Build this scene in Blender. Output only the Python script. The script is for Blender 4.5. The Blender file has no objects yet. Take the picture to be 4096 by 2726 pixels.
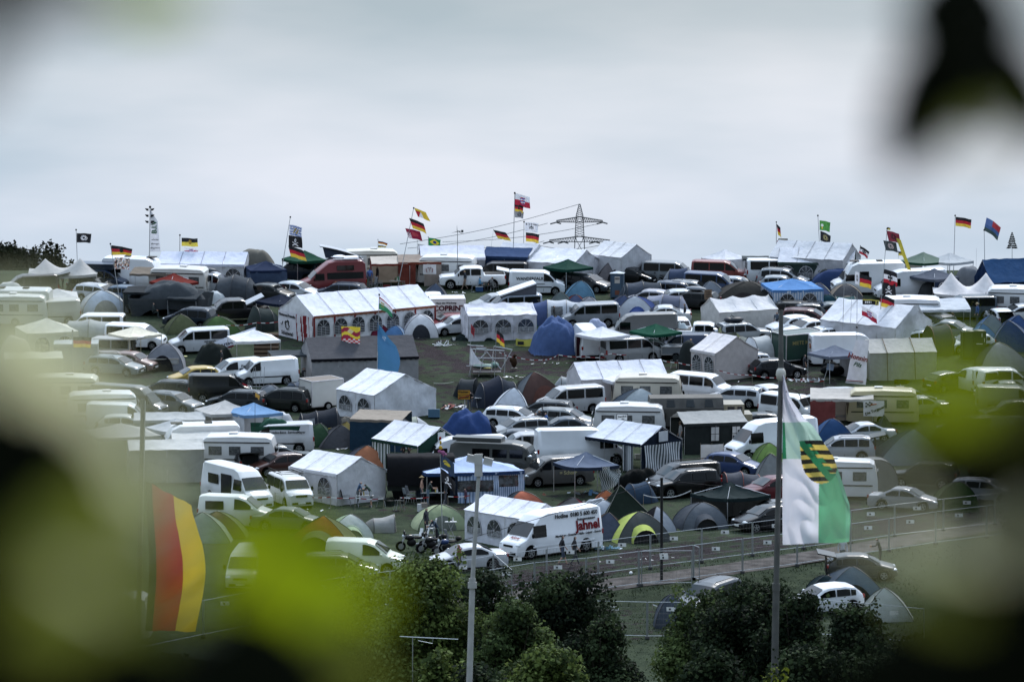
import bpy, bmesh, math, random
from mathutils import Vector, Matrix, noise, Euler
R = math.radians
rnd = random.Random(11)
S = bpy.context.scene
COL = S.collection
# ---- camera, sky, sun, exposure
F = 17066.7          # 150 mm lens on a 36 mm sensor, in pixels of the photograph
YH = 1040.0          # eye level row
CZ = 24.0            # eye height above the valley floor
cam = bpy.data.cameras.new('camera')
cam.lens = 150; cam.sensor_width = 36; cam.clip_start = 0.1; cam.clip_end = 30000
cam.dof.use_dof = True; cam.dof.focus_distance = 300; cam.dof.aperture_fstop = 5.6
camo = bpy.data.objects.new('camera', cam); COL.objects.link(camo)
camo.location = (0, 0, CZ)
camo.rotation_euler = (R(90) - math.atan((1363 - YH) / F), 0, 0)
S.camera = camo
S.view_settings.view_transform = 'Standard'; S.view_settings.look = 'None'
S.view_settings.exposure = 1.15; S.view_settings.gamma = 1.0
S.cycles.use_denoising = True
S.cycles.max_bounces = 5; S.cycles.transparent_max_bounces = 8
S.cycles.caustics_reflective = False; S.cycles.caustics_refractive = False
S.cycles.sample_clamp_indirect = 4.0
SUN_EL, SUN_AZ = 52, 20         # sun behind the hill and to its right, veiled by cloud
W = bpy.data.worlds.new('World'); S.world = W; W.use_nodes = True
nt = W.node_tree; nt.nodes.clear(); N = nt.nodes.new; LK = nt.links.new
out = N('ShaderNodeOutputWorld'); tc = N('ShaderNodeTexCoord')
sky = N('ShaderNodeTexSky'); sky.sky_type = 'NISHITA'; sky.sun_disc = False
sky.sun_elevation = R(SUN_EL); sky.sun_rotation = R(SUN_AZ); sky.air_density = 1.2; sky.dust_density = 2.5
bg1 = N('ShaderNodeBackground'); bg1.inputs[1].default_value = 0.10; LK(sky.outputs[0], bg1.inputs[0])
mp = N('ShaderNodeMapping'); mp.inputs['Scale'].default_value = (5.0, 5.0, 22.0); LK(tc.outputs['Generated'], mp.inputs[0])
ns = N('ShaderNodeTexNoise'); ns.inputs['Scale'].default_value = 1.0; ns.inputs['Detail'].default_value = 5.0; ns.inputs['Roughness'].default_value = 0.5
LK(mp.outputs[0], ns.inputs[0])
cr = N('ShaderNodeValToRGB'); cr.color_ramp.elements[0].position = 0.36; cr.color_ramp.elements[1].position = 0.66
cr.color_ramp.elements[0].color = (0.35, 0.51, 0.68, 1); cr.color_ramp.elements[1].color = (0.70, 0.78, 0.93, 1)
LK(ns.outputs[0], cr.inputs[0])
# cloud layer thins and darkens upwards, brighter towards the horizon
sx = N('ShaderNodeSeparateXYZ'); LK(tc.outputs['Generated'], sx.inputs[0])
mr = N('ShaderNodeFloatCurve'); cv = mr.mapping.curves[0]     # overcast sky: dull low band, brightest overhead
for x, y in ((0.0, .275), (.035, .24), (.08, .165), (.35, .37), (1.0, .88)): cv.points.new(x, y)
while len(cv.points) > 5: cv.points.remove(cv.points[0] if cv.points[0].location[1] < .2 else cv.points[-1])
mr.mapping.update(); LK(sx.outputs['Z'], mr.inputs['Value'])
m2x = N('ShaderNodeMath'); m2x.operation = 'MULTIPLY'; m2x.inputs[1].default_value = 2.0; LK(mr.outputs[0], m2x.inputs[0])
yr_ = N('ShaderNodeMapRange'); yr_.inputs[1].default_value = -1; yr_.inputs[2].default_value = .6; yr_.inputs[3].default_value = .46; yr_.inputs[4].default_value = 1.0; LK(sx.outputs['Y'], yr_.inputs[0])
m3x = N('ShaderNodeMath'); m3x.operation = 'MULTIPLY'; LK(m2x.outputs[0], m3x.inputs[0]); LK(yr_.outputs[0], m3x.inputs[1]); mr = m3x
mx = N('ShaderNodeVectorMath'); mx.operation = 'SCALE'; LK(cr.outputs[0], mx.inputs[0]); LK(mr.outputs[0], mx.inputs['Scale'])
bg2 = N('ShaderNodeBackground'); bg2.inputs[1].default_value = 0.93; LK(mx.outputs[0], bg2.inputs[0])
ms = N('ShaderNodeMixShader'); ms.inputs[0].default_value = 0.85
LK(bg1.outputs[0], ms.inputs[1]); LK(bg2.outputs[0], ms.inputs[2]); LK(ms.outputs[0], out.inputs[0])
sl = bpy.data.lights.new('sun', 'SUN'); sl.energy = 1.5; sl.angle = R(12); sl.color = (1.0, 0.97, 0.93)
so = bpy.data.objects.new('sun', sl); COL.objects.link(so)
ax, el = R(SUN_AZ), R(SUN_EL)
sdir = Vector((math.sin(ax) * math.cos(el), math.cos(ax) * math.cos(el), math.sin(el)))
so.rotation_euler = sdir.to_track_quat('Z', 'Y').to_euler(); so.location = (0, 300, 120)
# ---- terrain profile: height as a function of distance
_row = [(1080, 44.3), (1155, 45.8), (1440, 50), (1640, 53.6), (1890, 58.5), (2000, 61), (2210, 66.5), (2300, 68.5), (2560, 73), (2726, 77)]
_pts = [(-60, -1.9), (0, -2.0), (10, -3.0), (60, -9.0), (100, -14.0), (150, -19), (200, -21.9)]
for k in range(len(_row) - 1, -1, -1):
 y, s = _row[k]; _pts.append((F / s, -(y - YH) / s))
_pts += [(400, -1.0), (425, -3.5), (500, -11), (700, -32), (1500, -62), (12000, -76)]
def _zi(d):
 for a, b in zip(_pts, _pts[1:]):
  if d <= b[0]: return a[1] + (b[1] - a[1]) * (d - a[0]) / (b[0] - a[0])
 return _pts[-1][1]
_tab = [_zi(-60 + i) for i in range(0, 561)]
for _ in range(3): _tab = [_tab[0]] + [(_tab[i - 1] + _tab[i] + _tab[i + 1]) / 3 for i in range(1, 560)] + [_tab[-1]]
_tab2 = _tab[:]
for i in range(6, 555): _tab2[i] = sum(_tab[i - 5:i + 6]) / 11
def zt(d):               # relative to the eye
 if d > 499 or d < -59: return _zi(d)
 t = d + 60; i = int(t); f = t - i
 return _tab2[i] * (1 - f) + _tab2[i + 1] * f
def slope(d): return math.atan((zt(d + 2) - zt(d - 2)) / 4)
def ground(x, y): return CZ + zt(y)
def dist_for(v, h=0.0, lo=60, hi=396):
 for _ in range(40):
  m = (lo + hi) / 2
  if YH - (zt(m) + h) * F / m > v: lo = m
  else: hi = m
 return (lo + hi) / 2
TILE = {'A1': (0, 760, 2.945), 'A2': (800, 760, 2.945), 'A3': (1600, 760, 2.945), 'A4': (2400, 760, 2.945), 'A5': (3200, 760, 2.6295),
  'B1': (0, 1180, 2.873), 'B2': (800, 1180, 2.873), 'B3': (1600, 1180, 2.873), 'B4': (2400, 1180, 2.873), 'B5': (3180, 1180, 2.572),
  'C1': (0, 1640, 2.873), 'C2': (800, 1640, 2.873), 'C3': (1600, 1640, 2.873), 'C4': (2400, 1640, 2.873), 'C5': (3180, 1640, 2.572),
  'D1': (0, 2080, 2.142), 'D2': (1000, 2080, 2.142), 'D3': (2000, 2080, 2.142), 'D4': (3000, 2080, 2.15), 'P': (0, 0, 1.0), 'E': (0, 1100, 2.142)}
def tile_px(tile, u, v):      # pixel in an image tile -> full image pixel coordinates
 a, b, k = TILE[tile]; return a + u / k, b + v / k
def G(tile, u, v, h=0.0):    # point on the ground (or where something h metres tall has its top) at that image tile pixel
 u, v = tile_px(tile, u, v); d = dist_for(v, h)
 return Vector(((u - 2048) * d / F, d, ground(0, d)))
def at(tile, u, v, d):   # point at distance d
 u, v = tile_px(tile, u, v); return Vector(((u - 2048) * d / F, d, CZ - (v - YH) * d / F))
# ---- materials
_mats = {}
def mat(name, col, rough=.6, metal=0.0, var=.12, bump=0.0, scale=3.0, coat=0.0, trans=0.0, spec=.5, ior=1.45, vcol=False, dirt=0.0):
 key = (name, tuple(round(c, 3) for c in col), rough, metal, var, bump, scale, coat, trans, vcol, dirt)
 if key in _mats: return _mats[key]
 lum = sum(col) / 3; kk = min(1.0, (max(lum, .004) / .62) ** .35); col = tuple(c * kk for c in col)
 m = bpy.data.materials.new(name); m.use_nodes = True; t = m.node_tree; n = t.nodes; b = n['Principled BSDF']
 b.inputs['Roughness'].default_value = rough; b.inputs['Metallic'].default_value = metal
 b.inputs['Coat Weight'].default_value = coat; b.inputs['Specular IOR Level'].default_value = spec; b.inputs['IOR'].default_value = ior
 co = n.new('ShaderNodeTexCoord'); no = n.new('ShaderNodeTexNoise'); no.inputs['Scale'].default_value = scale
 no.inputs['Detail'].default_value = 5; t.links.new(co.outputs['Object'], no.inputs[0])
 mr = n.new('ShaderNodeMapRange'); mr.inputs[1].default_value = .3; mr.inputs[2].default_value = .7
 mr.inputs[3].default_value = 1 - var; mr.inputs[4].default_value = 1 + var * .5; t.links.new(no.outputs[0], mr.inputs[0])
 vm = n.new('ShaderNodeVectorMath'); vm.operation = 'SCALE'; t.links.new(mr.outputs[0], vm.inputs['Scale'])
 if vcol:
  at_ = n.new('ShaderNodeVertexColor'); at_.layer_name = 'Col'; t.links.new(at_.outputs[0], vm.inputs[0])
 else: vm.inputs[0].default_value = col
 src = vm.outputs[0]
 if dirt:
  sp = n.new('ShaderNodeSeparateXYZ'); t.links.new(co.outputs['Object'], sp.inputs[0])
  m2 = n.new('ShaderNodeMapRange'); m2.inputs[1].default_value = .15; m2.inputs[2].default_value = .75; m2.inputs[3].default_value = dirt; m2.inputs[4].default_value = 0
  t.links.new(sp.outputs['Z'], m2.inputs[0])
  mm = n.new('ShaderNodeMath'); mm.operation = 'MULTIPLY'; t.links.new(m2.outputs[0], mm.inputs[0]); t.links.new(mr.outputs[0], mm.inputs[1])
  mi = n.new('ShaderNodeMix'); mi.data_type = 'RGBA'; mi.inputs[7].default_value = (.055, .048, .04, 1)
  t.links.new(mm.outputs[0], mi.inputs[0]); t.links.new(src, mi.inputs[6]); src = mi.outputs[2]
 t.links.new(src, b.inputs['Base Color'])
 if bump:
  bu = n.new('ShaderNodeBump'); bu.inputs['Strength'].default_value = bump; bu.inputs['Distance'].default_value = .06
  t.links.new(no.outputs[0], bu.inputs['Height']); t.links.new(bu.outputs[0], b.inputs['Normal'])
 if trans:
  tr = n.new('ShaderNodeBsdfTranslucent'); t.links.new(src, tr.inputs[0]); mxs = n.new('ShaderNodeMixShader'); mxs.inputs[0].default_value = trans
  t.links.new(b.outputs[0], mxs.inputs[1]); t.links.new(tr.outputs[0], mxs.inputs[2]); t.links.new(mxs.outputs[0], n['Material Output'].inputs[0])
 _mats[key] = m; return m
def paint(c): return mat('car_paint', c, rough=.3, var=.06, coat=.25, spec=.3, dirt=.12, scale=1.5)
def cloth(c, tr=.12): return mat('tent_fabric', c, rough=.85, var=.12, bump=.7, scale=2.6, trans=tr, spec=.08)
def plastic(c): return mat('plastic', c, rough=.5, var=.08, spec=.2)
def metal(c=(.45, .46, .48)): return mat('metal', c, rough=.35, metal=.8, var=.12)
GLASS = mat('window_glass', (.010, .012, .015), rough=.08, var=.3, spec=.5, ior=1.42, scale=1.2)
SCREEN = mat('windscreen_glass', (.03, .035, .04), rough=.05, var=.4, spec=.5, ior=1.42, scale=1.5)
RUBBER = mat('tyre_rubber', (.018, .018, .02), rough=.9, spec=.05)
BLACKP = mat('black_plastic', (.02, .02, .022), rough=.6, spec=.2)
RIM = mat('wheel_rim', (.42, .43, .45), rough=.3, metal=.7)
LAMP = mat('headlight_glass', (.62, .65, .68), rough=.08, spec=1.0, coat=.8)
RED = mat('tail_light', (.42, .02, .02), rough=.15, coat=.6)
PLATE = mat('plate_white', (.75, .75, .73), rough=.4)
CLEARP = mat('clear_vinyl', (.07, .08, .095), rough=.22, var=.8, spec=.9, bump=.5, scale=5)
WHITE = (.80, .80, .82);
PRINT = mat('printed_cloth', (1, 1, 1), rough=.7, var=.05, vcol=True, trans=.2)
SKINM = mat('person_surface', (1, 1, 1), rough=.75, var=.1, vcol=True, scale=8)
INK = mat('ink_black', (.015, .015, .02), rough=.6);
# ---- mesh helpers
class MB:
 def __init__(s): s.v = []; s.f = []; s.m = []; s.c = []
 def add(s, vs, fs, m=0, c=None):
  o = len(s.v); s.v += [tuple(p) for p in vs]
  for f in fs: s.f.append(tuple(i + o for i in f)); s.m.append(m); s.c.append(c)
  return s
 def box(s, cx, cy, cz, sx, sy, sz, m=0, c=None, M=None):
  vs = [Vector((cx + a * sx / 2, cy + b * sy / 2, cz + d * sz / 2)) for a in (-1, 1) for b in (-1, 1) for d in (-1, 1)]
  if M: vs = [M @ v for v in vs]
  return s.add(vs, [(0, 1, 3, 2), (4, 6, 7, 5), (0, 4, 5, 1), (2, 3, 7, 6), (0, 2, 6, 4), (1, 5, 7, 3)], m, c)
 def tube(s, pts, r, n=6, m=0, c=None, r2=None):
  pts = [Vector(p) for p in pts]; rings = []
  for i, p in enumerate(pts):
   d = (pts[min(i + 1, len(pts) - 1)] - pts[max(i - 1, 0)]);
   if d.length < 1e-6: d = Vector((0, 0, 1))
   d.normalize(); a = d.orthogonal().normalized() if abs(d.z) > .9 or abs(d.z) < .05 else d.cross(Vector((0, 0, 1))).normalized(); b = d.cross(a)
   rr = r if r2 is None else r + (r2 - r) * i / (len(pts) - 1)
   rings.append([p + a * math.cos(6.2832 * k / n) * rr + b * math.sin(6.2832 * k / n) * rr for k in range(n)])
  vs = [v for q in rings for v in q]; fs = []
  for i in range(len(pts) - 1):
   for k in range(n): fs.append((i * n + k, i * n + (k + 1) % n, (i + 1) * n + (k + 1) % n, (i + 1) * n + k))
  fs.append(tuple(range(n))[::-1]); fs.append(tuple(range((len(pts) - 1) * n, len(pts) * n)))
  return s.add(vs, fs, m, c)
 def grid(s, fn, nu, nv, m=0, cf=None):      # fn(u,v)->point, u,v in 0..1
  vs = [fn(i / nu, j / nv) for j in range(nv + 1) for i in range(nu + 1)]; o = len(s.v); s.v += [tuple(p) for p in vs]
  for j in range(nv):
   for i in range(nu):
    a = o + j * (nu + 1) + i; s.f.append((a, a + 1, a + nu + 2, a + nu + 1))
    if callable(m): s.m.append(m((i + .5) / nu, (j + .5) / nv))
    else: s.m.append(m)
    s.c.append(cf((i + .5) / nu, (j + .5) / nv) if cf else None)
  return s
 def ell(s, cx, cy, cz, rx, ry, rz, m=0, c=None, n=10, k=6):
  def fn(u, v):
   a = u * 6.28318; b = (v - .5) * math.pi
   return (cx + rx * math.cos(a) * math.cos(b), cy + ry * math.sin(a) * math.cos(b), cz + rz * math.sin(b))
  return s.grid(fn, n, k, m, (lambda u, v: c) if c else None)
 def mesh(s, name, mats, smooth=True, ang=38):
  me = bpy.data.meshes.new(name); me.from_pydata(s.v, [], s.f)
  for m in (mats if isinstance(mats, (list, tuple)) else [mats]): me.materials.append(m)
  me.polygons.foreach_set('material_index', s.m)
  if any(c is not None for c in s.c):
   ca = me.color_attributes.new('Col', 'FLOAT_COLOR', 'CORNER'); buf = []
   for f, c in zip(s.f, s.c):
    c = c or (1, 1, 1)
    buf += [c[0], c[1], c[2], 1.0] * len(f)
   ca.data.foreach_set('color', buf)
  if smooth:
   me.polygons.foreach_set('use_smooth', [True] * len(s.f)); me.set_sharp_from_angle(angle=R(ang))
  me.update(); return me
def obj(name, me, parent=None, loc=None, rot=None):
 if isinstance(me, MB): raise Exception('mesh')
 o = bpy.data.objects.new(name, me); COL.objects.link(o)
 if loc is not None: o.location = loc
 if rot is not None: o.rotation_euler = rot
 if parent is not None: o.parent = parent
 return o
def tag(o, label, cat, group=None, kind=None):
 o['label'] = label; o['category'] = cat
 if group: o['group'] = group
 if kind: o['kind'] = kind
 return o
_used = set()
def thing(name, label, cat, loc, h=0, group=None, tilt=1.0):
 assert 4 <= len(label.split()) <= 16, label
 if label in _used: print('DUP LABEL', label)
 _used.add(label)
 o = obj(name, None, None, loc); tag(o, label, cat, group)
 o.rotation_mode = 'QUATERNION'
 q = Matrix.Rotation(R(h), 3, 'Z')
 if tilt: q = Matrix.Rotation(slope(loc[1]) * tilt, 3, 'X') @ q
 o.rotation_quaternion = q.to_quaternion(); return o
def part(name, mb, mats, parent, smooth=True, ang=38, label=None):
 o = obj(name, mb.mesh(name, mats, smooth, ang), parent)
 if label: o['label'] = label
 return o
def panel(mb, a, b, c, d, nu, nv, sag=0, wr=0, m=0, seed=0, cf=None):   # a-b bottom, d-c top
 a, b, c, d = map(Vector, (a, b, c, d)); n = (b - a).cross(d - a)
 n = n.normalized() if n.length > 1e-6 else (b - a).cross(c - a).normalized()
 sc = 1.7
 def fn(u, v):
  p = a.lerp(b, u).lerp(d.lerp(c, u), v); k = math.sin(math.pi * u) * math.sin(math.pi * v)
  off = -sag * k
  if wr:
   q = p * sc + Vector((seed * 3.1, seed, 7)); e = min(1, 6 * min(u, 1 - u, v, 1 - v) + .25)
   off += wr * e * (noise.noise(q) + noise.noise(Vector((q.x * 2.6 + q.y * 2.6, q.z * .9, seed))))
  return p + n * off
 mb.grid(fn, nu, nv, m, cf); return mb
_font = {}
def lettering(txt, size, m, parent, loc, rot, bold=0.0, name='lettering', align='CENTER', shear=0.0, ext=.004):
 cu = bpy.data.curves.new('t', 'FONT'); cu.body = txt; cu.size = size; cu.align_x = align; cu.align_y = 'CENTER'
 cu.offset = bold; cu.extrude = ext; cu.shear = shear; cu.resolution_u = 2
 t = bpy.data.objects.new('t', cu); COL.objects.link(t); bpy.context.view_layer.update()
 me = bpy.data.meshes.new_from_object(t.evaluated_get(bpy.context.evaluated_depsgraph_get()))
 bpy.data.objects.remove(t); bpy.data.curves.remove(cu); me.materials.clear(); me.materials.append(m)
 o = obj(name, me, parent, loc, rot); return o
# ---- vehicles
def prof(*p): return list(p)
KIND = {
 'hatch': dict(W=1.72, top=[(2.05,.42),(2.03,.62),(1.88,.74),(1.1,.95),(.35,1.37),(0,1.45),(-.9,1.45),(-1.5,1.36),(-1.93,.98),(-2.03,.9),(-2.05,.45)], belt=.93, ws=(1.06,.36), rw=(-1.52,-1.92), r=.31, ax=(1.25,-1.3), win=[(.72,-.28),(-.36,-1.15),(-1.2,-1.5)]),
 'estate': dict(W=1.8, top=[(2.33,.42),(2.3,.62),(2.12,.75),(1.3,.95),(.5,1.4),(.1,1.47),(-1.3,1.48),(-1.9,1.4),(-2.2,1.0),(-2.3,.88),(-2.33,.45)], belt=.94, ws=(1.26,.5), rw=(-1.9,-2.18), r=.32, ax=(1.4,-1.3), win=[(.95,-.1),(-.18,-1.05),(-1.13,-1.85)], rails=1),
 'sedan': dict(W=1.8, top=[(2.3,.42),(2.28,.6),(2.1,.72),(1.25,.93),(.45,1.36),(0,1.43),(-.6,1.42),(-1.4,1.06),(-1.55,1.0),(-2.15,.98),(-2.28,.88),(-2.3,.45)], belt=.93, ws=(1.22,.44), rw=(-.72,-1.38), r=.32, ax=(1.4,-1.3), win=[(.9,-.12),(-.2,-1.05)]),
 'suv': dict(W=1.86, top=[(2.3,.55),(2.28,.85),(2.1,.98),(1.2,1.1),(.5,1.62),(.1,1.73),(-1.4,1.75),(-1.95,1.68),(-2.2,1.15),(-2.28,1.0),(-2.3,.55)], belt=1.1, ws=(1.16,.5), rw=(-1.95,-2.18), r=.37, ax=(1.4,-1.35), win=[(.85,-.1),(-.18,-1.05),(-1.13,-1.85)], clear=.3, rails=1),
 'mpv': dict(W=1.8, top=[(2.25,.45),(2.22,.7),(2.05,.82),(1.5,1.0),(.6,1.54),(.1,1.66),(-1.3,1.68),(-1.85,1.6),(-2.17,1.05),(-2.23,.9),(-2.25,.45)], belt=1.0, ws=(1.45,.58), rw=(-1.87,-2.15), r=.32, ax=(1.4,-1.3), win=[(1.0,-.05),(-.13,-1.0),(-1.08,-1.8)], rails=1),
 'kangoo': dict(W=1.78, top=[(2.1,.45),(2.07,.75),(1.9,.9),(1.35,1.08),(.6,1.65),(.2,1.78),(-1.7,1.82),(-2.0,1.76),(-2.07,1.1),(-2.1,.45)], belt=1.08, ws=(1.3,.58), rw=(-2.01,-2.07), r=.31, ax=(1.3,-1.3), win=[(.9,-.02)]),
 'minibus': dict(W=1.9, top=[(2.45,.45),(2.43,.78),(2.28,.95),(1.75,1.12),(1.0,1.76),(.6,1.92),(-2.1,1.96),(-2.36,1.88),(-2.43,1.15),(-2.45,.45)], belt=1.16, ws=(1.7,1.0), rw=(-2.365,-2.43), r=.33, ax=(1.6,-1.4), win=[(1.35,.62),(.5,-.75),(-.87,-2.2)]),
 'panelvan': dict(W=1.92, top=[(2.45,.45),(2.43,.82),(2.28,1.0),(1.75,1.18),(1.1,1.82),(.7,2.0),(-2.1,2.08),(-2.36,2.0),(-2.43,1.15),(-2.45,.45)], belt=1.2, ws=(1.7,1.1), rw=None, r=.34, ax=(1.6,-1.4), win=[(1.45,.62)]),
 'boxyvan': dict(W=1.85, top=[(2.35,.45),(2.34,.95),(2.1,1.1),(1.75,1.2),(1.2,1.78),(.8,1.92),(-2.1,1.95),(-2.33,1.86),(-2.36,1.1),(-2.38,.45)], belt=1.15, ws=(1.72,1.2), rw=(-2.335,-2.36), r=.33, ax=(1.55,-1.3), win=[(1.45,.68),(.55,-.55),(-.65,-2.1)]),
 'highvan': dict(W=2.0, top=[(3.4,.45),(3.38,.85),(3.2,1.05),(2.72,1.25),(1.92,2.12),(1.5,2.5),(.9,2.66),(-3.1,2.72),(-3.33,2.6),(-3.38,1.2),(-3.4,.45)], belt=1.35, ws=(2.68,1.93), rw=None, r=.39, ax=(2.4,-1.95), win=[(2.2,1.2,1.27,1.98)]),
 'highcamper': dict(W=1.98, top=[(2.9,.45),(2.88,.9),(2.7,1.1),(2.1,1.3),(1.45,1.95),(1.2,2.15),(.4,2.75),(-.2,2.88),(-2.5,2.85),(-2.8,2.6),(-2.88,1.2),(-2.9,.45)], belt=1.3, ws=(2.05,1.46), rw=None, r=.36, ax=(2.0,-1.6), win=[(1.65,.85,1.28,1.85),(.6,-2.6,1.35,1.9)]),
 'pickup': dict(W=2.0, top=[(2.9,.6),(2.88,1.02),(2.7,1.16),(1.6,1.25),(1.05,1.78),(.65,1.92),(-.55,1.92),(-.85,1.84),(-1.0,1.28),(-2.86,1.28),(-2.9,.6)], belt=1.24, ws=(1.56,1.08), rw=None, r=.42, ax=(1.95,-1.75), win=[(1.15,.25),(.15,-.7)], clear=.38, bed=(-1.1,-2.8)),
 'caravan': dict(W=2.2, top=[(2.6,.55),(2.68,.9),(2.62,1.5),(2.35,2.25),(2.05,2.48),(0,2.56),(-2.1,2.5),(-2.4,2.35),(-2.62,1.5),(-2.65,.55)], belt=2.2, ws=None, rw=None, r=.31, ax=(0.05,), win=[(1.9,1.0,1.25,1.85),(.5,-.3,1.25,1.85),(-1.0,-1.9,1.25,1.85)], car=0, bands=1),
 'motorhome': dict(W=2.2, top=[(3.1,.5),(3.08,.92),(2.9,1.08),(2.45,1.22),(1.95,1.85),(1.9,1.95),(1.55,2.55),(1.0,2.78),(-2.9,2.78),(-3.1,2.6),(-3.15,.5)], belt=1.3, ws=(2.4,1.98), rw=None, r=.34, ax=(2.1,-1.6), win=[(2.1,1.35,1.25,1.8),(.9,.1,1.5,2.05),(-1.3,-2.2,1.5,2.05)], tum=.05),
 'oldbus': dict(W=2.1, top=[(2.9,.6),(2.96,1.3),(2.8,1.75),(2.55,2.3),(2.2,2.5),(1.5,2.62),(-2.4,2.62),(-2.75,2.45),(-2.9,1.6),(-2.92,.6)], belt=1.6, ws=(2.84,2.52), rw=None, r=.4, ax=(1.9,-1.7), win=[(2.3,1.4,1.65,2.2),(1.2,.2,1.65,2.2),(0,-1.2,1.65,2.2)], tum=.08),
}
class Shape:
 def __init__(s, k):
  d = KIND[k]; s.d = d; s.top = d['top']; s.L2 = max(abs(s.top[0][0]), abs(s.top[-1][0])); s.W = d['W']; s.belt = d['belt']
  s.tum = d.get('tum', .27 if s.belt < 1.12 else (.16 if s.belt < 1.5 else .1)); s.clear = d.get('clear', .2)
 def z(s, x):
  t = s.top
  xs = sorted(t, key=lambda q: -q[0])
  if x >= xs[0][0]: return xs[0][1]
  for a, b in zip(xs, xs[1:]):
   if x >= b[0]:
    k = (x - b[0]) / max(a[0] - b[0], 1e-6); return b[1] + (a[1] - b[1]) * k
  return xs[-1][1]
 def w(s, x):
  u = abs(x) / s.L2; return s.W / 2 * (1 - .05 * u ** 3 - .10 * max(0, (u - .8) / .2) ** 2)
 def y(s, x, z): return s.w(x) - max(0, z - s.belt) * s.tum
def vehicle_meshes(kind):
 s = Shape(kind); d = s.d; P = []; r = d['r']; ra = r + .07; L2 = s.L2
 xs = set(round(-L2 + i * 2 * L2 / 30, 3) for i in range(31)) | set(p[0] for p in s.top)
 for a in d['ax']:
  for k in range(9): xs.add(round(a + ra * math.cos(math.pi * k / 8), 3))
 xs = sorted(x for x in xs if -L2 <= x <= L2); mb = MB(); rings = []
 for x in xs:
  t = s.z(x); zb = s.clear + (.06 if abs(x) > L2 - .15 else 0)
  for a in d['ax']:
   if abs(x - a) < ra: zb = max(zb, r + math.sqrt(ra * ra - (x - a) ** 2))
  w = s.w(x); bt = min(s.belt, t - .07); zb = min(zb, bt - .06); yr = max(.2, s.y(x, t) - .02)
  pts = [(0, zb), (w - .1, zb), (w - .015, zb + .03), (w, zb + (bt - zb) * .45), (w - .01, bt - .04), (w - .03, bt), (yr, t - .07), (yr - .07, t - .015), (yr * .5, t + .01), (0, t + .02)]
  rings.append([(x, y, z) for y, z in pts] + [(x, -y, z) for y, z in pts[-2:0:-1]])
 n = len(rings[0])
 for i in range(len(rings) - 1):
  o = len(mb.v); mb.v += rings[i] + rings[i + 1]
  for k in range(n): mb.f.append((o + k, o + (k + 1) % n, o + n + (k + 1) % n, o + n + k)); mb.m.append(0); mb.c.append(None)
 for q, fl in ((rings[0], 0), (rings[-1], 1)):
  mb.add(q, [tuple(range(n)) if fl else tuple(range(n))[::-1]], 0)
 mb.box(0, 0, s.clear + .12, 2 * L2 - .5, s.W - .5, .25, 1)
 for x in ([d['win'][0][0] + .1 - (.0), d['win'][0][1] - .04] + ([d['win'][1][1] - .02] if len(d['win']) > 1 and len(d['win'][0]) == 2 else [])) if d.get('car', 1) else []:
  zb, tp = s.clear + .15, s.belt
  for sg in (1, -1): mb.add([(x - .012, sg * (s.w(x) + .004), zb), (x + .012, sg * (s.w(x) + .004), zb), (x + .012, sg * (s.w(x) - .022), tp), (x - .012, sg * (s.w(x) - .022), tp)], [(0, 1, 2, 3) if sg < 0 else (3, 2, 1, 0)], 1)
 if 'van' in kind and kind != 'caravan' or kind in ('highcamper', 'motorhome'):
  for z in (.72,):
   for sg in (1, -1): mb.box(-.2, sg * (s.W / 2 - .005), z, 2 * L2 - 1.9, .03, .09, 1 if kind == 'panelvan' else 0)
 if d.get('bed'):
  a, b = d['bed']; mb.box((a + b) / 2, 0, s.z(b) + .022, a - b, s.W - .42, .02, 1)
 me = mb.mesh('body', [None, BLACKP], True, 42)
 bm = bmesh.new(); bm.from_mesh(me); bmesh.ops.remove_doubles(bm, verts=bm.verts, dist=.0005); bmesh.ops.recalc_face_normals(bm, faces=bm.faces); bm.to_mesh(me); bm.free(); me.set_sharp_from_angle(angle=R(42))
 P.append(('body', me, 'PAINT', []))
 for wn in d['win']:
  x0, x1 = wn[0], wn[1]
  for sg in (1, -1):
   m = MB()
   def fn(u, v, sg=sg):
    x = x0 + (x1 - x0) * u
    if len(wn) > 2: z0, z1 = wn[2], wn[3]
    else: z0 = s.belt + .03; z1 = max(z0 + .02, s.z(x) - .13)
    z = z0 + (z1 - z0) * v; return (x, sg * (s.y(x, z) + .016), z)
   if sg > 0: m.grid(fn, 6, 2)
   else: m.grid(lambda u, v: fn(1 - u, v), 6, 2)
   P.append(('side_window', m.mesh('side_window', GLASS), None, []))
 def strip(xa, xb, name, mt, inset=.1):
  m = MB(); lo, hi = (xa, xb)
  def fn(u, v):
   x = lo + (hi - lo) * (.05 + .9 * v); z = s.z(x) + .03; yy = s.y(x, s.z(x)) - inset
   return (x + (.012 if name == 'windscreen' else -.012), yy * (1 - 2 * u) * (1 if name == 'windscreen' else -1), z + .012 * (1 - (2 * u - 1) ** 2))
  m.grid(fn, 4, 4); P.append((name, m.mesh(name, mt), None, []))
 if d.get('ws'): strip(d['ws'][0], d['ws'][1], 'windscreen', SCREEN)
 if d.get('rw'): strip(d['rw'][1], d['rw'][0], 'rear_window', GLASS, .14)
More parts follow.
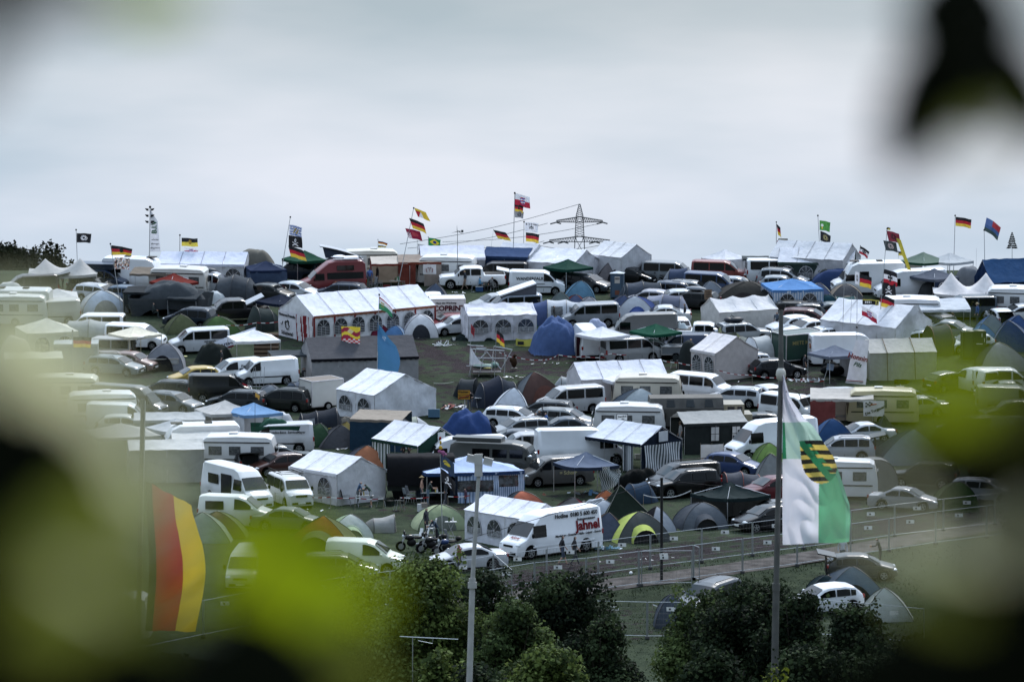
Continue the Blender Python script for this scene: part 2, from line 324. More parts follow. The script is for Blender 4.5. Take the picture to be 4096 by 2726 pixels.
 if d.get('car', 1):
  xf = L2; big = s.belt > 1.12; zl = s.z(xf - .2) - (.16 if big else .1)
  for sg in (1, -1):
   P.append(('headlight', MB().ell(xf - .2, sg * (s.w(xf - .15) - .18), zl, .19, .21, .11 if big else .075).mesh('headlight', LAMP), None, []))
   zr = (s.belt - .08) if not big else s.belt - .2
   P.append(('tail_light', MB().box(-L2 + .05, sg * (s.w(-L2) - .05), zr, .12, .16, .3 if big else .2).mesh('tail_light', RED), None, []))
   mm = MB().ell(d['ws'][0] - .3 if d.get('ws') else 1, sg * (s.w(.8) + .12), s.belt + .08, .07, .1, .08 if not big else .15)
   P.append(('mirror', mm.mesh('mirror', BLACKP if big else [None]), 'PAINT' if not big else None, []))
  P.append(('grille', MB().box(xf - .02, 0, s.z(xf - .1) - .12, .06, s.W * .42, .12).box(xf + .005, 0, s.clear + .2, .05, s.W * .7, .14).mesh('grille', BLACKP, False), None, []))
  for x, z in ((xf + .025, .42), (-L2 - .015, .55 if not big else .7)): P.append(('number_plate', MB().box(x, 0, z, .02, .5, .11).mesh('number_plate', PLATE, False), None, []))
  P.append(('bumper', MB().box(-L2, 0, s.clear + .22, .1, s.W * .85, .18).mesh('bumper', BLACKP, False), None, []))
 if d.get('rails'):
  for sg in (1, -1):
   x0, x1 = .25, -1.7; P.append(('roof_rail', MB().tube([(x0, sg * .56, s.z(x0)), (x0 - .15, sg * .56, s.z(0) + .07), (x1 + .15, sg * .56, s.z(-1.5) + .07), (x1, sg * .56, s.z(x1))], .022, 5).mesh('roof_rail', BLACKP), None, []))
 if kind == 'caravan':
  for z, mt in ((.95, 0), (2.12, 0)):
   m = MB()
   for sg in (1, -1): m.box(0, sg * (s.W / 2 + .0), z, 4.6, .03, .07)
   P.append(('trim_band', m.mesh('trim_band', BLACKP, False), None, []))
  P.append(('door', MB().box(-.75 + .05, -(s.W / 2 + .005), 1.35, .0 + .6, .03, 1.5).mesh('door', plastic((.7, .7, .68)), False), None, []))
  P.append(('tow_bar', MB().tube([(2.5, .35, .45), (3.5, 0, .45)], .04).tube([(2.5, -.35, .45), (3.5, 0, .45)], .04).tube([(3.35, 0, .45), (3.35, 0, 0)], .03).mesh('tow_bar', metal()), None, []))
  for q in (2.61, -2.63): P.append(('end_window', MB().box(q, 0, 1.6, .05, 1.5, .5).mesh('end_window', GLASS, False), None, []))
  P.append(('roof_hatch', MB().box(.3, 0, 2.62, .6, .5, .1).mesh('roof_hatch', plastic((.6, .6, .6)), False), None, []))
 if kind == 'motorhome': P.append(('roof_hatch', MB().box(1.2, 0, 2.84, .8, .7, .06).box(-1, 0, 2.84, .5, .5, .08).mesh('roof_hatch', BLACKP, False), None, []))
 for a in d['ax']:
  for sg in (1, -1):
   t = MB();
   t.tube([(a, sg * (s.W / 2 - .2), r), (a, sg * (s.W / 2 + .0), r)], r, 18);
   rm = MB(); rr = r * .66; yy = sg * (s.W / 2 + .012)
   for k in range(5):
    an = k * 1.2566 + .3; rm.box(0, 0, 0, rr * .92, .02, rr * .3, 0, None, Matrix.Translation((a + math.cos(an) * rr * .5, yy, r + math.sin(an) * rr * .5)) @ Matrix.Rotation(-an, 4, 'Y'))
   rm.tube([(a, yy - .015 * sg, r), (a, yy + .012 * sg, r)], rr * .25, 8)
   for k in range(14):
    a0, a1 = k * 6.2832 / 14, (k + 1) * 6.2832 / 14
    rm.add([(a + math.cos(q) * e, yy, r + math.sin(q) * e) for q, e in ((a0, rr), (a1, rr), (a1, rr * .84), (a0, rr * .84))], [(0, 1, 2, 3) if sg < 0 else (3, 2, 1, 0)])
   P.append(('wheel', t.mesh('wheel', RUBBER, True, 50), None, [('rim', rm.mesh('rim', RIM, False), None)]))
 return P
_veh = {}
def slotmat(o, m, i=0):
 o.material_slots[i].link = 'OBJECT'; o.material_slots[i].material = m
def veh(kind, tile, u, t, h, col, label, cat='car', group='vehicles parked on the hillside campsite', skip=(), glass=None, dh=0.0, ground_v=False, sc=1.0):
 if kind not in _veh: _veh[kind] = vehicle_meshes(kind)
 H = max(p[1] for p in KIND[kind]['top']) * sc
 loc = G(tile, u, t) if ground_v else G(tile, u, t, H)
 nm = {'hatch': 'hatchback_car', 'estate': 'estate_car', 'sedan': 'saloon_car', 'suv': 'off_road_car', 'mpv': 'people_carrier', 'kangoo': 'small_van', 'minibus': 'minibus', 'panelvan': 'panel_van', 'boxyvan': 'boxy_minibus',
          'highvan': 'high_roof_van', 'highcamper': 'camper_van', 'pickup': 'pickup_truck', 'caravan': 'caravan', 'motorhome': 'motorhome', 'oldbus': 'old_bus'}[kind]
 root = thing(nm, label, cat, loc, h, group)
 if sc != 1.0: root.scale = (sc, sc, sc)
 pm = paint(col)
 for name, me, pk, ch in _veh[kind]:
  if name in skip: continue
  o = obj(name, me, root)
  if pk == 'PAINT': slotmat(o, pm)
  if glass is not None and name in ('side_window', 'rear_window'): slotmat(o, glass)
  for n2, me2, _ in ch: obj(n2, me2, o)
 root['_H'] = H
 del root['_H']
 return root
def roofbox(root, x, z, col=(.25, .26, .28)):
 part('roof_box', MB().ell(x, 0, z, .95, .4, .2, 0, None, 14, 6), plastic(col), root)
def tailgate(root, kind, col=(.03, .03, .035), up=1.0):
 s = Shape(kind); xr = s.d['rw'][0] if s.d.get('rw') else -s.L2 + .05; z = s.z(xr + .05)
 m = MB(); w = s.W / 2 - .12
 m.box(-.55, 0, 0, 1.1, 2 * w, .07, 0, None, Matrix.Translation((xr, 0, z)) @ Matrix.Rotation(R(12 * up), 4, 'Y'))
 g = part('tailgate', m, paint(col), root)
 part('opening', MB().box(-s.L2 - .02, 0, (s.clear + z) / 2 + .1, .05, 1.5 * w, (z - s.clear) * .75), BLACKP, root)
 for sg in (1, -1): part('gas_strut', MB().tube([(xr - .1, sg * w * .9, z - .4), (xr - .6, sg * w * .9, z + .0)], .015, 4), BLACKP, root)
 return g
def side_door_open(root, kind, x0, x1, z0, z1, sg):
 s = Shape(kind)
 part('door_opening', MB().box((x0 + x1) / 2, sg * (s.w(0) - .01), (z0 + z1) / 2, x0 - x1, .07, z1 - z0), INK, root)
def side_text(root, kind, txt, x, z, size, m, sg, bold=.0, **k):
 s = Shape(kind); y = sg * (s.y(x, z) + .02); tl = math.atan(s.tum) if z > s.belt else 0
 if sg > 0: rot = (R(90) - tl, 0, R(180))
 else: rot = (R(90) - tl, 0, 0)
 return lettering(txt, size, m, root, (x, y, z), rot, bold, **k)
def box_body(name, label, cat, loc, h, L, Wd, H, z0, col, group='trailers and box bodies on the campsite', wheels=(0,), doors=True, bevel=.04):
 t = thing(name, label, cat, loc, h, group); b = MB(); b.box(0, 0, z0 + H / 2, L, Wd, H)
 o = part('box', b, paint(col), t, False)
 e = MB()
 for y in (1, -1):
  for x in (1, -1): e.box(x * L / 2, y * Wd / 2, z0 + H / 2, .07, .07, H + .02)
  e.box(0, y * Wd / 2, z0 + H, L - .08, .07, .07); e.box(0, y * Wd / 2, z0, L - .08, .07, .07)
 for x in (1, -1): e.box(x * L / 2, 0, z0 + H, .07, Wd - .08, .07); e.box(x * L / 2, 0, z0, .07, Wd - .08, .07)
 part('edge_trim', e, metal((.6, .6, .62)), t, False)
 if doors:
  d = MB(); d.box(L / 2 + .02, 0, z0 + H / 2, .02, .04, H - .15)
  for y in (.35, -.35): d.tube([(L / 2 + .06, y, z0 + .1), (L / 2 + .06, y, z0 + H - .1)], .02, 5)
  part('door_bars', d, BLACKP, t)
 for x in wheels:
  for sg in (1, -1):
   w = part('wheel', MB().tube([(x, sg * (Wd / 2 - .05), .32), (x, sg * (Wd / 2 + .13), .32)], .32, 18), RUBBER, t)
   part('rim', MB().tube([(x, sg * (Wd / 2 + .12), .32), (x, sg * (Wd / 2 + .145), .32)], .18, 12), RIM, w)
 part('tow_bar', MB().tube([(-L / 2, .3, .45), (-L / 2 - .9, 0, .45)], .04).tube([(-L / 2, -.3, .45), (-L / 2 - .9, 0, .45)], .04).tube([(-L / 2 - .8, 0, .45), (-L / 2 - .8, 0, 0)], .03), metal(), t)
 part('underframe', MB().box(0, 0, z0 - .1, L * .95, Wd * .8, .12), BLACKP, t, False)
 return t
# ---- tents
GT_ = 'tents and canopies pitched on the campsite'
def arch_window(wall, org, ux, uz, n, w, h, arch=True, nx=3, nz=5):
 """glass polygon and white glazing bars; org = lower centre, ux/uz unit axes, n outward"""
 mb_g, mb_f = (MB(), MB()) if not isinstance(wall, tuple) else wall
 org = Vector(org); ux = Vector(ux); uz = Vector(uz); n = Vector(n)
 P = lambda a, b, e: org + ux * a + uz * b + n * e
 pts = [(-w / 2, 0), (w / 2, 0)]; zc = h - w / 2 if arch else h
 if arch: pts += [(w / 2 * math.cos(math.pi * k / 8), zc + w / 2 * math.sin(math.pi * k / 8)) for k in range(9)]
 else: pts += [(w / 2, h), (-w / 2, h)]
 mb_g.add([P(a, b, .02) for a, b in pts], [tuple(range(len(pts)))])
 def bar(a0, b0, a1, b1, t=.035):
  d = Vector((a1 - a0, b1 - b0)); L = d.length
  if L < .01: return
  d /= L; q = Vector((-d.y, d.x)) * t / 2
  c = [(a0 + q.x, b0 + q.y), (a1 + q.x, b1 + q.y), (a1 - q.x, b1 - q.y), (a0 - q.x, b0 - q.y)]
  mb_f.add([P(a, b, .035) for a, b in c], [(3, 2, 1, 0), (0, 1, 2, 3)])
 for k in range(1, nx):
  x = -w / 2 + w * k / nx; bar(x, 0, x, zc)
 for k in range(0, nz): bar(-w / 2, zc * k / nz, w / 2, zc * k / nz)
 bar(-w / 2, 0, -w / 2, zc, .05); bar(w / 2, 0, w / 2, zc, .05); bar(-w / 2, zc, w / 2, zc)
 if arch:
  for k in range(8):
   a0, a1 = math.pi * k / 8, math.pi * (k + 1) / 8
   bar(w / 2 * math.cos(a0), zc + w / 2 * math.sin(a0), w / 2 * math.cos(a1), zc + w / 2 * math.sin(a1), .05)
  for k in (2, 4, 6): bar(0, zc, w / 2 * math.cos(math.pi * k / 8), zc + w / 2 * math.sin(math.pi * k / 8), .03)
 if not isinstance(wall, tuple): part('window', mb_g, CLEARP, wall); part('window_bars', mb_f, cloth(WHITE), wall)
def stripes(c1, c2, n): return lambda u, v: 0 if int(u * n) % 2 else 1
def loc_for(tile, u, t, H, gv): return G(tile, u, t) if gv else G(tile, u, t, H)
def party_tent(tile, u, t, h, L, W, He, Hr, roofc, wallc, label, walls='NSEW', windows='N', valance=None, gv=False, wr=.08, sag=.08, strip=None, gable=None,
               nwin=None, cat='party tent', name='party_tent', ridge_sag=0.0, tilt=.8, arch=True, eavestrap=True, trimc=None, seed=None):
 loc = loc_for(tile, u, t, Hr, gv); T = thing(name, label, cat, loc, h, GT_, tilt); sd = rnd.random() * 50
 rc = cloth(roofc); wc = cloth(wallc); vc = cloth(valance or roofc); a = L / 2; b = W / 2; o = .06
 m = MB(); nu = max(8, int(L * 4)); zr = Hr
 for sg in (1, -1):
  def fn(uu, v, sg=sg):
   x = (-a - .05) + (L + .1) * uu; x = x if sg < 0 else -x
   seg = math.sin(math.pi * ((abs(x + a) / 2.0) % 1.0)); rs = ridge_sag * seg
   y = sg * (b + o) * (1 - v); z = He + (zr - He) * v - sag * math.sin(math.pi * v) * (.5 + .5 * seg) - rs * v
   z += wr * .7 * noise.noise(Vector((x * 1.3, y * 1.7, sd))); return (x, y, z)
  m.grid(fn, nu, 10)
 if valance is not False:
  for sg in (1, -1):
   def fv(uu, v, sg=sg):
    x = (-a - .05) + (L + .1) * uu; x = x if sg < 0 else -x
    return (x, sg * (b + o + .01), He + .03 - .25 * (1 - v) + (.05 * abs(math.sin(x * 7)) if v < .5 else 0))
   m.grid(fv, nu * 2, 2, 1)
 mats = [rc, vc]; part('roof', m, mats, T, True, 60)
 if eavestrap:
  s = MB(); k = int(L // 2)
  for i in range(1, k + 1):
   x = -a + L * i / (k + 1)
   for sg in (1, -1): s.add([(x - .02, sg * (b + .08), He + .02), (x + .02, sg * (b + .08), He + .02), (x + .02, 0, zr + .025 - ridge_sag), (x - .02, 0, zr + .025 - ridge_sag)], [(0, 1, 2, 3), (3, 2, 1, 0)])
  part('seam_strap', s, cloth(tuple(c * .55 for c in roofc)), T)
 zb = -.25
 for side in 'NSEW':
  if side not in walls: continue
  m = MB(); cols = [wc]
  mf = 0
  if strip: cols = [cloth(strip[0]), cloth(strip[1])]; mf = None
  if side in 'NS':     # long walls: N = +y, S = -y
   sg = 1 if side == 'N' else -1
   p = [(-a * sg * -1, sg * b, zb), (a * sg * -1, sg * b, zb), (a * sg * -1, sg * b, He), (-a * sg * -1, sg * b, He)]
   panel(m, *p, nu, 7, 0, wr, (stripes(0, 0, int(L * 9)) if strip else 0), rnd.random() * 9)
  else:
   sg = 1 if side == 'E' else -1
   def fg(uu, v, sg=sg):
    y = (-b + W * uu) * sg; zt_ = He + (Hr - He) * (1 - abs(y) / b) - .03 - ridge_sag * .0
    z = zb + (zt_ - zb) * v; return (sg * (a + wr * noise.noise(Vector((y * 1.5, z * 1.1, sd))) * 1.5), y, z)
   gm = (lambda uu, v: 2 if (gable and v > .74) else ((0 if int(uu * W * 9) % 2 else 1) if strip else 0))
   m.grid(fg, 24 if not strip else int(W * 9), 12, gm); cols = cols + ([wc] if len(cols) == 1 else []) + [cloth(gable or wallc)]
  w_ = part('side_wall' if side in 'NS' else 'gable_wall', m, cols, T, True, 60)
  if side in windows:
   if side in 'NS':
    sg = 1 if side == 'N' else -1; k = nwin or int(L // 2)
    for i in range(k):
     x = -a + L * (i + .5) / k; arch_window(w_, (x, sg * (b + wr), .55), (sg * -1, 0, 0), (0, 0, 1), (0, sg, 0), min(1.4, L / k * .74), He - .85, arch)
   else:
    sg = 1 if side == 'E' else -1; k = max(1, int(W // 1.4))
    for i in range(k):
     y = -b + W * (i + .5) / k; arch_window(w_, (sg * (a + wr * 1.6), y, .55), (0, sg, 0), (0, 0, 1), (sg, 0, 0), min(1.1, W / k * .66), He - .8, arch)
 f = MB(); k = max(1, int(round(L / 2.0)))
 for i in range(k + 1):
  x = -a + L * i / k
  for sg in (1, -1): f.tube([(x, sg * (b - .02), -.1), (x, sg * (b - .02), He)], .025, 5)
  f.tube([(x, -b, He - .02), (x, 0, Hr - .07 - sag), (x, b, He - .02)], .02, 5)
 part('frame', f, metal((.55, .55, .57)), T)
 if trimc:
  tm = MB()
  for i in range(k + 1):
   x = -a + L * i / k
   for sg in (1, -1): tm.box(x, sg * (b + .05), He / 2 - .1, .14, .05, He)
  part('trim_strip', tm, cloth(trimc), T, False)
 return T
def gazebo(tile, u, t, h, W, He, Hp, col, label, walls='', wallc=None, strip=None, D=None, gv=False, legc=(.55, .56, .58), valance=None, sag=.10, wr=.04, windows='', cat='pavilion', name='pavilion', tilt=.8, peaks=1, wallfn=None, skirt=.22):
 loc = loc_for(tile, u, t, Hp, gv); T = thing(name, label, cat, loc, h, GT_, tilt); D = D or W; a = W / 2; b = D / 2; sd = rnd.random() * 40
 m = MB(); fc = (a, b)
 if peaks == 1:
  C = [(-a, -b), (a, -b), (a, b), (-a, b)]
  for i in range(4):
   p, q = C[i], C[(i + 1) % 4]
   def fn(uu, v, p=p, q=q):
    x = (p[0] + (q[0] - p[0]) * uu) * (1 - v); y = (p[1] + (q[1] - p[1]) * uu) * (1 - v)
    z = He + (Hp - He) * v - sag * math.sin(math.pi * v) * (.55 + .45 * math.sin(math.pi * uu)) - sag * .35 * math.sin(math.pi * uu) * (1 - v)
    z += wr * noise.noise(Vector((x * 1.6, y * 1.6, sd))); return (x, y, z)
   m.grid(fn, 12, 10)
   n = Vector((q[1] - p[1], p[0] - q[0], 0)).normalized() * .01
   def fv(uu, v, p=p, q=q, n=n): return (p[0] + (q[0] - p[0]) * uu + n.x, p[1] + (q[1] - p[1]) * uu + n.y, He - sag * .35 * math.sin(math.pi * uu) + .01 - skirt * (1 - v))
   m.grid(fv, 12, 1, 1)
 else:       # stretched fabric with several mast peaks along x
  def fn(uu, v):
   x = -a + W * uu; y = -b + D * v; e = min(1, (1 - abs(x) / a) * 2.2) * min(1, (1 - abs(y) / b) * 1.6); best = 0
   for k in range(peaks):
    px = -a + W * (k + .5) / peaks; r = math.hypot((x - px) / (W / peaks * .5), y / b); best = max(best, max(0, 1 - r) ** 1.55)
   edge = .18 * math.sin(math.pi * uu) * (abs(y) / b) ** 4 + .18 * math.sin(math.pi * v) * (abs(x) / a) ** 4
   return (x, y, He + (Hp - He) * (best * .82 + .18 * max(0, e) * .9) - edge)
  m.grid(fn, 44, 22)
  m.grid(lambda uu, v: (-a + W * uu, -b - .01, He - .18 * math.sin(math.pi * uu) - skirt * (1 - v)), 20, 1, 1)
 part('canopy', m, [cloth(col, .2), cloth(valance or col, .2)], T, True, 30 if peaks == 1 else 60)
 for i, (x, y) in enumerate([(-a + .04, -b + .04), (a - .04, -b + .04), (a - .04, b - .04), (-a + .04, b - .04)]):
  part('leg', MB().tube([(x, y, -.15), (x, y, He)], .028, 6), metal(legc) if legc[0] != 9 else cloth(WHITE), T)
 f = MB()
 for x, y in ((a, b), (a, -b), (-a, b), (-a, -b)): f.tube([(x * .97, y * .97, He - .03), (0, 0, Hp - .08)] if peaks == 1 else [(x * .97, y * .97, He - .03), (x * .9, y * .9, He - .03)], .016, 4)
 part('roof_pole', f, metal(legc if legc[0] != 9 else (.6, .6, .6)), T)
 for side in walls:
  wc = [cloth(strip[0]), cloth(strip[1])] if strip else [cloth(wallc or col)]
  m = MB(); p = {'S': ((-a, -b), (a, -b)), 'N': ((a, b), (-a, b)), 'E': ((a, -b), (a, b)), 'W': ((-a, b), (-a, -b))}[side]
  Lw = W if side in 'SN' else D
  panel(m, (*p[0], -.2), (*p[1], -.2), (*p[1], He - .03), (*p[0], He - .03), int(Lw * 9) if strip else 14, 8, 0, .06, stripes(0, 0, int(Lw * 9)) if strip else 0, rnd.random() * 9)
  w_ = part('side_wall', m, wc, T, True, 60)
  if side in windows:
   c = ((p[0][0] + p[1][0]) / 2, (p[0][1] + p[1][1]) / 2); d = Vector((p[1][0] - p[0][0], p[1][1] - p[0][1], 0)).normalized(); n = Vector((d.y, -d.x, 0))
   for k in (-1, 1):
    o = Vector((*c, .5)) + d * k * Lw * .22 + n * .07; arch_window(w_, o, d, (0, 0, 1), n, Lw * .3, He - .8, True)
 return T
def dome(tile, u, t, h, W, D, H, c1, label, c2=None, gv=False, porch=0.0, doorc=None, cat='tent', name='dome_tent', group=GT_, pole=(.03, .03, .035), sagk=.14, pw=1.25, polev=True, c3=None):
 loc = loc_for(tile, u, t, H, gv); T = thing(name, label, cat, loc, h, group); a = W / 2; b = D / 2; c2 = c2 or c1
 C = [(-a, -b), (a, -b), (a, b), (-a, b)]; pw *= rnd.uniform(.88, 1.3); ox = rnd.uniform(-.16, .16) * W; oy = rnd.uniform(-.1, .1) * D
 def arc(p, v):
  an = v * math.pi / 2; return Vector((ox * v, oy * v, 0)) + Vector((p[0] * math.cos(an) ** pw, p[1] * math.cos(an) ** pw, H * math.sin(an) ** pw))
 for i in range(4):
  m = MB(); p, q = C[i], C[(i + 1) % 4]; sd = rnd.random() * 20
  def fn(uu, v, p=p, q=q):
   k = arc(p, v).lerp(arc(q, v), uu); s = math.sin(math.pi * uu)
   out_ = Vector((k.x, k.y, 0)); o = .10 * s * (1 - v) - sagk * s * math.sin(math.pi * v)
   if out_.length > .01: k += out_.normalized() * o
   k.z += .035 * noise.noise(k * 2.5 + Vector((sd, 0, 0))) * v;
   if v == 0: k.z = -.04
   return k
  m.grid(fn, 10, 10)
  part('fly_panel', m, cloth((c1, c2, c3 or c1, c2)[i], .15), T, True, 60)
 if polev:
  m = MB()
  for i in (0, 1): m.tube([arc(C[i], v / 10) + Vector((0, 0, .015)) for v in range(11)] + [arc(C[i + 2], 1 - v / 10) + Vector((0, 0, .015)) for v in range(1, 11)], .018, 5)
  part('tent_pole', m, mat('tent_pole', pole, rough=.5), T)
 if doorc:
  m = MB(); w = a * .52; hh = H * .62
  def fd(uu, v):
   an = math.pi * uu; x = w * math.cos(an) * (v ** .01 if v else 0); z = hh * math.sin(an) * v
   y = -b * (1 - (max(0, z) / H) ** 2) ** .5 * .98 - .16 - (.02)
   return (w * math.cos(an) * v, y + .14 * (z / H), max(0.0, z))
  m.grid(fd, 12, 3); part('door', m, cloth(doorc), T)
 if porch:
  m = MB(); pc = c2
  def fp(uu, v):
   an = math.pi * uu; k = 1 - .18 * v; r = H * .62 * k
   return (a * .55 * k * math.cos(an), -b * .72 - porch * v, r * math.sin(an) * (1 - .1 * v))
  m.grid(fp, 14, 5); part('porch', m, cloth(pc, .15), T)
  m = MB(); m.tube([Vector(fp(k / 14, 1)) for k in range(15)], .022, 5); part('porch_pole', m, mat('tent_pole', pole, rough=.5), T)
  if doorc is None:
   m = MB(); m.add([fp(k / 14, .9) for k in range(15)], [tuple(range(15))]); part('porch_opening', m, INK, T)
 return T
def tunnel(tile, u, t, h, segs, W, cols, label, gv=False, hs=None, cat='tent', name='tunnel_tent', doorc=None, pole=(.05, .05, .06), sag=.09, endtaper=(.9, .9), window=None):
 """segs: list of arch positions x, hs: heights of every arch"""
 H = max(hs); loc = loc_for(tile, u, t, H, gv); T = thing(name, label, cat, loc, h, GT_); n = 16; sd = rnd.random() * 30
 def arch(x, hh, uu):
  an = math.pi * uu; k = (hh / H) ** .5; return Vector((x, W / 2 * k * (abs(math.cos(an)) ** .8) * (1 if math.cos(an) > 0 else -1), hh * math.sin(an) ** .85 if hh > .02 else -.03))
 X = [segs[0] - endtaper[0]] + list(segs) + [segs[-1] + endtaper[1]]; Hh = [.02] + list(hs) + [.02]
 for i in range(len(X) - 1):
  m = MB(); nn = 5
  def fn(uu, v, i=i):
   p = arch(X[i], Hh[i], uu); q = arch(X[i + 1], Hh[i + 1], uu)
   if i == 0: p = Vector((X[0] + endtaper[0] * .5 * abs(math.cos(math.pi * uu)), q.y * .6, -.03))
   if i == len(X) - 2: q = Vector((X[-1] - endtaper[1] * .5 * abs(math.cos(math.pi * uu)), p.y * .6, -.03))
   k = p.lerp(q, v); s = math.sin(math.pi * v) * sag
   if 0 < i < len(X) - 2: k.z -= s * math.sin(math.pi * uu); k.y *= (1 - s * .3)
   else: k.z += s * 1.6 * math.sin(math.pi * uu);
   k.z += .025 * noise.noise(Vector((k.x * 2.2, k.y * 1.4, sd))) * math.sin(math.pi * uu); return k
  m.grid(fn, n, nn); part('fly_panel', m, cloth(cols[i % len(cols)], .15), T, True, 60)
  if window and i in window:
   m = MB(); m.grid(lambda uu, v: fn(.70 + .17 * uu, .2 + .6 * v) + Vector((0, -.03, .02)), 3, 3); m.grid(lambda uu, v: fn(.30 - .17 * uu, .2 + .6 * v) + Vector((0, .03, .02)), 3, 3)
   part('window', m, CLEARP, T)
 for i, x in enumerate(segs):
  m = MB(); m.tube([arch(x, hs[i], k / n) + Vector((0, 0, .012)) for k in range(n + 1)], .024, 5); part('tent_pole', m, mat('tent_pole', pole, rough=.5), T)
 if doorc:
  e = X[0]; m = MB()
  def fd(uu, v):
   p = Vector((X[0] + endtaper[0] * .45, (uu - .5) * W * .5, 0)); q = arch(X[1], Hh[1], .32 + .36 * (1 - uu)); k = p.lerp(q, .15 + .7 * v); k.x -= .09; k.z += .05; return k
  m.grid(fd, 4, 4); part('door', m, cloth(doorc), T)
 return T
def tarp(tile, u, t, h, W, D, H, col, label, gv=False, cat='tarpaulin', name='tarpaulin_shelter', rough_=.12, sq=3.0, group='tarpaulins and awnings over the pitches', open_front=False, Hb=-.05, shift=(0, 0)):
 loc = loc_for(tile, u, t, H, gv); T = thing(name, label, cat, loc, h, group); sd = rnd.random() * 60; m = MB()
 def fn(uu, v):
  x = (uu * 2 - 1); y = (v * 2 - 1); r = max(abs(x), abs(y)); e = (abs(x) ** sq + abs(y) ** sq) ** (1 / sq)
  z = H * (1 - min(1, e) ** 3.2); z = max(z, 0)
  p = Vector((x * W / 2 * (1 - .08 * (1 - r)) + shift[0] * z, y * D / 2 + shift[1] * z, z)); k = noise.noise(Vector((x * W * .7, y * D * .7, sd))) + .5 * noise.noise(Vector((x * W * 1.6, y * D * 1.6, sd + 5)))
  p.z = max(Hb if r >= .999 else 0, p.z + rough_ * k * (1 - r ** 6) * 1.6)
  if r >= .999: p.z = Hb
  return p
 m.grid(fn, 30, 26); part('sheet', m, cloth(col), T, True, 60); return T
def awning(tile, u, t, h, W, D, H1, H0, col, label, gv=False, walls=(), trim=None, group='tarpaulins and awnings over the pitches', cat='awning', name='awning', sag=.12, legc=(.6, .6, .62), tilt=.8):
 """lean-to sheet: high edge at +y (H1) falling to H0 at -y, on poles; walls: list of (side, colour)"""
 loc = loc_for(tile, u, t, H1, gv); T = thing(name, label, cat, loc, h, group, tilt); a = W / 2; b = D / 2; sd = rnd.random() * 30; m = MB()
 def fn(uu, v):
  x = -a + W * uu; y = -b + D * v
  return (x, y, H0 + (H1 - H0) * v ** .75 - sag * math.sin(math.pi * uu) * math.sin(math.pi * v) + .05 * noise.noise(Vector((x * 1.2, y * 2, sd))))
 m.grid(fn, 20, 12); m.grid(lambda uu, v: (-a + W * uu, -b - .01, H0 - .18 * (1 - v) + .02 * math.sin(uu * W * 6)), 24, 1, 1)
 part('sheet', m, [cloth(col, .2), cloth(trim or col)], T, True, 60)
 for x in (-a + .05, a - .05): part('pole', MB().tube([(x, -b + .03, -.1), (x, -b + .03, H0)], .022, 5), metal(legc), T)
 if cat == 'awning' and not walls:
  for x in (-a + .05, a - .05): part('pole', MB().tube([(x, b - .03, -.1), (x, b - .03, H1)], .022, 5), metal(legc), T)
 for sd_, c in walls:
  m = MB()
  if sd_ == 'S': panel(m, (-a, -b, -.15), (a, -b, -.15), (a, -b, H0 - .1), (-a, -b, H0 - .1), 16, 8, 0, .06, 0, 3)
  elif sd_ == 'S1': panel(m, (-a, -b, -.15), (-a * .2, -b, -.15), (-a * .2, -b, H0 - .1), (-a, -b, H0 - .1), 12, 8, 0, .08, 0, 3)
  elif sd_ == 'S2': panel(m, (a * .2, -b, -.15), (a, -b, -.15), (a, -b, H0 - .1), (a * .2, -b, H0 - .1), 12, 8, 0, .08, 0, 3)
  elif sd_ == 'N': panel(m, (a, b, -.15), (-a, b, -.15), (-a, b, H1 - .05), (a, b, H1 - .05), 12, 8, 0, .05, 0, 5)
  else:
   x = -a if sd_ == 'W' else a; panel(m, (x, b, -.15), (x, -b, -.15), (x, -b, H0 - .05), (x, b, H1 - .05), 10, 8, 0, .05, 0, 4)
  part('side_wall', m, cloth(c), T, True, 60)
 return T
# ---- flags, poles
FK, FR, FG = (.015, .015, .018), (.42, .02, .035), (.75, .52, .06); FW = (.78, .78, .82)
def ger(u, v): return FK if v < .333 else (FR if v < .667 else FG)
def ger_eagle(u, v):
 if (abs(u - .5) / .09) ** 2 + (abs(v - .5) / .22) ** 2 < 1: return FK
 return ger(u, v)
def saxon(u, v):      # hanging banner: white over green with the barred shield
 return FW if v < .5 else (.05, .35, .14)
def bavaria(u, v):
 if abs(u - .5) < .2 and abs(v - .5) < .3: return [(.55, .4, .08), FK, (.6, .6, .6), (.05, .1, .35)][int(u * 20 + v * 9) % 4]
 return (.03, .10, .35) if (int(u * 9 + v * 4) + int(u * 9 - v * 4 + 20)) % 2 else FW
def pirate(u, v):
 x, y = (u - .5) * 1.5, v - .38
 if (x / .13) ** 2 + (y / .17) ** 2 < 1 and not (abs(abs(x) - .05) < .03 and abs(y) < .04): return FW
 for s in (1, -1):
  if abs((v - .72) - s * x * .45) < .035 and abs(x) < .36: return FW
 return FK
def brazil(u, v):
 x, y = (u - .5) * 1.4, v - .5
 if x * x + y * y < .035: return (.02, .04, .25)
 return (.75, .6, .05) if abs(x) / .58 + abs(y) / .4 < 1 else (.02, .25, .08)
def thur(u, v):
 x, y = (u - .5) / .17, (v - .48) / .34
 if abs(x) < 1 and abs(y) < 1 and not (y > .3 and abs(x) > 1.4 - y): return [(.05, .12, .4), FW, FR][int((v * 13) + u * 4) % 3]
 return FW if v < .5 else (.42, .02, .05)
def yellowred(u, v): return (.7, .5, .05) if u > .45 or v < .3 else (FR if (u + v * .5) < .6 else FW)
def bw(u, v):
 if (abs(u - .5) / .1) ** 2 + (abs(v - .5) / .3) ** 2 < 1: return (.3, .2, .03)
 return FK if v < .5 else (.72, .58, .08)
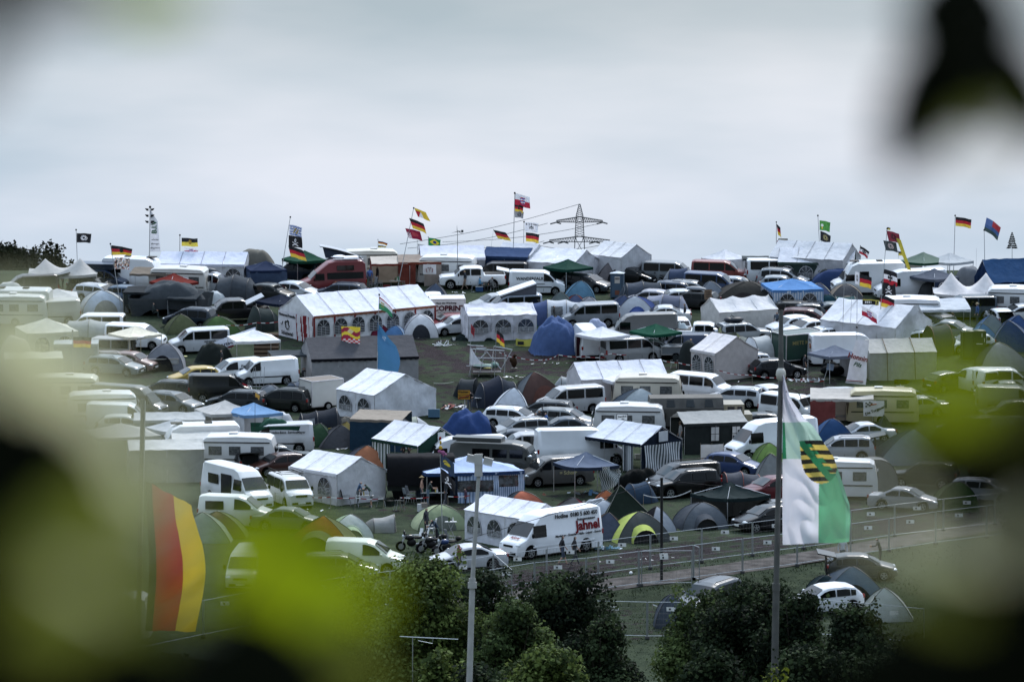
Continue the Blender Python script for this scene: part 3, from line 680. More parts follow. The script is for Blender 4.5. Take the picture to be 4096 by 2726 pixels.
def darkred(u, v): return FW if v > .4 and u < .28 and int(u * 22 + v * 15) % 2 else ((.25, .01, .04) if (u - .55) ** 2 + (v - .5) ** 2 > .05 else (.4, .05, .07))
def reich(u, v):
 x, y = (u - .5) * 1.5, v - .5; r = max(abs(x), abs(y))
 if (abs(x) < .06 + .1 * abs(y) * 2 and abs(y) < .3) or (abs(y) < .06 + .1 * abs(x) * 2 and abs(x) < .3): return FK
 return FK if v < .333 else (FW if v < .667 else FR)
def tri_green(u, v): return (.72, .75, .72) if (u - .25) ** 2 + (v - .45) ** 2 < .02 else ((.7, .45, .06) if abs(u - .25) < .07 and v > .5 and v < .85 else (.08, .28, .06))
def skullw(u, v): return FK if (abs(v - .2) < .07 and int(u * 14) % 2) or ((u - .5) / .16) ** 2 + ((v - .55) / .2) ** 2 < 1 and int(u * 30 + v * 20) % 3 else FW
def emblem(base, fg, kind=0):
 def f(u, v):
  x, y = (u - .5) / .22, (v - .5) / .3; r = x * x + y * y
  if r < 1 and (int(u * 26 + v * 14) % 3 or r < .3) and not (r < .12): return fg
  return base
 return f
def checker(u, v):
 if v < .5:
  k = v + .1 * math.sin(u * 6)
  return (.7, .55, .05) if k < .12 or .3 < k < .42 else ((.28, .02, .05) if (u - .5) ** 2 * 6 + (v - .2) ** 2 * 12 > .12 else (.6, .5, .3))
 if v < .75: return (.6, .6, .6) if (int(u * 8) + int(v * 16)) % 2 else (.5, .02, .03)
 return FK if abs(u - .45) < .12 and v < .88 else (.45, .02, .03)
def collage(u, v):
 k = noise.cell(Vector((u * 14, v * 10, 3))); return [FK, FW, (.35, .12, .08), (.3, .3, .32), (.6, .45, .35)][int(k * 5) % 5]
def flag(tile, u, v, d, w, h, pat, label, droop=.25, wave=.10, seed=0, yaw=-8, name='flag', nx=26, ny=18, tilt=0, group='flags flying over the campsite', taper=0, cat='flag', mats=None):
 loc = at(tile, u, v, d); T = thing(name, label, cat, loc, yaw, group, 0); m = MB()
 def fn(a, b):
  k = a ** 1.3; x = w * a * (1 - .10 * droop) ; z = -h * b * (1 - taper * a) - h * droop * k - .03 * math.sin(a * 9 + seed) * a
  y = wave * (math.sin(a * 8.5 + b * 2.2 + seed) + .45 * math.sin(a * 17 - b * 4 + seed * 2)) * (.15 + a) * w * .9
  x += .25 * wave * math.sin(a * 8.5 + b * 3 + seed) * a + math.tan(R(tilt)) * -z
  return (x, y, z)
 m.grid(fn, nx, ny, 0, pat); m.f = [f[::-1] for f in m.f]
 part('cloth', m, PRINT, T, True, 80); return T
def flagpole(tile, u0, v0, u1, v1, label, r=.035, h=None, topball=True, col=(.5, .51, .53), dd=None, group='flag poles on the campsite', name='flag_pole', cat='flag pole', lean=0):
 """u0,v0 foot on the ground; u1,v1 tip"""
 p = G(tile, u0, v0) if dd is None else None
 d = p.y if p else dd
 if p is None: q = at(tile, u0, v0, d); p = Vector((q.x, d, q.z))
 e = at(tile, u1, v1, d); T = thing(name, label, cat, p, 0, group, 0)
 m = MB(); m.tube([(0, 0, -.1), tuple(e - p)], r, 7, r2=r * .7); part('pole', m, metal(col), T)
 if topball: part('finial', MB().ell(*(e - p), r * 2.2, r * 2.2, r * 2.4), plastic((.05, .05, .05)), T)
 return d
# ---- people
def _pose(kind):
 """returns joints {name:(x,y,z,r)}, bones [(a,b,region)]; figure faces +x"""
 J = dict(pel=(0, 0, .95, .125), sp=(0, 0, 1.13, .12), ch=(0, 0, 1.34, .14), nk=(0, 0, 1.50, .055), hd=(.02, 0, 1.62, .095), ht=(.0, 0, 1.70, .085), ns=(.115, 0, 1.60, .02))
 for s, q in ((1, 'l'), (-1, 'r')):
  J.update({q + 'sh': (0, s * .19, 1.43, .065), q + 'el': (-.03, s * .25, 1.15, .045), q + 'wr': (.05, s * .26, .90, .03), q + 'hp': (0, s * .10, .90, .095), q + 'kn': (.02, s * .11, .49, .062), q + 'an': (-.02, s * .12, .08, .042), q + 'to': (.15, s * .13, .04, .035)})
 def setj(**k):
  for a, b in k.items(): J[a] = (*b, J[a][3])
 if kind == 'walk':
  setj(lkn=(.14, .1, .5), lan=(.28, .1, .09), lto=(.44, .1, .06), rkn=(.0, -.1, .49), ran=(-.26, -.1, .14), rto=(-.12, -.1, .05), lel=(-.12, .26, 1.17), lwr=(-.06, .27, .93), rel=(.06, -.26, 1.15), rwr=(.2, -.26, .95))
 if kind in ('reach', 'bend'):
  b = .16 if kind == 'reach' else .34
  for k in ('sp', 'ch', 'nk', 'hd', 'ht', 'ns', 'lsh', 'rsh'):
   x, y, z, r = J[k]; f = (z - .95) / .6; J[k] = (x + b * f, y, z - .5 * b * f * f, r)
  X, Z = J['lsh'][0], J['lsh'][2]
  setj(lel=(X + .16, .24, Z - .24), lwr=(X + .40, .14, Z - .24), rel=(X + .12, -.24, Z - .25), rwr=(X + .36, -.12, Z - .30))
 if kind == 'sit':
  for k in J:
   x, y, z, r = J[k]; J[k] = (x, y, z - .42, r)
  setj(lkn=(.42, .13, .50), rkn=(.42, -.13, .50), lan=(.44, .13, .08), ran=(.40, -.14, .08), lto=(.6, .13, .04), rto=(.56, -.15, .04), lel=(.05, .26, .74), rel=(.05, -.26, .74), lwr=(.28, .18, .66), rwr=(.28, -.18, .66))
 if kind == 'up':
  setj(lel=(.12, .27, 1.62), lwr=(.1, .2, 1.85))
 B = [('pel', 'sp', 'top'), ('sp', 'ch', 'top'), ('ch', 'nk', 'top'), ('nk', 'hd', 'skin'), ('hd', 'ht', 'hair'), ('hd', 'ns', 'skin')]
 for q in 'lr':
  B += [('ch', q + 'sh', 'top'), (q + 'sh', q + 'el', 'top'), (q + 'el', q + 'wr', 'arm'), ('pel', q + 'hp', 'leg'), (q + 'hp', q + 'kn', 'leg'), (q + 'kn', q + 'an', 'shin'), (q + 'an', q + 'to', 'shoe')]
  e = Vector(J[q + 'el'][:3]); w = Vector(J[q + 'wr'][:3]); d = (w - e).normalized(); side = Vector((1, 0, 0)) if abs(d.z) > .7 else Vector((0, 0, 1)); side = (side - d * side.dot(d)).normalized(); cur = d.cross(side) * (1 if q == 'l' else -1)
  pm = w + d * .07; J[q + 'pm'] = (*pm, .032); B.append((q + 'wr', q + 'pm', 'skin'))
  for k in range(4):
   a = pm + side * (.03 - .02 * k) + d * .03; ln = (.035, .042, .038, .028)[k]; b2 = a + d * ln; c = b2 + (d * .7 + cur * .6) * ln * .8
   J[f'{q}f{k}'] = (*a, .009); J[f'{q}g{k}'] = (*b2, .009); J[f'{q}h{k}'] = (*c, .008); B += [(q + 'pm', f'{q}f{k}', 'skin'), (f'{q}f{k}', f'{q}g{k}', 'skin'), (f'{q}g{k}', f'{q}h{k}', 'skin')]
  a = w + d * .03 + side * .035; b2 = a + (d + side).normalized() * .04; J[q + 't0'] = (*a, .011); J[q + 't1'] = (*b2, .010); B += [(q + 'wr', q + 't0', 'skin'), (q + 't0', q + 't1', 'skin')]
 return J, B
_pmesh = {}
def person_mesh(kind):
 if kind in _pmesh: return _pmesh[kind]
 J, B = _pose(kind); names = list(J); me = bpy.data.meshes.new('p'); me.from_pydata([J[n][:3] for n in names], [(names.index(a), names.index(b)) for a, b, _ in B], [])
 o = bpy.data.objects.new('p', me); COL.objects.link(o); o.modifiers.new('s', 'SKIN'); ss = o.modifiers.new('u', 'SUBSURF'); ss.levels = 1; ss.render_levels = 1
 if not me.skin_vertices:
  bm = bmesh.new(); bm.from_mesh(me); bm.verts.layers.skin.verify(); bm.to_mesh(me); bm.free()
 for i, n in enumerate(names):
  r = J[n][3]; me.skin_vertices[0].data[i].radius = (r * (1.25 if n in ('ch', 'pel', 'sp') else 1), r * (.85 if n in ('ch', 'sp') else 1)) ; me.skin_vertices[0].data[i].use_root = (n == 'pel')
 bpy.context.view_layer.update(); m2 = bpy.data.meshes.new_from_object(o.evaluated_get(bpy.context.evaluated_depsgraph_get()))
 bpy.data.objects.remove(o)
 V = [v.co.copy() for v in m2.vertices]; Fc = [tuple(p.vertices) for p in m2.polygons]; reg = []
 seg = [(Vector(J[a][:3]), Vector(J[b][:3]), r, J[a][3]) for a, b, r in B]
 for f in Fc:
  c = sum((V[i] for i in f), Vector()) / len(f); best = 9; br = 'top'
  for a, b, r, rad in seg:
   ab = b - a; t = max(0, min(1, (c - a).dot(ab) / max(ab.length_squared, 1e-8))); d = (c - (a + ab * t)).length - rad * .6
   if d < best: best = d; br = r
  H = Vector(J['hd'][:3])
  if br in ('skin', 'hair') and c.z > H.z - .16: br = 'hair' if (c.z > H.z + .045 or (c.x < H.x - .02 and c.z > H.z - .07)) else 'skin'
  reg.append(br)
 _pmesh[kind] = ([tuple(v) for v in V], Fc, reg); bpy.data.meshes.remove(m2); return _pmesh[kind]
SK = (.42, .25, .18)
def person(tile, u, v, h, pose, top, leg, label, hair=(.03, .022, .018), bare=True, short=False, shirtless=False, hat=None, sc=1.0, elev=0.0, dz=0):
 V, Fc, reg = person_mesh(pose); loc = G(tile, u, v); loc.z += elev; T = thing('person', label, 'person', loc, h, 'people on the campsite', 0)
 T.scale = (sc, sc, sc); cm = dict(skin=SK, hair=hair, top=SK if shirtless else top, arm=SK if (bare or shirtless) else top, leg=leg, shin=SK if short else leg, shoe=(.04, .04, .045))
 m = MB(); m.add(V, []);
 for f, r in zip(Fc, reg): m.f.append(f); m.m.append(0); m.c.append(cm[r])
 part('body', m, SKINM, T, True, 80)
 if hat:
  J, _ = _pose(pose); x, y, z, _r = J['ht']; part('hat', MB().ell(x, y, z + .03, .2, .2, .018, 0, None, 12, 4).ell(x, y, z + .06, .1, .1, .08, 0, None, 10, 6), cloth(hat), T)
 return T
# ---- plants
_leafm = {}
def leafmat(name, c, tr=.3):
 k = (name, c)
 if k not in _leafm: _leafm[k] = mat(name, c, rough=.7, var=.35, trans=tr, scale=.8, spec=.06)
 return _leafm[k]
def leafy(mb, blobs, n, size, mats, seed, up=.25, droopy=0.0):
 rr = random.Random(seed); tot = sum(b[3] * b[4] * b[5] for b in blobs)
 for bi, (x, y, z, a, b, c) in enumerate(blobs):
  k = max(20, int(n * a * b * c / tot)); mi = rr.randrange(mats)
  for _ in range(k):
   d = Vector((rr.gauss(0, 1), rr.gauss(0, 1), rr.gauss(0, 1))).normalized(); r = rr.random() ** .34 * (1 + .34 * noise.noise(d * 2.4 + Vector((bi, seed, 0))))
   p = Vector((x + a * d.x * r, y + b * d.y * r, z + c * d.z * r)); nn = (d + Vector((0, 0, up)) + Vector((rr.uniform(-1, 1), rr.uniform(-1, 1), rr.uniform(-1, 1))) * .9).normalized()
   t = nn.orthogonal().normalized(); t = Matrix.Rotation(rr.uniform(0, 6.28), 3, nn) @ t; q = nn.cross(t); L = size * rr.uniform(.6, 1.3); w = L * .42
   mb.add([p, p + t * L * .5 + q * w - nn * L * .08, p + t * L, p + t * L * .5 - q * w - nn * L * .08], [(0, 1, 2, 3)], mi if rr.random() < .75 else rr.randrange(mats))
def bush(tile, u, t, d, W, H, D, cols, label, n=9000, size=.16, seed=1, gz=None, nb=16, name='bush', cat='bush', group='bushes and trees below the camp', tr=.3, shape=0):
 p = at(tile, u, t, d); g = ground(p.x, d); H = max(p.z - g, 1.0) if H is None else H; loc = Vector((p.x, d, p.z - H))
 T = thing(name, label, cat, loc, 0, group, 0); rr = random.Random(seed); bl = []
 for i in range(nb):
  a = rr.uniform(0, 6.28); q = rr.random() ** .6; hz = rr.random(); k = (1 - .55 * hz ** 2 if not shape else 1 - .85 * hz)
  s = rr.uniform(.16, .30) * (1.25 - .5 * hz)
  bl.append((math.cos(a) * q * W * .42 * k, math.sin(a) * q * D * .42 * k, H * (.18 + .70 * hz), W * s * .85, D * s * .85, H * s * .5))
 for i in range(8):
  a = rr.uniform(0, 6.28); q = rr.uniform(.25, 1); bl.append((math.cos(a) * q * W * .40, math.sin(a) * q * D * .4, H * rr.uniform(.5, .93), W * .07, D * .07, H * .10))
 m = MB(); leafy(m, bl, n, size, len(cols), seed); part('crown', m, [leafmat('foliage', c, tr) for c in cols], T, False)
 tk = MB()
 for i in range(7):
  a = i * .9 + rr.random(); e = Vector((math.cos(a) * W * .3, math.sin(a) * D * .3, H * rr.uniform(.55, .85)))
  tk.tube([(0, 0, -.3), (e.x * .25, e.y * .25, H * .22), tuple(e * .6 + Vector((0, 0, H * .05))), tuple(e)], .09, 6, r2=.015)
 part('trunk', tk, mat('bark', (.07, .05, .035), rough=.9, bump=.5), T); return T
# ---- furniture and fences
def chair(tile, u, v, h, col, label, white=False):
 T = thing('folding_chair' if not white else 'plastic_chair', label, 'chair', G(tile, u, v), h, 'camping chairs', 0); c = cloth(col) if not white else plastic(col)
 part('seat', MB().box(0, 0, .44, .46, .5, .04), c, T, False); part('backrest', MB().box(0, 0, 0, .04, .5, .6, 0, None, Matrix.Translation((-.3, 0, .75)) @ Matrix.Rotation(R(-14), 4, 'Y')), c, T, False)
 for x in (.2, -.2):
  for y in (.23, -.23): part('leg', MB().tube([(x, y, .44), (x * 1.5, y, -.02)], .014, 5), metal() if not white else c, T)
 for y in (.26, -.26): part('armrest', MB().box(0, y, .64, .46, .05, .03).tube([(.2, y, .44), (.2, y, .64)], .012, 4), c if white else metal(), T)
def table(tile, u, v, h, L, Wd, col, label, items=True):
 T = thing('camping_table', label, 'table', G(tile, u, v), h, 'camping tables', 0); part('tabletop', MB().box(0, 0, .72, L, Wd, .04), plastic(col), T, False)
 for x in (L * .42, -L * .42):
  for y in (1, -1): part('leg', MB().tube([(x, y * Wd * .4, .7), (x - .1 * (1 if x > 0 else -1), -y * Wd * .4, -.02)], .015, 5), metal(), T)
def bottle_set(tile, u, v, label, n=5, sp=.8, elev=.74):
 T = thing('tableware', label, 'tableware', G(tile, u, v) + Vector((0, 0, elev)), 0, None, 0); rr = random.Random(u)
 for i in range(n):
  x, y = rr.uniform(-sp / 2, sp / 2), rr.uniform(-.2, .2); part('bottle', MB().tube([(x, y, 0), (x, y, .16), (x, y, .26)], .045, 7, r2=.02), plastic(rr.choice([(.1, .05, .02), (.6, .6, .6), (.05, .2, .08), (.5, .4, .1)])), T)
def fence_panel(a, b, label, sign=True, group='mobile fence panels along the track', Hh=2.0, lean=0):
 a, b = Vector(a), Vector(b); T = thing('fence_panel', label, 'fence', a, 0, group, 0); d = b - a; L = d.length; z = Vector((0, 0, 1)); n = Vector((-d.y, d.x, 0)).normalized()
 f = MB(); w = MB(); lo, hi = .15, Hh
 P = lambda s, h: d * s + z * h + n * (lean * h)
 for s in (.01, .99): f.tube([P(s, .02), P(s, hi)], .028, 6)
 for h in (lo, hi): f.tube([P(.01, h), P(.99, h)], .019, 6)
 k = int(L / .22)
 for i in range(1, k): w.tube([P(i / k, lo), P(i / k, hi)], .003, 3)
 for i in (1, 2, 3, 4, 5): w.tube([P(.01, lo + (hi - lo) * i / 6), P(.99, lo + (hi - lo) * i / 6)], .004, 3)
 part('frame', f, metal((.42, .44, .46)), T); part('wire_mesh', w, mat('galvanised_wire', (.20, .21, .22), rough=.8), T, False)
 part('foot', MB().box(*(P(0, .06)), .22, .6, .14), mat('concrete_foot', (.10, .10, .10), rough=.9), T, False)
 if sign: part('sign', MB().box(*(P(.45, 1.62) - n * .02), .48, .02, .22, 0, None), PLATE, T, False).children
 if sign: part('sign_mark', MB().box(*(P(.43, 1.62) - n * .035), .1, .01, .1, 0, None), INK, T, False)
def tape(pts, label, r=.03, seg=.35, c1=(.75, .75, .75), c2=(.45, .03, .04), name='barrier_tape'):
 T = thing(name, label, 'barrier tape', pts[0], 0, 'barrier tapes', 0); o = Vector(pts[0]); m = MB(); i = 0
 for a, b in zip(pts, pts[1:]):
  a, b = Vector(a) - o, Vector(b) - o; L = (b - a).length; k = max(2, int(L / seg))
  for j in range(k):
   def q(t): p = a.lerp(b, t); p.z -= .25 * min(1, L / 6) * math.sin(math.pi * t); return p
   p0, p1 = q(j / k), q((j + 1) / k); u = Vector((0, 0, r))
   m.add([p0 - u, p1 - u, p1 + u, p0 + u], [(0, 1, 2, 3)], i % 2); i += 1
 part('tape', m, [plastic(c1), plastic(c2)], T, False)
 for p in pts: q = Vector(p) - o; part('stake', MB().tube([(q.x, q.y, q.z + .05), (q.x, q.y, ground(p[0], p[1]) - o.z - .1)], .018, 5), plastic((.3, .25, .2)), T)
def crate(tile, u, v, h, s, col, label, elev=0):
 T = thing('crate', label, 'crate', G(tile, u, v) + Vector((0, 0, elev)), h, 'crates and boxes', 0); w, l, z = s; m = MB()
 m.box(0, 0, z / 2, l, w, z)
 for k in range(4): m.box(0, 0, z * (.15 + .23 * k), l + .02, w + .02, .03)
 part('body', m, plastic(col), T, False); part('opening', MB().box(0, 0, z + .003, l * .86, w * .82, .006), INK, T, False)
# ---- the setting
def dseg(px, py, a, b):
 ab = (b[0] - a[0], b[1] - a[1]); L2_ = ab[0] ** 2 + ab[1] ** 2; t = max(0, min(1, ((px - a[0]) * ab[0] + (py - a[1]) * ab[1]) / L2_))
 return math.hypot(px - a[0] - ab[0] * t, py - a[1] - ab[1] * t)
def line(*pts): return [tuple(G('P', a, b)[:2]) for a, b in pts]
MUD = [(line((1690, 1405), (1950, 1420), (2150, 1425), (2420, 1385)), 3.6, 1.0), (line((1700, 1465), (2000, 1470), (2300, 1478), (2500, 1445)), 3.0, .95), (line((2400, 1440), (2700, 1470), (2900, 1520), (3250, 1530)), 2.2, .8),
       (line((2860, 1540), (3200, 1560), (3420, 1570)), 2.6, .75), (line((2100, 2345), (2400, 2262), (2700, 2215), (3100, 2165), (3600, 2095), (4200, 2000)), 3.0, .9),
       (line((300, 1400), (600, 1480), (820, 1530)), 2.0, .6), (line((1700, 1640), (1850, 1650)), 1.6, .6), (line((2480, 2470), (2700, 2480), (2560, 2510)), 2.2, .6), (line((2250, 1955), (2500, 1930)), 1.6, .5)]
ROAD = line((1500, 2500), (1850, 2425), (2093, 2385), (2387, 2346), (2794, 2295), (3100, 2251), (3344, 2210), (3650, 2158), (4100, 2080), (4500, 2010))
def near(x, y, poly): return min(dseg(x, y, a, b) for a, b in zip(poly, poly[1:]))
def build_ground():
 xs = [-6000, -3000, -1200, -500, -250, -150, -100, -80] + [-65 + i * .62 for i in range(211)] + [80, 100, 150, 250, 500, 1200, 3000, 6000]
 ys = [-60, -30, -10, 0, 10, 25, 45, 70, 95, 120, 140, 160, 175, 190, 200, 208] + [215 + i * .62 for i in range(295)] + [402, 410, 420, 440, 480, 560, 700, 1000, 1500, 3000, 6000, 12000]
 m = MB(); nx = len(xs); mud = []
 for y in ys:
  for x in xs:
   z = ground(x, y)
   if 215 < y < 400 and abs(x) < 66:
    v = 0
    for pl, w, k in MUD:
     dd = near(x, y, pl); v = max(v, k * max(0, min(1, 1.6 - dd / w)) * (1 - .35 * (abs((dd * 1.1) % 1.0 - .5) < .16)))
    v *= .75 + .5 * noise.noise(Vector((x * .35, y * .2, 0)))
    if y > 262: v = max(v, .24 + .42 * noise.noise(Vector((x * .11, y * .07, 4))) + .2 * noise.noise(Vector((x * .5, y * .3, 7))))
    z += .035 * noise.noise(Vector((x * .8, y * .8, 2))) + .05 * noise.noise(Vector((x * .25, y * .25, 5))) - .03 * v + v * .04 * noise.noise(Vector((x * 2.1, y * 3, 9)))
   else: v = 0
   if y < 210 and y > -50: z += .15 * noise.noise(Vector((x * .1, y * .1, 0)))
   m.v.append((x, y, z)); mud.append(max(0, min(1, v)))
 for j in range(len(ys) - 1):
  for i in range(nx - 1): a = j * nx + i; m.f.append((a, a + 1, a + nx + 1, a + nx)); m.m.append(0); m.c.append(None)
 me = m.mesh('ground', [grass_mat()], True, 60); ca = me.attributes.new('mud', 'FLOAT', 'POINT'); ca.data.foreach_set('value', mud)
 o = obj('ground', me); o['kind'] = 'structure'
def grass_mat():
 m = bpy.data.materials.new('grass_and_mud'); m.use_nodes = True; t = m.node_tree; n = t.nodes; L = t.links.new; b = n['Principled BSDF']; b.inputs['Roughness'].default_value = 1; b.inputs['Specular IOR Level'].default_value = .02
 co = n.new('ShaderNodeTexCoord')
 def noi(sc, det=6, r=.6):
  q = n.new('ShaderNodeTexNoise'); q.inputs['Scale'].default_value = sc; q.inputs['Detail'].default_value = det; q.inputs['Roughness'].default_value = r; L(co.outputs['Object'], q.inputs[0]); return q.outputs[0]
 def ramp(src, stops):
  r = n.new('ShaderNodeValToRGB'); e = r.color_ramp.elements
  while len(e) < len(stops): e.new(.5)
  for x, (p, c) in zip(e, stops): x.position = p; x.color = (*c, 1)
  L(src, r.inputs[0]); return r.outputs[0]
 a, f, g = noi(.12, 3), noi(1.1), noi(9, 4, .7)
 mm = n.new('ShaderNodeMath'); mm.operation = 'ADD'; L(f, mm.inputs[0]); L(g, mm.inputs[1]); m2 = n.new('ShaderNodeMath'); m2.operation = 'MULTIPLY'; m2.inputs[1].default_value = .5; L(mm.outputs[0], m2.inputs[0])
 gr = ramp(m2.outputs[0], [(.3, (.017, .024, .015)), (.45, (.029, .038, .025)), (.55, (.040, .052, .032)), (.7, (.062, .07, .045))])
 md = ramp(g, [(.3, (.010, .008, .009)), (.5, (.026, .021, .023)), (.72, (.06, .05, .052))])
 at_ = n.new('ShaderNodeAttribute'); at_.attribute_name = 'mud'
 s1 = n.new('ShaderNodeMath'); s1.operation = 'SUBTRACT'; L(f, s1.inputs[0]); s1.inputs[1].default_value = .5
 s2 = n.new('ShaderNodeMath'); s2.operation = 'MULTIPLY_ADD'; L(s1.outputs[0], s2.inputs[0]); s2.inputs[1].default_value = 2.2; L(at_.outputs['Fac'], s2.inputs[2])
 r2 = n.new('ShaderNodeMapRange'); r2.inputs[1].default_value = .38; r2.inputs[2].default_value = .62; L(s2.outputs[0], r2.inputs[0])
 s3 = n.new('ShaderNodeMath'); s3.operation = 'MULTIPLY'; L(r2.outputs[0], s3.inputs[0])
 st = n.new('ShaderNodeMath'); st.operation = 'GREATER_THAN'; st.inputs[1].default_value = .02; L(at_.outputs['Fac'], st.inputs[0]); L(st.outputs[0], s3.inputs[1])
 mx_ = n.new('ShaderNodeMix'); mx_.data_type = 'RGBA'; L(s3.outputs[0], mx_.inputs[0]); L(gr, mx_.inputs[6]); L(md, mx_.inputs[7]);
 ml = n.new('ShaderNodeMapRange'); ml.inputs[1].default_value = .35; ml.inputs[2].default_value = .65; ml.inputs[3].default_value = .75; ml.inputs[4].default_value = 1.2; L(a, ml.inputs[0])
 vs = n.new('ShaderNodeVectorMath'); vs.operation = 'SCALE'; L(mx_.outputs[2], vs.inputs[0]); L(ml.outputs[0], vs.inputs['Scale']); L(vs.outputs[0], b.inputs['Base Color'])
 bu = n.new('ShaderNodeBump'); bu.inputs['Strength'].default_value = .8; bu.inputs['Distance'].default_value = .15; L(m2.outputs[0], bu.inputs['Height']); L(bu.outputs[0], b.inputs['Normal']); return m
build_ground()
m = MB(); P_ = ROAD; pts = []
for a, b in zip(P_, P_[1:]):
 for k in range(24): pts.append((a[0] + (b[0] - a[0]) * k / 24, a[1] + (b[1] - a[1]) * k / 24))
rows = []
for i, (x, y) in enumerate(pts):
 q = pts[min(i + 1, len(pts) - 1)]; p = pts[max(i - 1, 0)]; d = Vector((q[0] - p[0], q[1] - p[1])).normalized(); n_ = Vector((-d.y, d.x)); wv = 1.45 + .18 * noise.noise(Vector((x * .5, y * .5, 0)))
 rows.append([Vector((x + n_.x * wv * k / 4, y + n_.y * wv * k / 4, ground(x, y + n_.y * wv * k / 4) + .06 - .03 * (abs(k) / 4) ** 3)) for k in range(-4, 5)])
m.v = [tuple(v) for r in rows for v in r]
for i in range(len(rows) - 1):
 for k in range(8): m.f.append((i * 9 + k, i * 9 + k + 1, (i + 1) * 9 + k + 1, (i + 1) * 9 + k)); m.m.append(0); m.c.append(None)
o = obj('path', m.mesh('path', mat('path_gravel', (.145, .132, .125), rough=1, spec=.02, var=.5, bump=.8, scale=1.3))); o['kind'] = 'structure'
m = MB(); rr = random.Random(5)
for i in range(20000):
 v = rr.uniform(2180, 2726); u = rr.uniform(1500, 3700) if v > 2260 else rr.uniform(1000, 3900); p = G('P', u, v)
 dd = near(p.x, p.y, ROAD)
 if dd < 1.55: continue
 if near(p.x, p.y, MUD[4][0]) < 2.6 and rr.random() < .8: continue
 hgt = rr.uniform(.03, .09) * (1.9 if dd < 2.6 else 1); a = rr.uniform(0, 3.14); w = rr.uniform(.02, .05); dx, dy = math.cos(a) * w, math.sin(a) * w; lx, ly = rr.uniform(-.06, .06), rr.uniform(-.06, .06)
 m.add([(p.x - dx, p.y - dy, p.z - .02), (p.x + dx, p.y + dy, p.z - .02), (p.x + lx, p.y + ly, p.z + hgt)], [(0, 1, 2)], rr.randrange(3))
o = obj('grass', m.mesh('grass', [leafmat('grass_blade', c, .3) for c in ((.06, .09, .04), (.09, .12, .055), (.04, .065, .03))], False)); tag(o, 'short green grass tufts in the lower field and beside the path', 'grass', kind='stuff')
def lattice(m, p, q, w0, w1, n, r, ax1, ax2):
 p, q = Vector(p), Vector(q); ax1, ax2 = Vector(ax1), Vector(ax2); C = []
 for i in range(n + 1):
  t = i / n; c = p.lerp(q, t); w = w0 + (w1 - w0) * t; C.append([c + ax1 * w * a + ax2 * w * b for a, b in ((-1, -1), (1, -1), (1, 1), (-1, 1))])
 for k in range(4):
  m.tube([C[i][k] for i in range(n + 1)], r, 4)
  for i in range(n): m.tube([C[i][k], C[i + 1][(k + 1) % 4]], r * .5, 3); m.tube([C[i][(k + 1) % 4], C[i + 1][k]], r * .5, 3)
dP = 900.0; sP = F / dP; gP = ground(0, dP); top = at('A3', 2115, 165, dP); PY = thing('power_pylon', 'grey lattice electricity pylon with two cross arms rising behind the ridge', 'pylon', (top.x, dP, gP), 0, None, 0)
PMT = mat('galvanised_steel', (.14, .15, .17), rough=.6, metal=.3)
zz = lambda py: at('A3', 0, py, dP).z - gP
m = MB(); lattice(m, (0, 0, 0), (0, 0, zz(560)), 2.6, .95, 12, .10, (1, 0, 0), (0, 1, 0)); lattice(m, (0, 0, zz(560)), (0, 0, zz(300)), .95, .72, 9, .10, (1, 0, 0), (0, 1, 0)); lattice(m, (0, 0, zz(300)), (0, 0, zz(165)), .72, .12, 6, .10, (1, 0, 0), (0, 1, 0)); part('mast', m, PMT, PY, False)
for zc, hw in ((345, 4.9), (575, 6.4)):
 m = MB(); z0 = zz(zc + 35); z1 = zz(zc - 30)
 for s in (1, -1):
  X = s * hw
  for y in (.7, -.7):
   m.tube([(0, y, z0), (X, y * .2, z0 + .1)], .12, 4); m.tube([(0, y, z1), (X, y * .2, z0 + .35)], .12, 4)
   for k in range(1, 12):
    t0, t1 = k / 12, (k + .5) / 12; m.tube([(X * t0, y * (1 - .8 * t0), z0), (X * t1, y * (1 - .8 * t1), z1 + (z0 + .35 - z1) * t1)], .05, 3); m.tube([(X * (t0 + 1 / 12), y * .5, z0), (X * t1, y * (1 - .8 * t1), z1 + (z0 + .35 - z1) * t1)], .05, 3)
 part('cross_arm', m, PMT, PY, False); m = MB()
 for X in ([-hw, hw] if zc < 500 else [-hw, -hw * .52, hw * .52, hw]): m.tube([(X, 0, z0), (X - 1.3, 0, z0 - .35)], .16, 6); m.tube([(X, 0, z0), (X + 1.0, 0, z0 - .3)], .16, 6)
 part('insulator', m, PMT, PY, False)
for i, (x0, y0, x1, y1) in enumerate([(0, 635, 2115, 165), (90, 685, 1740, 390), (500, 610, 2350, 395), (900, 670, 1700, 600), (1620, 650, 2400, 640)]):
 a, b = at('A3', x0, y0, 905), at('A3', x1, y1, 900.5); T = thing('power_line', ['thin power line running up to the pylon tip', 'thin power line to the upper cross arm left end', 'thin power line passing to the upper cross arm right side', 'thin power line to the lower cross arm left end', 'thin power line just above the pale tents by the pylon'][i], 'cable', a, 0, 'overhead power lines', 0)
 part('wire', MB().tube([(0, 0, 0)] + [tuple((b - a) * (k / 10) - Vector((0, 0, .9 * math.sin(math.pi * k / 10)))) for k in range(1, 11)], .05, 4), PMT, T)
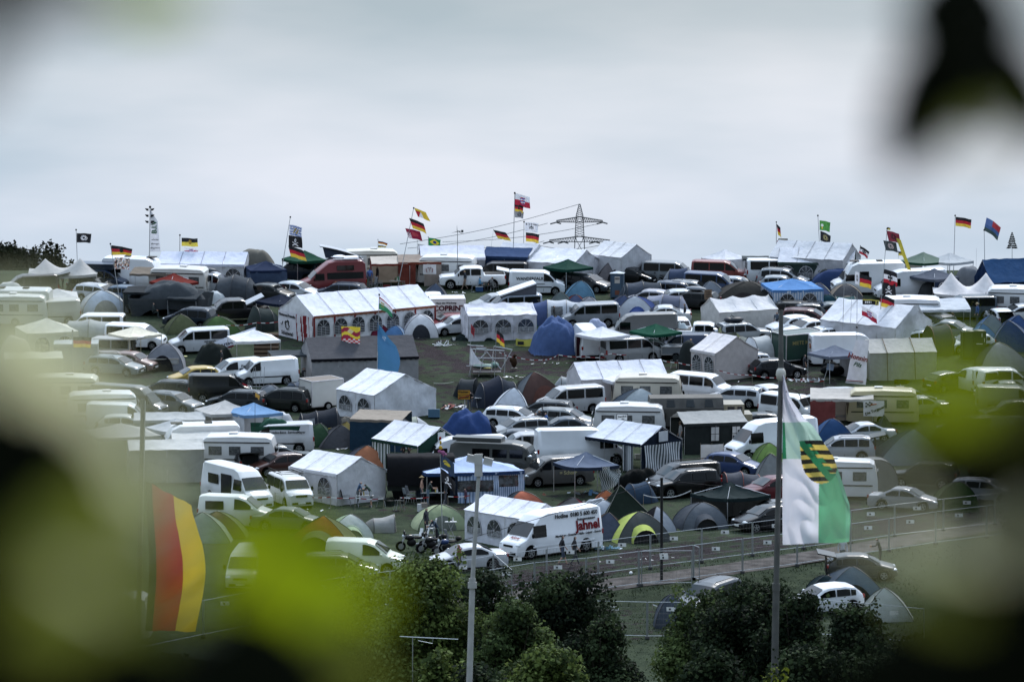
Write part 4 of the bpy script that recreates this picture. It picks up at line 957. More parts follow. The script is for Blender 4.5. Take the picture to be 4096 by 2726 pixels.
for i, (u, t, w, lab) in enumerate([(20, 962, 8.5, 'dark round tree cut by the left frame edge on the ridge'), (112, 950, 8.0, 'tallest dark tree on the ridge left of the twin peaked canopy'), (190, 985, 6.5, 'dark tree spreading right behind the twin peaked canopy'), (275, 1030, 2.2, 'small round tree at the end of the ridge tree group')]):
 bush('P', u, t, 425 + i * 3, w, None, w * .8, [(.022, .032, .018), (.035, .048, .024), (.015, .022, .014)], lab, n=int(7000 * (w / 8.5) ** 1.5), size=.34, seed=40 + i, nb=int(20 * w / 8) + 3, name='tree', cat='tree', group='trees on the ridge')
FN = [('F1', [(373, 2632), (555, 2600), (812, 2547), (1000, 2510), (1196, 2478), (1392, 2447), (1560, 2425), (1750, 2400), (1973, 2360), (2187, 2333), (2394, 2302), (2602, 2274), (2808, 2248), (3011, 2222), (3215, 2196), (3404, 2172), (3580, 2147), (3775, 2124), (3981, 2100), (4150, 2078)]),
      ('F2', [(1930, 2425), (2138, 2390), (2345, 2371), (2556, 2343), (2775, 2317), (2971, 2291), (3190, 2263), (3404, 2228), (3557, 2206), (3744, 2177), (3948, 2152), (4150, 2122)]),
      ('F3', [(2130, 2540), (2350, 2548), (2590, 2554), (2800, 2555), (3050, 2548), (3265, 2545), (3480, 2560), (3700, 2582)])]
ordi = ['first', 'second', 'third', 'fourth', 'fifth', 'sixth', 'seventh', 'eighth', 'ninth', 'tenth', 'eleventh', 'twelfth', 'thirteenth', 'fourteenth', 'fifteenth', 'sixteenth', 'seventeenth', 'eighteenth', 'nineteenth', 'twentieth']
FD = {'F1': 'wire fence panel in the upper row beside the camp, %s from the left', 'F2': 'wire fence panel in the middle row below the gravel path, %s from the left', 'F3': 'wire fence panel in the lower field row, %s from the left'}
for nm, pl in FN:
 for i, (a, b) in enumerate(zip(pl, pl[1:])):
  p, q = G('P', *a), G('P', *b); fence_panel(p, q, FD[nm] % ordi[i])
fence_panel(G('P', 1973, 2352), G('P', 2048, 2420), 'short cross panel closing the gap near the silver coupe', False)
fence_panel(G('P', 2565, 2342), G('P', 2770, 2340), 'open gate panel swung out below the gravel path', True)
fence_panel(G('P', 2775, 2317), G('P', 2798, 2326), 'narrow end panel turned edge on beside the open gate', False)
T = thing('utility_pole', 'slim dark pole standing between the two fences by the path', 'pole', G('P', 2647, 2323), 0, None, 0); part('shaft', MB().tube([(0, 0, -.2), (0, 0, 6.0)], .09, 8, r2=.08), mat('dark_timber', (.03, .028, .028), rough=.9), T)
top = G('P', 2647, 2323) + Vector((0, 0, 5.9))
for (u, v, lab) in ((1560, 2238, 'sagging black cable from the dark pole down past the white van'), (3125, 1948, 'thin black cable from the dark pole towards the right flag mast')):
 e = at('P', u, v, top.y); T = thing('cable', lab, 'cable', top, 0, 'cables on the dark pole', 0)
 part('wire', MB().tube([tuple((e - top) * (k / 10) - Vector((0, 0, .15 * math.sin(math.pi * k / 10)))) for k in range(11)], .016 if u < 2000 else .009, 4), INK, T)
d0 = 100.0; b0 = at('P', 1868, 2760, d0); gz = ground(0, d0); tp = at('P', 1915, 1905, d0); T = thing('floodlight_mast', 'pale grey tapered mast with three floodlight boxes on top', 'lamp mast', (b0.x - .08, d0, gz), 0, 'masts in the foreground', 0)
MASTM = mat('mast_paint', (.50, .49, .48), rough=.4, metal=.3, var=.2, scale=4)
e = tp - T.location; cl = at('P', 1888, 2345, d0) - T.location; md = at('P', 1889, 2340, d0) - T.location
part('shaft', MB().tube([(0, 0, -.3), tuple(md)], .088, 12, r2=.07).tube([tuple(md), tuple(e + Vector((0, 0, .1)))], .056, 12, r2=.045), MASTM, T)
part('collar', MB().tube([tuple(md - Vector((0, 0, .07))), tuple(md + Vector((0, 0, .07)))], .11, 12).tube([tuple(md + Vector((0, 0, .07))), tuple(md + Vector((0, 0, .16)))], .085, 12), MASTM, T)
ZB = (lambda u, v: at('P', u, v, d0) - T.location)
LM = mat('lamp_box', (.52, .50, .48), rough=.5, var=.15)
c = ZB(1914, 1860); part('control_box', MB().box(c.x, 0, c.z, .19, .16, .52).box(c.x, -.0, c.z + .02, .2, .17, .015), LM, T, False)
for (u, v, an, w) in ((1884, 1833, 12, .2), (1952, 1845, 14, .22)):
 c = ZB(u, v); o = part('floodlight', MB().box(0, 0, 0, w, .22, .17, 0, None, Matrix.Translation((c.x, .05, c.z)) @ Matrix.Rotation(R(an), 4, 'Y')), LM, T, False)
 part('lamp_glass', MB().box(0, 0, 0, w * .85, .2, .012, 0, None, Matrix.Translation((c.x, .0, c.z - .088)) @ Matrix.Rotation(R(an), 4, 'Y')), LAMP, o, False)
gz = ground(0, d0); tp = at('P', 3124, 1240, d0); mdp = at('P', 3106, 2350, d0); bt = at('P', 3096, 2760, d0)
T = thing('banner_mast', 'tall steel mast at right carrying the white and green shield banner', 'flag pole', (bt.x - .05, d0, gz), 0, 'masts in the foreground', 0); L0 = T.location
q1 = at('P', 3124, 1500, d0) - L0; q2 = mdp - L0; DM = mat('mast_dark_steel', (.20, .195, .19), rough=.45, metal=.5, var=.3, scale=3)
part('shaft', MB().tube([(0, 0, -.3), tuple(q2)], .10, 12, r2=.082).tube([tuple(q2), tuple(q1)], .07, 12, r2=.06).tube([tuple(q1), tuple(tp - L0)], .068, 12, r2=.05), DM, T)
part('collar', MB().tube([tuple(q2 - Vector((0, 0, .08))), tuple(q2 + Vector((0, 0, .1)))], .095, 12), DM, T)
part('tape_wrap', MB().ell(q1.x, 0, q1.z + .02, .12, .12, .18), mat('parcel_tape', (.55, .52, .46), rough=.3, bump=.5), T)
z0 = at('P', 3150, 1640, d0) - L0
part('hoop', MB().tube([(z0.x + .22 * math.cos(k * .4) + .1, -.05, z0.z + .3 * math.sin(k * .4) + .2) for k in range(10)], .012, 5), INK, T)
T = thing('banner', 'large white and green banner with yellow black barred shield on the right mast', 'flag', at('P', 3131, 1500, d0 - .12), 0, 'banners on the foreground masts', 0)
edge = [(1500, 3134), (1590, 3157), (1667, 3209), (1706, 3252), (1774, 3294), (1830, 3332), (1926, 3366), (2020, 3396), (2100, 3400), (2175, 3398)]
def ex(v):
 for a, b in zip(edge, edge[1:]):
  if v <= b[0]: return a[1] + (b[1] - a[1]) * (v - a[0]) / (b[0] - a[0])
 return edge[-1][1]
def fb(a, b):
 v = 1500 + 677 * (1 - b); x = (ex(v) - 3130) * a; bot = 1 - b
 y = .15 * math.sin(a * 10 + bot * 3) + .10 * math.sin(a * 5 - bot * 9 + 1) * bot + .07 * math.sin(bot * 17 + a * 9) * a
 y += .34 * abs(noise.noise(Vector((a * 3.2 + bot * 2, bot * 6 - a * 3, 1)))) * (.3 + bot)
 return (x * d0 / F, y * (.3 + .7 * a) - .05, -(v - 1500 - 10 * a * bot) * d0 / F)
MINT_BACKLIT, GRN, LIL = (.42, .58, .50), (.10, .36, .20), (.74, .73, .80)
def shield(a, b):
 v = 1500 + 677 * (1 - b); u = 3130 + (ex(v) - 3130) * a
 x, y = (u - 3268) / 72, (v - 1765) / 172
 if 0 <= y <= 1 and abs(x + .25 * (1 - y) - .25) < (1 if y < .45 else math.sqrt(max(0, 1 - ((y - .45) / .55) ** 2))):
  dg = x - (y * 1.9 - .95)
  if abs(dg) < .22: return (.03, .22, .10)
  if .22 < dg < .5 and int(y * 12) % 2: return (.03, .22, .10)
  return (.70, .52, .12) if int(y * 9.5) % 2 else (.02, .02, .02)
 if v < 1690: return LIL
 if v < 1835: return (.03, .22, .10) if a < .08 else MINT_BACKLIT  # mint band: backlight through overlapping cloth, painted into the print
 return LIL if u < 3276 else (GRN if a < .93 else (.14, .42, .26))
m = MB(); m.grid(fb, 90, 190, 0, shield); part('cloth', m, mat('banner_cloth', (1, 1, 1), rough=.45, var=.05, vcol=True, trans=.45, bump=.2, scale=3), T, True, 80)
tp = at('P', 571, 1594, d0); bt = at('P', 533, 2700, d0)
T = thing('banner_mast', 'grey mast at left carrying the black red and gold banner', 'flag pole', (bt.x, d0, ground(0, d0)), 0, 'masts in the foreground', 0); L0 = T.location
part('shaft', MB().tube([(0, 0, -.3), tuple(tp - L0)], .075, 10, r2=.05), DM, T)
q = at('P', 548, 2100, d0) - L0; part('halyard', MB().tube([tuple(tp - L0 + Vector((.05, 0, -.05))), (q.x + .12, 0, q.z), tuple(at('P', 552, 2500, d0) - L0)], .02, 5), metal((.6, .6, .6)), T)
T = thing('banner', 'long black red and gold banner twisting on the left mast', 'flag', at('P', 588, 1925, d0 - .1), 0, 'banners on the foreground masts', 0)
def fb(a, b):
 s = 1 - b; sh = -.5 * (1 - s) ** 3 * (a - .4); tw = .10 * math.sin(s * 6.3 + .6)
 x = 1.2 * a * (1 - .12 * math.sin(s * 5.2 + .8)) + .10 * math.sin(s * 5 - .5) * (.3 + a) + tw * (a - .5) * .6
 return (x, .16 * math.sin(a * 5 + s * 7) * (.3 + a) + .03 * math.sin(s * 30 + a * 9), -3.5 * s - .55 * a * (1 - s) ** 2 + .04 * noise.noise(Vector((a * 4, s * 9, 0))))
m = MB(); m.grid(fb, 45, 90, 0, lambda a, b: FK if a < .14 else (FR if a < .6 else FG)); part('cloth', m, mat('banner_cloth', (1, 1, 1), rough=.45, var=.05, vcol=True, trans=.3, bump=.2, scale=3), T, True, 80)
a = at('P', 1650, 2551, 150); T = thing('antenna', 'thin horizontal aerial on a slim pole among the bushes', 'aerial', (a.x, 150, ground(0, 150)), 0, None, 0); h = a.z - ground(0, 150)
part('pole', MB().tube([(0, 0, -.2), (0, 0, h)], .018, 5), metal(), T); part('boom', MB().tube([(-.45, 0, h + .05), (1.6, 0, h - .05)], .016, 5).tube([(.2, 0, h - .1), (.7, 0, h - .2), (.72, 0, h)], .012, 4), metal((.6, .62, .62)), T)
# ---- what stands on the hillside
WH = (.74, .75, .77); SI = (.40, .42, .45); LS = (.52, .54, .57); DG = (.07, .08, .09); BK = (.014, .016, .02); NV = (.022, .035, .08); BL = (.04, .08, .26); RD = (.26, .025, .03); YE = (.52, .36, .08); BR = (.10, .03, .02); GR = (.16, .17, .18)
CRM = (.62, .57, .44); BEI = (.52, .46, .38); GC = 'cars parked on the campsite'; GV = 'vans parked on the campsite'; GW = 'caravans and motorhomes on the campsite'
TN = (.08, .11, .16); TB = (.05, .10, .24); TG = (.06, .12, .06); TGY = (.22, .24, .27); TLG = (.45, .47, .50); TDG = (.10, .115, .13)
def car(k, tile, u, t, h, c, lab, **a): return veh(k, tile, u, t, h, c, lab, 'car', GC, **a)
def van(k, tile, u, t, h, c, lab, **a): return veh(k, tile, u, t, h, c, lab, 'van', GV, **a)
CURT = mat('curtained_window', (.17, .175, .18), rough=.25, var=.6, spec=.4, scale=6)
def rv(k, tile, u, t, h, c, lab, **a):
 if k == 'caravan': a['glass'] = CURT
 return veh(k, tile, u, t, h, c, lab, 'caravan' if k == 'caravan' else 'motorhome', GW, **a)
# ---- ridge row, left
gazebo('P', 253, 1030, 4, 6.0, 1.9, 3.05, (.50, .49, .48), 'pale grey canopy with two pointed peaks on the ridge at far left', D=4.2, peaks=2)
r = van('minibus', 'A1', 355, 985, 190, (.05, .03, .035), 'dark maroon minibus with raised tailgate beside the orange tent'); tailgate(r, 'minibus', (.04, .03, .03))
dome('A1', 615, 1068, 10, 1.7, 1.6, 1.0, (.55, .20, .09), 'small orange dome tent behind the maroon minibus', gv=False)
r = van('minibus', 'A1', 1185, 915, -8, (.03, .06, .13), 'dark blue camper with raised roof beside the white motorhome')
part('pop_top', MB().box(-.2, 0, 2.15, 2.9, 1.5, .45), cloth((.06, .08, .11)), r, False); part('roof_lid', MB().box(-.2, 0, 2.4, 3.0, 1.6, .08), paint((.07, .10, .16)), r, False)
car('estate', 'A1', 1110, 1025, -25, DG, 'dark grey estate car under the ridge left of the blue camper')
car('estate', 'A1', 1175, 1103, -25, LS, 'silver estate car with bright windscreen below the dark grey estate')
r = rv('motorhome', 'A1', 1640, 785, -14, WH, 'white motorhome with dark roof hatch on the left ridge')
car('hatch', 'A1', 1520, 1122, -20, (.10, .15, .22), 'small steel blue hatchback left of the draped dark tarpaulin')
awning('A1', 1800, 925, -6, 3.6, 2.4, 2.3, 2.0, (.26, .22, .18), 'brown fabric awning in front of the white motorhome')
rv('caravan', 'A1', 2130, 893, -10, (.58, .57, .54), 'small pale caravan between brown awning and white marquee')
gazebo('A1', 2052, 972, 40, 3, 2.0, 2.75, (.30, .05, .04), 'brick red pavilion roof above the dark draped shelter', walls='')
party_tent('A2', 60, 722, -6, 7.6, 4, 2.1, 3.0, (.60, .63, .74), (.60, .60, .62), 'long white marquee on the ridge with see-through side windows', windows='S', nwin=4)
tarp('A2', 640, 700, 5, 4.8, 3.5, 3.0, (.20, .19, .165), 'khaki tarpaulin ridge behind the navy walled pavilion', rough_=.10, sq=4)
gazebo('A2', 780, 828, 12, 3.2, 2.0, 2.65, (.035, .06, .14), 'navy pavilion with blue side walls below the khaki tarpaulin', walls='SNW', wallc=(.09, .13, .22))
part_ = awning('A2', 465, 850, 0, 1.3, 1.5, 2.1, 2.0, (.05, .05, .06), 'narrow black and red windbreak beside the navy pavilion', walls=(('S', (.22, .03, .04)),))
gazebo('A2', 1235, 705, 30, 3, 2.1, 2.9, (.03, .13, .08), 'dark green pavilion behind the three-flag pole')
car('suv', 'A2', 1125, 842, 165, (.035, .05, .085), 'dark blue off-road car parked right of the navy pavilion')
van('minibus', 'A2', 1345, 802, 12, (.11, .12, .15), 'dark grey minibus behind the dark blue off-road car')
r = van('minibus', 'A2', 1610, 790, 185, (.30, .31, .34), 'grey camper van with tilted pop-up roof on the ridge')
part('pop_top', MB().add([(-2.1, .7, 2.0), (-2.1, -.7, 2.0), (1.0, -.7, 2.0), (1.0, .7, 2.0), (1.25, -.7, 3.0), (1.25, .7, 3.0)], [(0, 1, 2, 3), (1, 2, 4), (0, 5, 3), (2, 3, 5, 4)]), cloth((.10, .13, .19)), r, False)
part('roof_lid', MB().grid(lambda a, b: (-2.2 + 3.7 * a, -.85 + 1.7 * b, 2.02 + 1.05 * a + .12 * math.sin(math.pi * a)), 8, 2).grid(lambda a, b: (-2.2 + 3.7 * a, .85 - 1.7 * b, 1.95 + 1.05 * a + .12 * math.sin(math.pi * a)), 8, 2), paint((.40, .42, .46)), r)
r = van('highcamper', 'A2', 1560, 818, 192, (.27, .055, .06), 'red high-roof camper van facing left near the ridge')
part('roof_rack', MB().tube([(-2.4, .6, 3.0), (0, .6, 3.05)], .03).tube([(-2.4, -.6, 3.0), (0, -.6, 3.05)], .03).box(-1.6, 0, 3.06, 1.3, 1.0, .12).ell(-.6, 0, 3.15, .6, .5, .15), plastic((.75, .77, .8)), r)
part('high_window', MB().box(-1.0, -.93, 2.3, 1.5, .05, .42).box(-1.0, .93, 2.3, 1.5, .05, .42), GLASS, r, False)
r = rv('caravan', 'A2', 2010, 690, 5, (.60, .57, .50), 'cream caravan with dark roof line behind the red camper van')
awning('A2', 2240, 795, 5, 3.4, 2.6, 2.35, 1.95, (.55, .50, .45), 'cream and red awning with chairs underneath near the ridge', walls=(('W', (.30, .06, .05)), ('N', (.50, .43, .36))), trim=(.33, .07, .05))
awning('A3', 230, 772, 3, 3.8, 2.4, 2.5, 2.05, (.36, .30, .26), 'brown awning with a ram head poster beside the pickup truck', walls=(('S2', (.40, .34, .30)), ('S1', (.30, .08, .06)), ('N', (.32, .27, .22))), trim=(.33, .08, .05))
rv('caravan', 'A3', 560, 760, 172, (.66, .66, .65), 'white caravan with large window behind the white pickup truck')
car('hatch', 'A2', 860, 1100, -28, (.04, .045, .045), 'dark green-black hatchback parked below the grey tunnel tent')
car('hatch', 'A2', 1150, 1076, -25, LS, 'silver hatchback with glaring windscreen right of the dark hatchback')
car('estate', 'A2', 1655, 1082, 163, (.045, .065, .11), 'dark blue estate with its rear towards right under the red camper')
dome('A2', 1640, 1065, 0, 2.0, 1.8, 1.25, (.55, .17, .08), 'orange tent peeking above the dark blue estate car')
tunnel('A2', 450, 987, -8, [-1.6, -.3, 1.0], 3.6, [(.10, .115, .135), (.12, .135, .155)], 'large dark grey tunnel tent with four bays near the left ridge', hs=[1.75, 2.15, 1.8], endtaper=(.8, 1.3))
r = van('minibus', 'A2', 100, 962, -10, (.42, .44, .47), 'silver minibus with roof box left of the large grey tunnel tent'); roofbox(r, -.2, 2.15, (.10, .12, .14))
tarp('A2', 190, 1195, 0, 1.9, 1.8, .9, (.55, .58, .60), 'small white sheet draped beside the large grey tunnel tent', sq=1.6)
dome('A2', 690, 1000, 0, 1.6, 1.6, 1.4, (.05, .08, .07), 'small dark green shelter right of the large grey tunnel tent')
tarp('A1', 2020, 1072, -4, 6.8, 3.6, 2.7, (.11, .125, .14), 'huge dark tarpaulin draped over a long shelter', rough_=.13, sq=4, Hb=1.55, cat='tarpaulin')
awning('A1', 1840, 1160, -4, 5.2, 3.0, 2.0, 1.9, (.06, .07, .08), 'open dark shelter with teal inside walls below the big tarpaulin', walls=(('N', (.14, .21, .25)), ('W', (.12, .18, .22))))
awning('A1', 2200, 1195, -14, 2.6, 2.6, 2.0, 1.6, (.07, .085, .10), 'striped grey annex hanging from the right end of the big tarpaulin', walls=(('W', (.26, .31, .36)),))
dome('A1', 1230, 1170, 10, 3.9, 3.0, 1.75, (.50, .57, .66), 'pale blue dome tent with dark seams beside the leaning flag pole', c2=(.45, .47, .48), doorc=(.33, .33, .30))
van('panelvan', 'A1', 610, 1275, 186, (.44, .43, .38), 'beige panel van below the grey walled pavilion at far left')
gazebo('A1', 680, 1155, 8, 3.4, 1.75, 2.3, (.58, .58, .58), 'off-white pavilion with grey wall panels behind the beige panel van', walls='SE', wallc=(.27, .26, .27))
rv('caravan', 'P', 70, 1172, 178, (.60, .60, .56), 'white caravan roof near the left frame edge, uppermost')
rv('motorhome', 'P', 60, 1150, 175, (.55, .56, .54), 'white motorhome covered by pale sheet at the left frame edge')
tarp('A1', 120, 1095, 0, 3.2, 2.0, 1.5, (.56, .56, .54), 'pale sheet thrown over the motorhome at the left frame edge', sq=2.2)
car('hatch', 'P', 45, 1225, 180, (.12, .13, .11), 'dark car half out of frame below the beige panel van')
# ---- second band, left
van('boxyvan', 'B1', 1110, 205, 175, (.66, .66, .66), 'white boxy minibus behind the pale grey tunnel tent')
tunnel('B1', 1060, 275, 0, [-1.9, -.2, 1.6], 3.0, [(.40, .42, .42), (.36, .38, .39)], 'pale grey tunnel tent behind the cream pavilion', hs=[1.6, 1.75, 1.5])
gazebo('B1', 540, 255, 20, 4.2, 2.1, 3.0, (.66, .65, .56), 'large pale yellowish pavilion with arched window walls at left', walls='SEW', wallc=(.60, .60, .52), windows='S')
gazebo('B1', 1555, 345, 38, 3.1, 2.1, 2.75, (.78, .73, .60), 'cream pavilion with open sides among the vans at left', legc=(.70, .64, .50))
van('minibus', 'B1', 1560, 322, -10, WH, 'white passenger van behind the cream pavilion')
r = van('minibus', 'B1', 1190, 470, 172, (.36, .35, .33), 'grey van with its white tailgate raised beside the cream pavilion'); tailgate(r, 'minibus', (.7, .7, .7))
r = van('minibus', 'B1', 2290, 370, 192, LS, 'silver shuttle van with writing on its doors, facing left')
side_text(r, 'minibus', 'autowelt', -.75, 1.02, .26, INK, 1, .004); side_text(r, 'minibus', 'Zinser', -.75, .80, .26, INK, 1, .004)
dome('B1', 2100, 208, 12, 2.9, 2.4, 1.5, (.17, .19, .10), 'olive dome tent in front of the dark blue estate', c2=(.13, .15, .08), sagk=.03)
car('mpv', 'B1', 2190, 132, 160, (.035, .055, .085), 'dark blue people carrier behind the olive dome tent')
dome('B2', 250, 232, 8, 3.2, 2.4, 1.4, (.14, .24, .09), 'light and dark green dome tent left of the biker marquee', c2=(.07, .11, .06), c3=(.3, .42, .16))
r = veh('pickup', 'A2', 400, 1275, 192, (.022, .022, .028), 'black pickup truck with a raised bed cover', 'pickup', GC)
part('bed_cover', MB().box(0, 0, 0, 2.0, 1.6, .08, 0, None, Matrix.Translation((-1.55, 0, 1.75)) @ Matrix.Rotation(R(24), 4, 'Y')), paint((.36, .38, .42)), r, False); part('cargo', MB().ell(-2.0, 0, 1.4, .6, .6, .3).box(-1.3, .2, 1.4, .5, .6, .3), plastic((.10, .11, .12)), r)
gazebo('A2', 955, 1218, 44, 3.0, 1.9, 2.5, (.025, .04, .085), 'navy pavilion roof left of the biker marquee')
tunnel('B2', 720, 120, 20, [-.6, .6], 3.2, [(.075, .095, .09), (.06, .08, .08)], 'dark green tunnel tent against the biker marquee', hs=[1.9, 1.6], endtaper=(1.0, 1.6))
T = party_tent('A3', -500, 1165, 33, 11.6, 5.6, 2.15, 3.6, (.72, .73, .80), WHITE, 'long white biker marquee with red trim and rows of arched windows', windows='S', nwin=7, valance=(.40, .17, .11), trimc=(.36, .06, .06), tilt=.75)
T2 = thing('banner', 'white biker club banner with lettering on the marquee gable', 'banner', T.location, 33, 'banners hung on tents', .75)
part('sheet', MB().grid(lambda a, b: (-5.95 + .02 * math.sin(b * 9), 2.75 - 3.0 * a, -.05 + 2.1 * b), 6, 6), cloth((.74, .72, .76)), T2, True)
for tx, z, s in (('Motorrad-Freunde', 1.75, .34), ('Schuttertal', .28, .42)): lettering(tx, s, INK, T2, (-6.0, 1.25, z), (R(90), 0, R(-90)), .012)
part('emblem', MB().tube([(-6.0, 1.25 + .3 * math.cos(k * .6) * (1 + .4 * math.sin(k * 2.3)), 1.0 + .34 * math.sin(k * .6) * (1 + .3 * math.cos(k * 1.7))) for k in range(16)], .045, 4).tube([(-6, 2.3, 1.0), (-6, 2.1, .9), (-6, 1.95, 1.2)], .03, 4), INK, T2)
T3 = thing('striped_curtain', 'red and white striped curtain hanging on the marquee gable', 'curtain', T.location, 33, 'banners hung on tents', .75)
part('sheet', MB().grid(lambda a, b: (-5.93 - .12 * math.sin(a * 15 + b * 2) * .8, -.25 - 2.5 * a, -.1 + 2.15 * b), 30, 6, lambda a, b: int(a * 7.5 + .9 * b) % 2), [cloth((.36, .05, .06)), cloth((.72, .7, .72))], T3, True)
dome('B2', 1680, 308, 0, 1.7, 1.7, 1.3, (.20, .24, .32), 'small blue-grey tent in front of the marquee windows')
dome('B2', 2070, 325, 8, 1.8, 1.6, 1.1, (.22, .03, .06), 'small dark red and white tent in front of the marquee', c2=(.6, .6, .62))
dome('B2', 2230, 345, -5, 1.9, 1.7, 1.05, (.12, .25, .48), 'small bright blue tent at the marquee front', c2=(.3, .4, .55))
party_tent('B2', 1830, 465, 12, 8.4, 5.2, 1.75, 3.15, (.13, .13, .145), (.38, .375, .385), 'long dark grey roofed wall tent with pale walls', valance=(.03, .03, .04), eavestrap=False, sag=.04, wr=.07, walls='NSEW', windows='')
awning('B2', 1050, 650, 12, 3.4, 2.4, 1.9, 1.8, (.10, .12, .14), 'slack dark tarpaulin beside the grey wall tent over drink crates', sag=.2)
for i, (u, v, c, e) in enumerate([(1330, 945, (.20, .02, .03), 0), (1332, 925, (.16, .02, .03), .32), (1335, 905, (.25, .03, .03), .64), (1390, 940, (.2, .02, .03), 0)]):
 crate('B2', u, v, 15 + i * 4, (.4, .5, .3), c, ['red bottle crate on the ground, left of two', 'red bottle crate, middle of its stack', 'red bottle crate, topmost of its stack', 'red bottle crate on the ground right beside the stack'][i], e)
T = thing('gas_bottle', 'red gas bottle standing in front of the grey wall tent', 'gas bottle', G('B2', 1452, 950), 0, None, 0); part('tank', MB().tube([(0, 0, 0), (0, 0, .06), (0, 0, .5), (0, 0, .58)], .17, 12), paint((.3, .02, .03)), T); part('valve', MB().tube([(0, 0, .56), (0, 0, .72)], .06, 8), BLACKP, T)
gazebo('B2', 620, 388, 16, 3.6, 2.05, 2.75, WHITE, 'white pavilion with a brown quilted wall below the marquee', D=3.4)
T = thing('quilted_wall', 'brown and black quilted blanket wall on the white pavilion', 'blanket', G('B2', 760, 725), 12, None, 0)
part('sheet', MB().grid(lambda a, b: (-1.0 + 2.0 * a, -.12 * abs(math.sin(b * math.pi * 6)), 2.05 * b), 12, 36, lambda a, b: 1 if (b * 6) % 1 < .3 else 0), [cloth((.26, .19, .14)), cloth((.06, .045, .04))], T)
T = thing('banner', 'white radio station web address banner with blue lettering', 'banner', G('B2', 385, 740), 14, 'banners hung on tents', 0)
part('sheet', MB().grid(lambda a, b: (-2.1 + 3.9 * a - .3 * (1 - b) * (1 - a), .08 * math.sin(a * 9), .35 + 1.25 * a ** .8 + (.75 + .25 * a) * b), 30, 6), cloth((.62, .67, .78)), T)
lettering('www.rsa-sachsen.de', .40, plastic((.02, .04, .10)), T, (-.15, -.14, 1.42), (R(90), R(-17), 0), .012); lettering('-------', .5, plastic((.3, .03, .04)), T, (-.6, -.14, .98), (R(90), R(-17), 0), .05)
tarp('B2', 170, 560, -15, 3.4, 2.4, 1.45, (.045, .055, .05), 'crumpled black shelter left of the web address banner', sq=1.8, rough_=.2)
r = van('kangoo', 'B2', 400, 722, 200, (.62, .63, .64), 'white small van with pizza sign beside the larger white van', sc=1.05); side_text(r, 'kangoo', 'Pieper', -.6, 1.35, .28, INK, 1, .004); part('sign_stripe', MB().box(-.6, .9, 1.12, 1.0, .02, .16), plastic((.04, .07, .12)), r)
van('panelvan', 'B2', 760, 712, 196, WH, 'plain white panel van facing left below the web address banner')
person('B2', 250, 880, 180, 'stand', BK, BK, 'person in black standing beside the white small van')
van('panelvan', 'B2', 230, 890, 8, (.028, .032, .03), 'black panel van facing right in front of the white panel van')
car('hatch', 'B1', 2230, 818, 198, YE, 'yellow hatchback parked at left beyond the black van')
car('estate', 'B1', 1910, 968, 168, (.04, .05, .055), 'black estate with dark rear windows below the yellow hatchback', )
car('estate', 'B1', 1990, 1108, -28, (.15, .17, .19), 'grey estate with chrome window trim and bright windscreen')
car('estate', 'B2', 430, 1082, 165, (.05, .06, .07), 'dark estate with sloping rear window behind the blue pavilion')
car('mpv', 'B2', 960, 1058, 160, (.022, .03, .028), 'dark green people carrier left of the white box trailer')
r = van('highvan', 'B1', 1480, 1022, -20, (.12, .13, .13), 'dark van with bright windscreen half veiled by leaves', sc=.86)
rv('caravan', 'B1', 1180, 1098, 10, (.66, .67, .65), 'white caravan roof veiled by pale leaves at left')
van('panelvan', 'B1', 1380, 1222, 0, (.66, .68, .67), 'white panel van facing right veiled by pale leaves')
car('hatch', 'B1', 1450, 1368, 0, (.50, .52, .50), 'pale hatchback between the veiled panel van and the grey pavilion')
car('estate', 'B1', 1320, 690, -20, (.24, .27, .28), 'grey estate with bright windscreen veiled at left')
car('hatch', 'B1', 1530, 650, -22, (.30, .20, .18), 'dull red hatchback behind the aluminium trailer')
car('estate', 'B1', 1120, 640, 180, (.25, .22, .2), 'brown car roof behind the veiled grey estate')
car('estate', 'B1', 1050, 1022, 200, (.60, .60, .58), 'white car roof just above the veiled caravan')
tent_ = party_tent('B1', 380, 640, 10, 4.4, 3.2, 1.9, 2.3, (.60, .60, .52), (.52, .53, .46), 'white draped wall tent at the far left behind the leaf veil', eavestrap=False, ridge_sag=.1)
tarp('B1', 180, 470, 10, 3.2, 3, 2.6, (.48, .45, .40), 'pale peaked shelter at far left behind the leaf veil', sq=1.4)
party_tent('B1', 880, 515, 4, 3.4, 2.4, 2.2, 2.35, (.50, .53, .54), (.44, .48, .48), 'pale box tent behind the hanging tricolour at left', eavestrap=False)
rv('caravan', 'B1', 760, 905, 0, (.62, .62, .52), 'caravan nearly lost in the pale leaf veil at left')
T = box_body('flatbed_trailer', 'aluminium flat trailer in front of the grey pointed tent', 'trailer', G('B1', 1850, 850), 5, 2.7, 1.5, .38, .55, (.5, .5, .51), wheels=(-.2,), doors=False)
dome('B1', 1880, 555, 0, 3.3, 2.6, 1.95, (.24, .25, .28), 'pointed grey tent with open black doorway behind the trailer', c2=(.30, .31, .34), doorc=(.025, .025, .035), sagk=.2)
T = thing('round_barrier_post', 'small yellow stool with red and white tape beside the pointed tent', 'stool', G('B1', 2115, 790), 0, None, 0); part('seat', MB().ell(0, 0, .6, .28, .28, .06), plastic((.5, .5, .2)), T); part('leg', MB().tube([(0, 0, 0), (0, 0, .6)], .02), metal(), T)
gazebo('B2', 290, 1200, 25, 3.4, 2.0, 2.75, (.52, .51, .50), 'grey pavilion left of the light blue pavilion')
gazebo('B2', 620, 1228, 30, 3.1, 2.1, 2.75, (.22, .38, .62), 'light blue pavilion with open front', walls='NW', wallc=(.6, .6, .62))
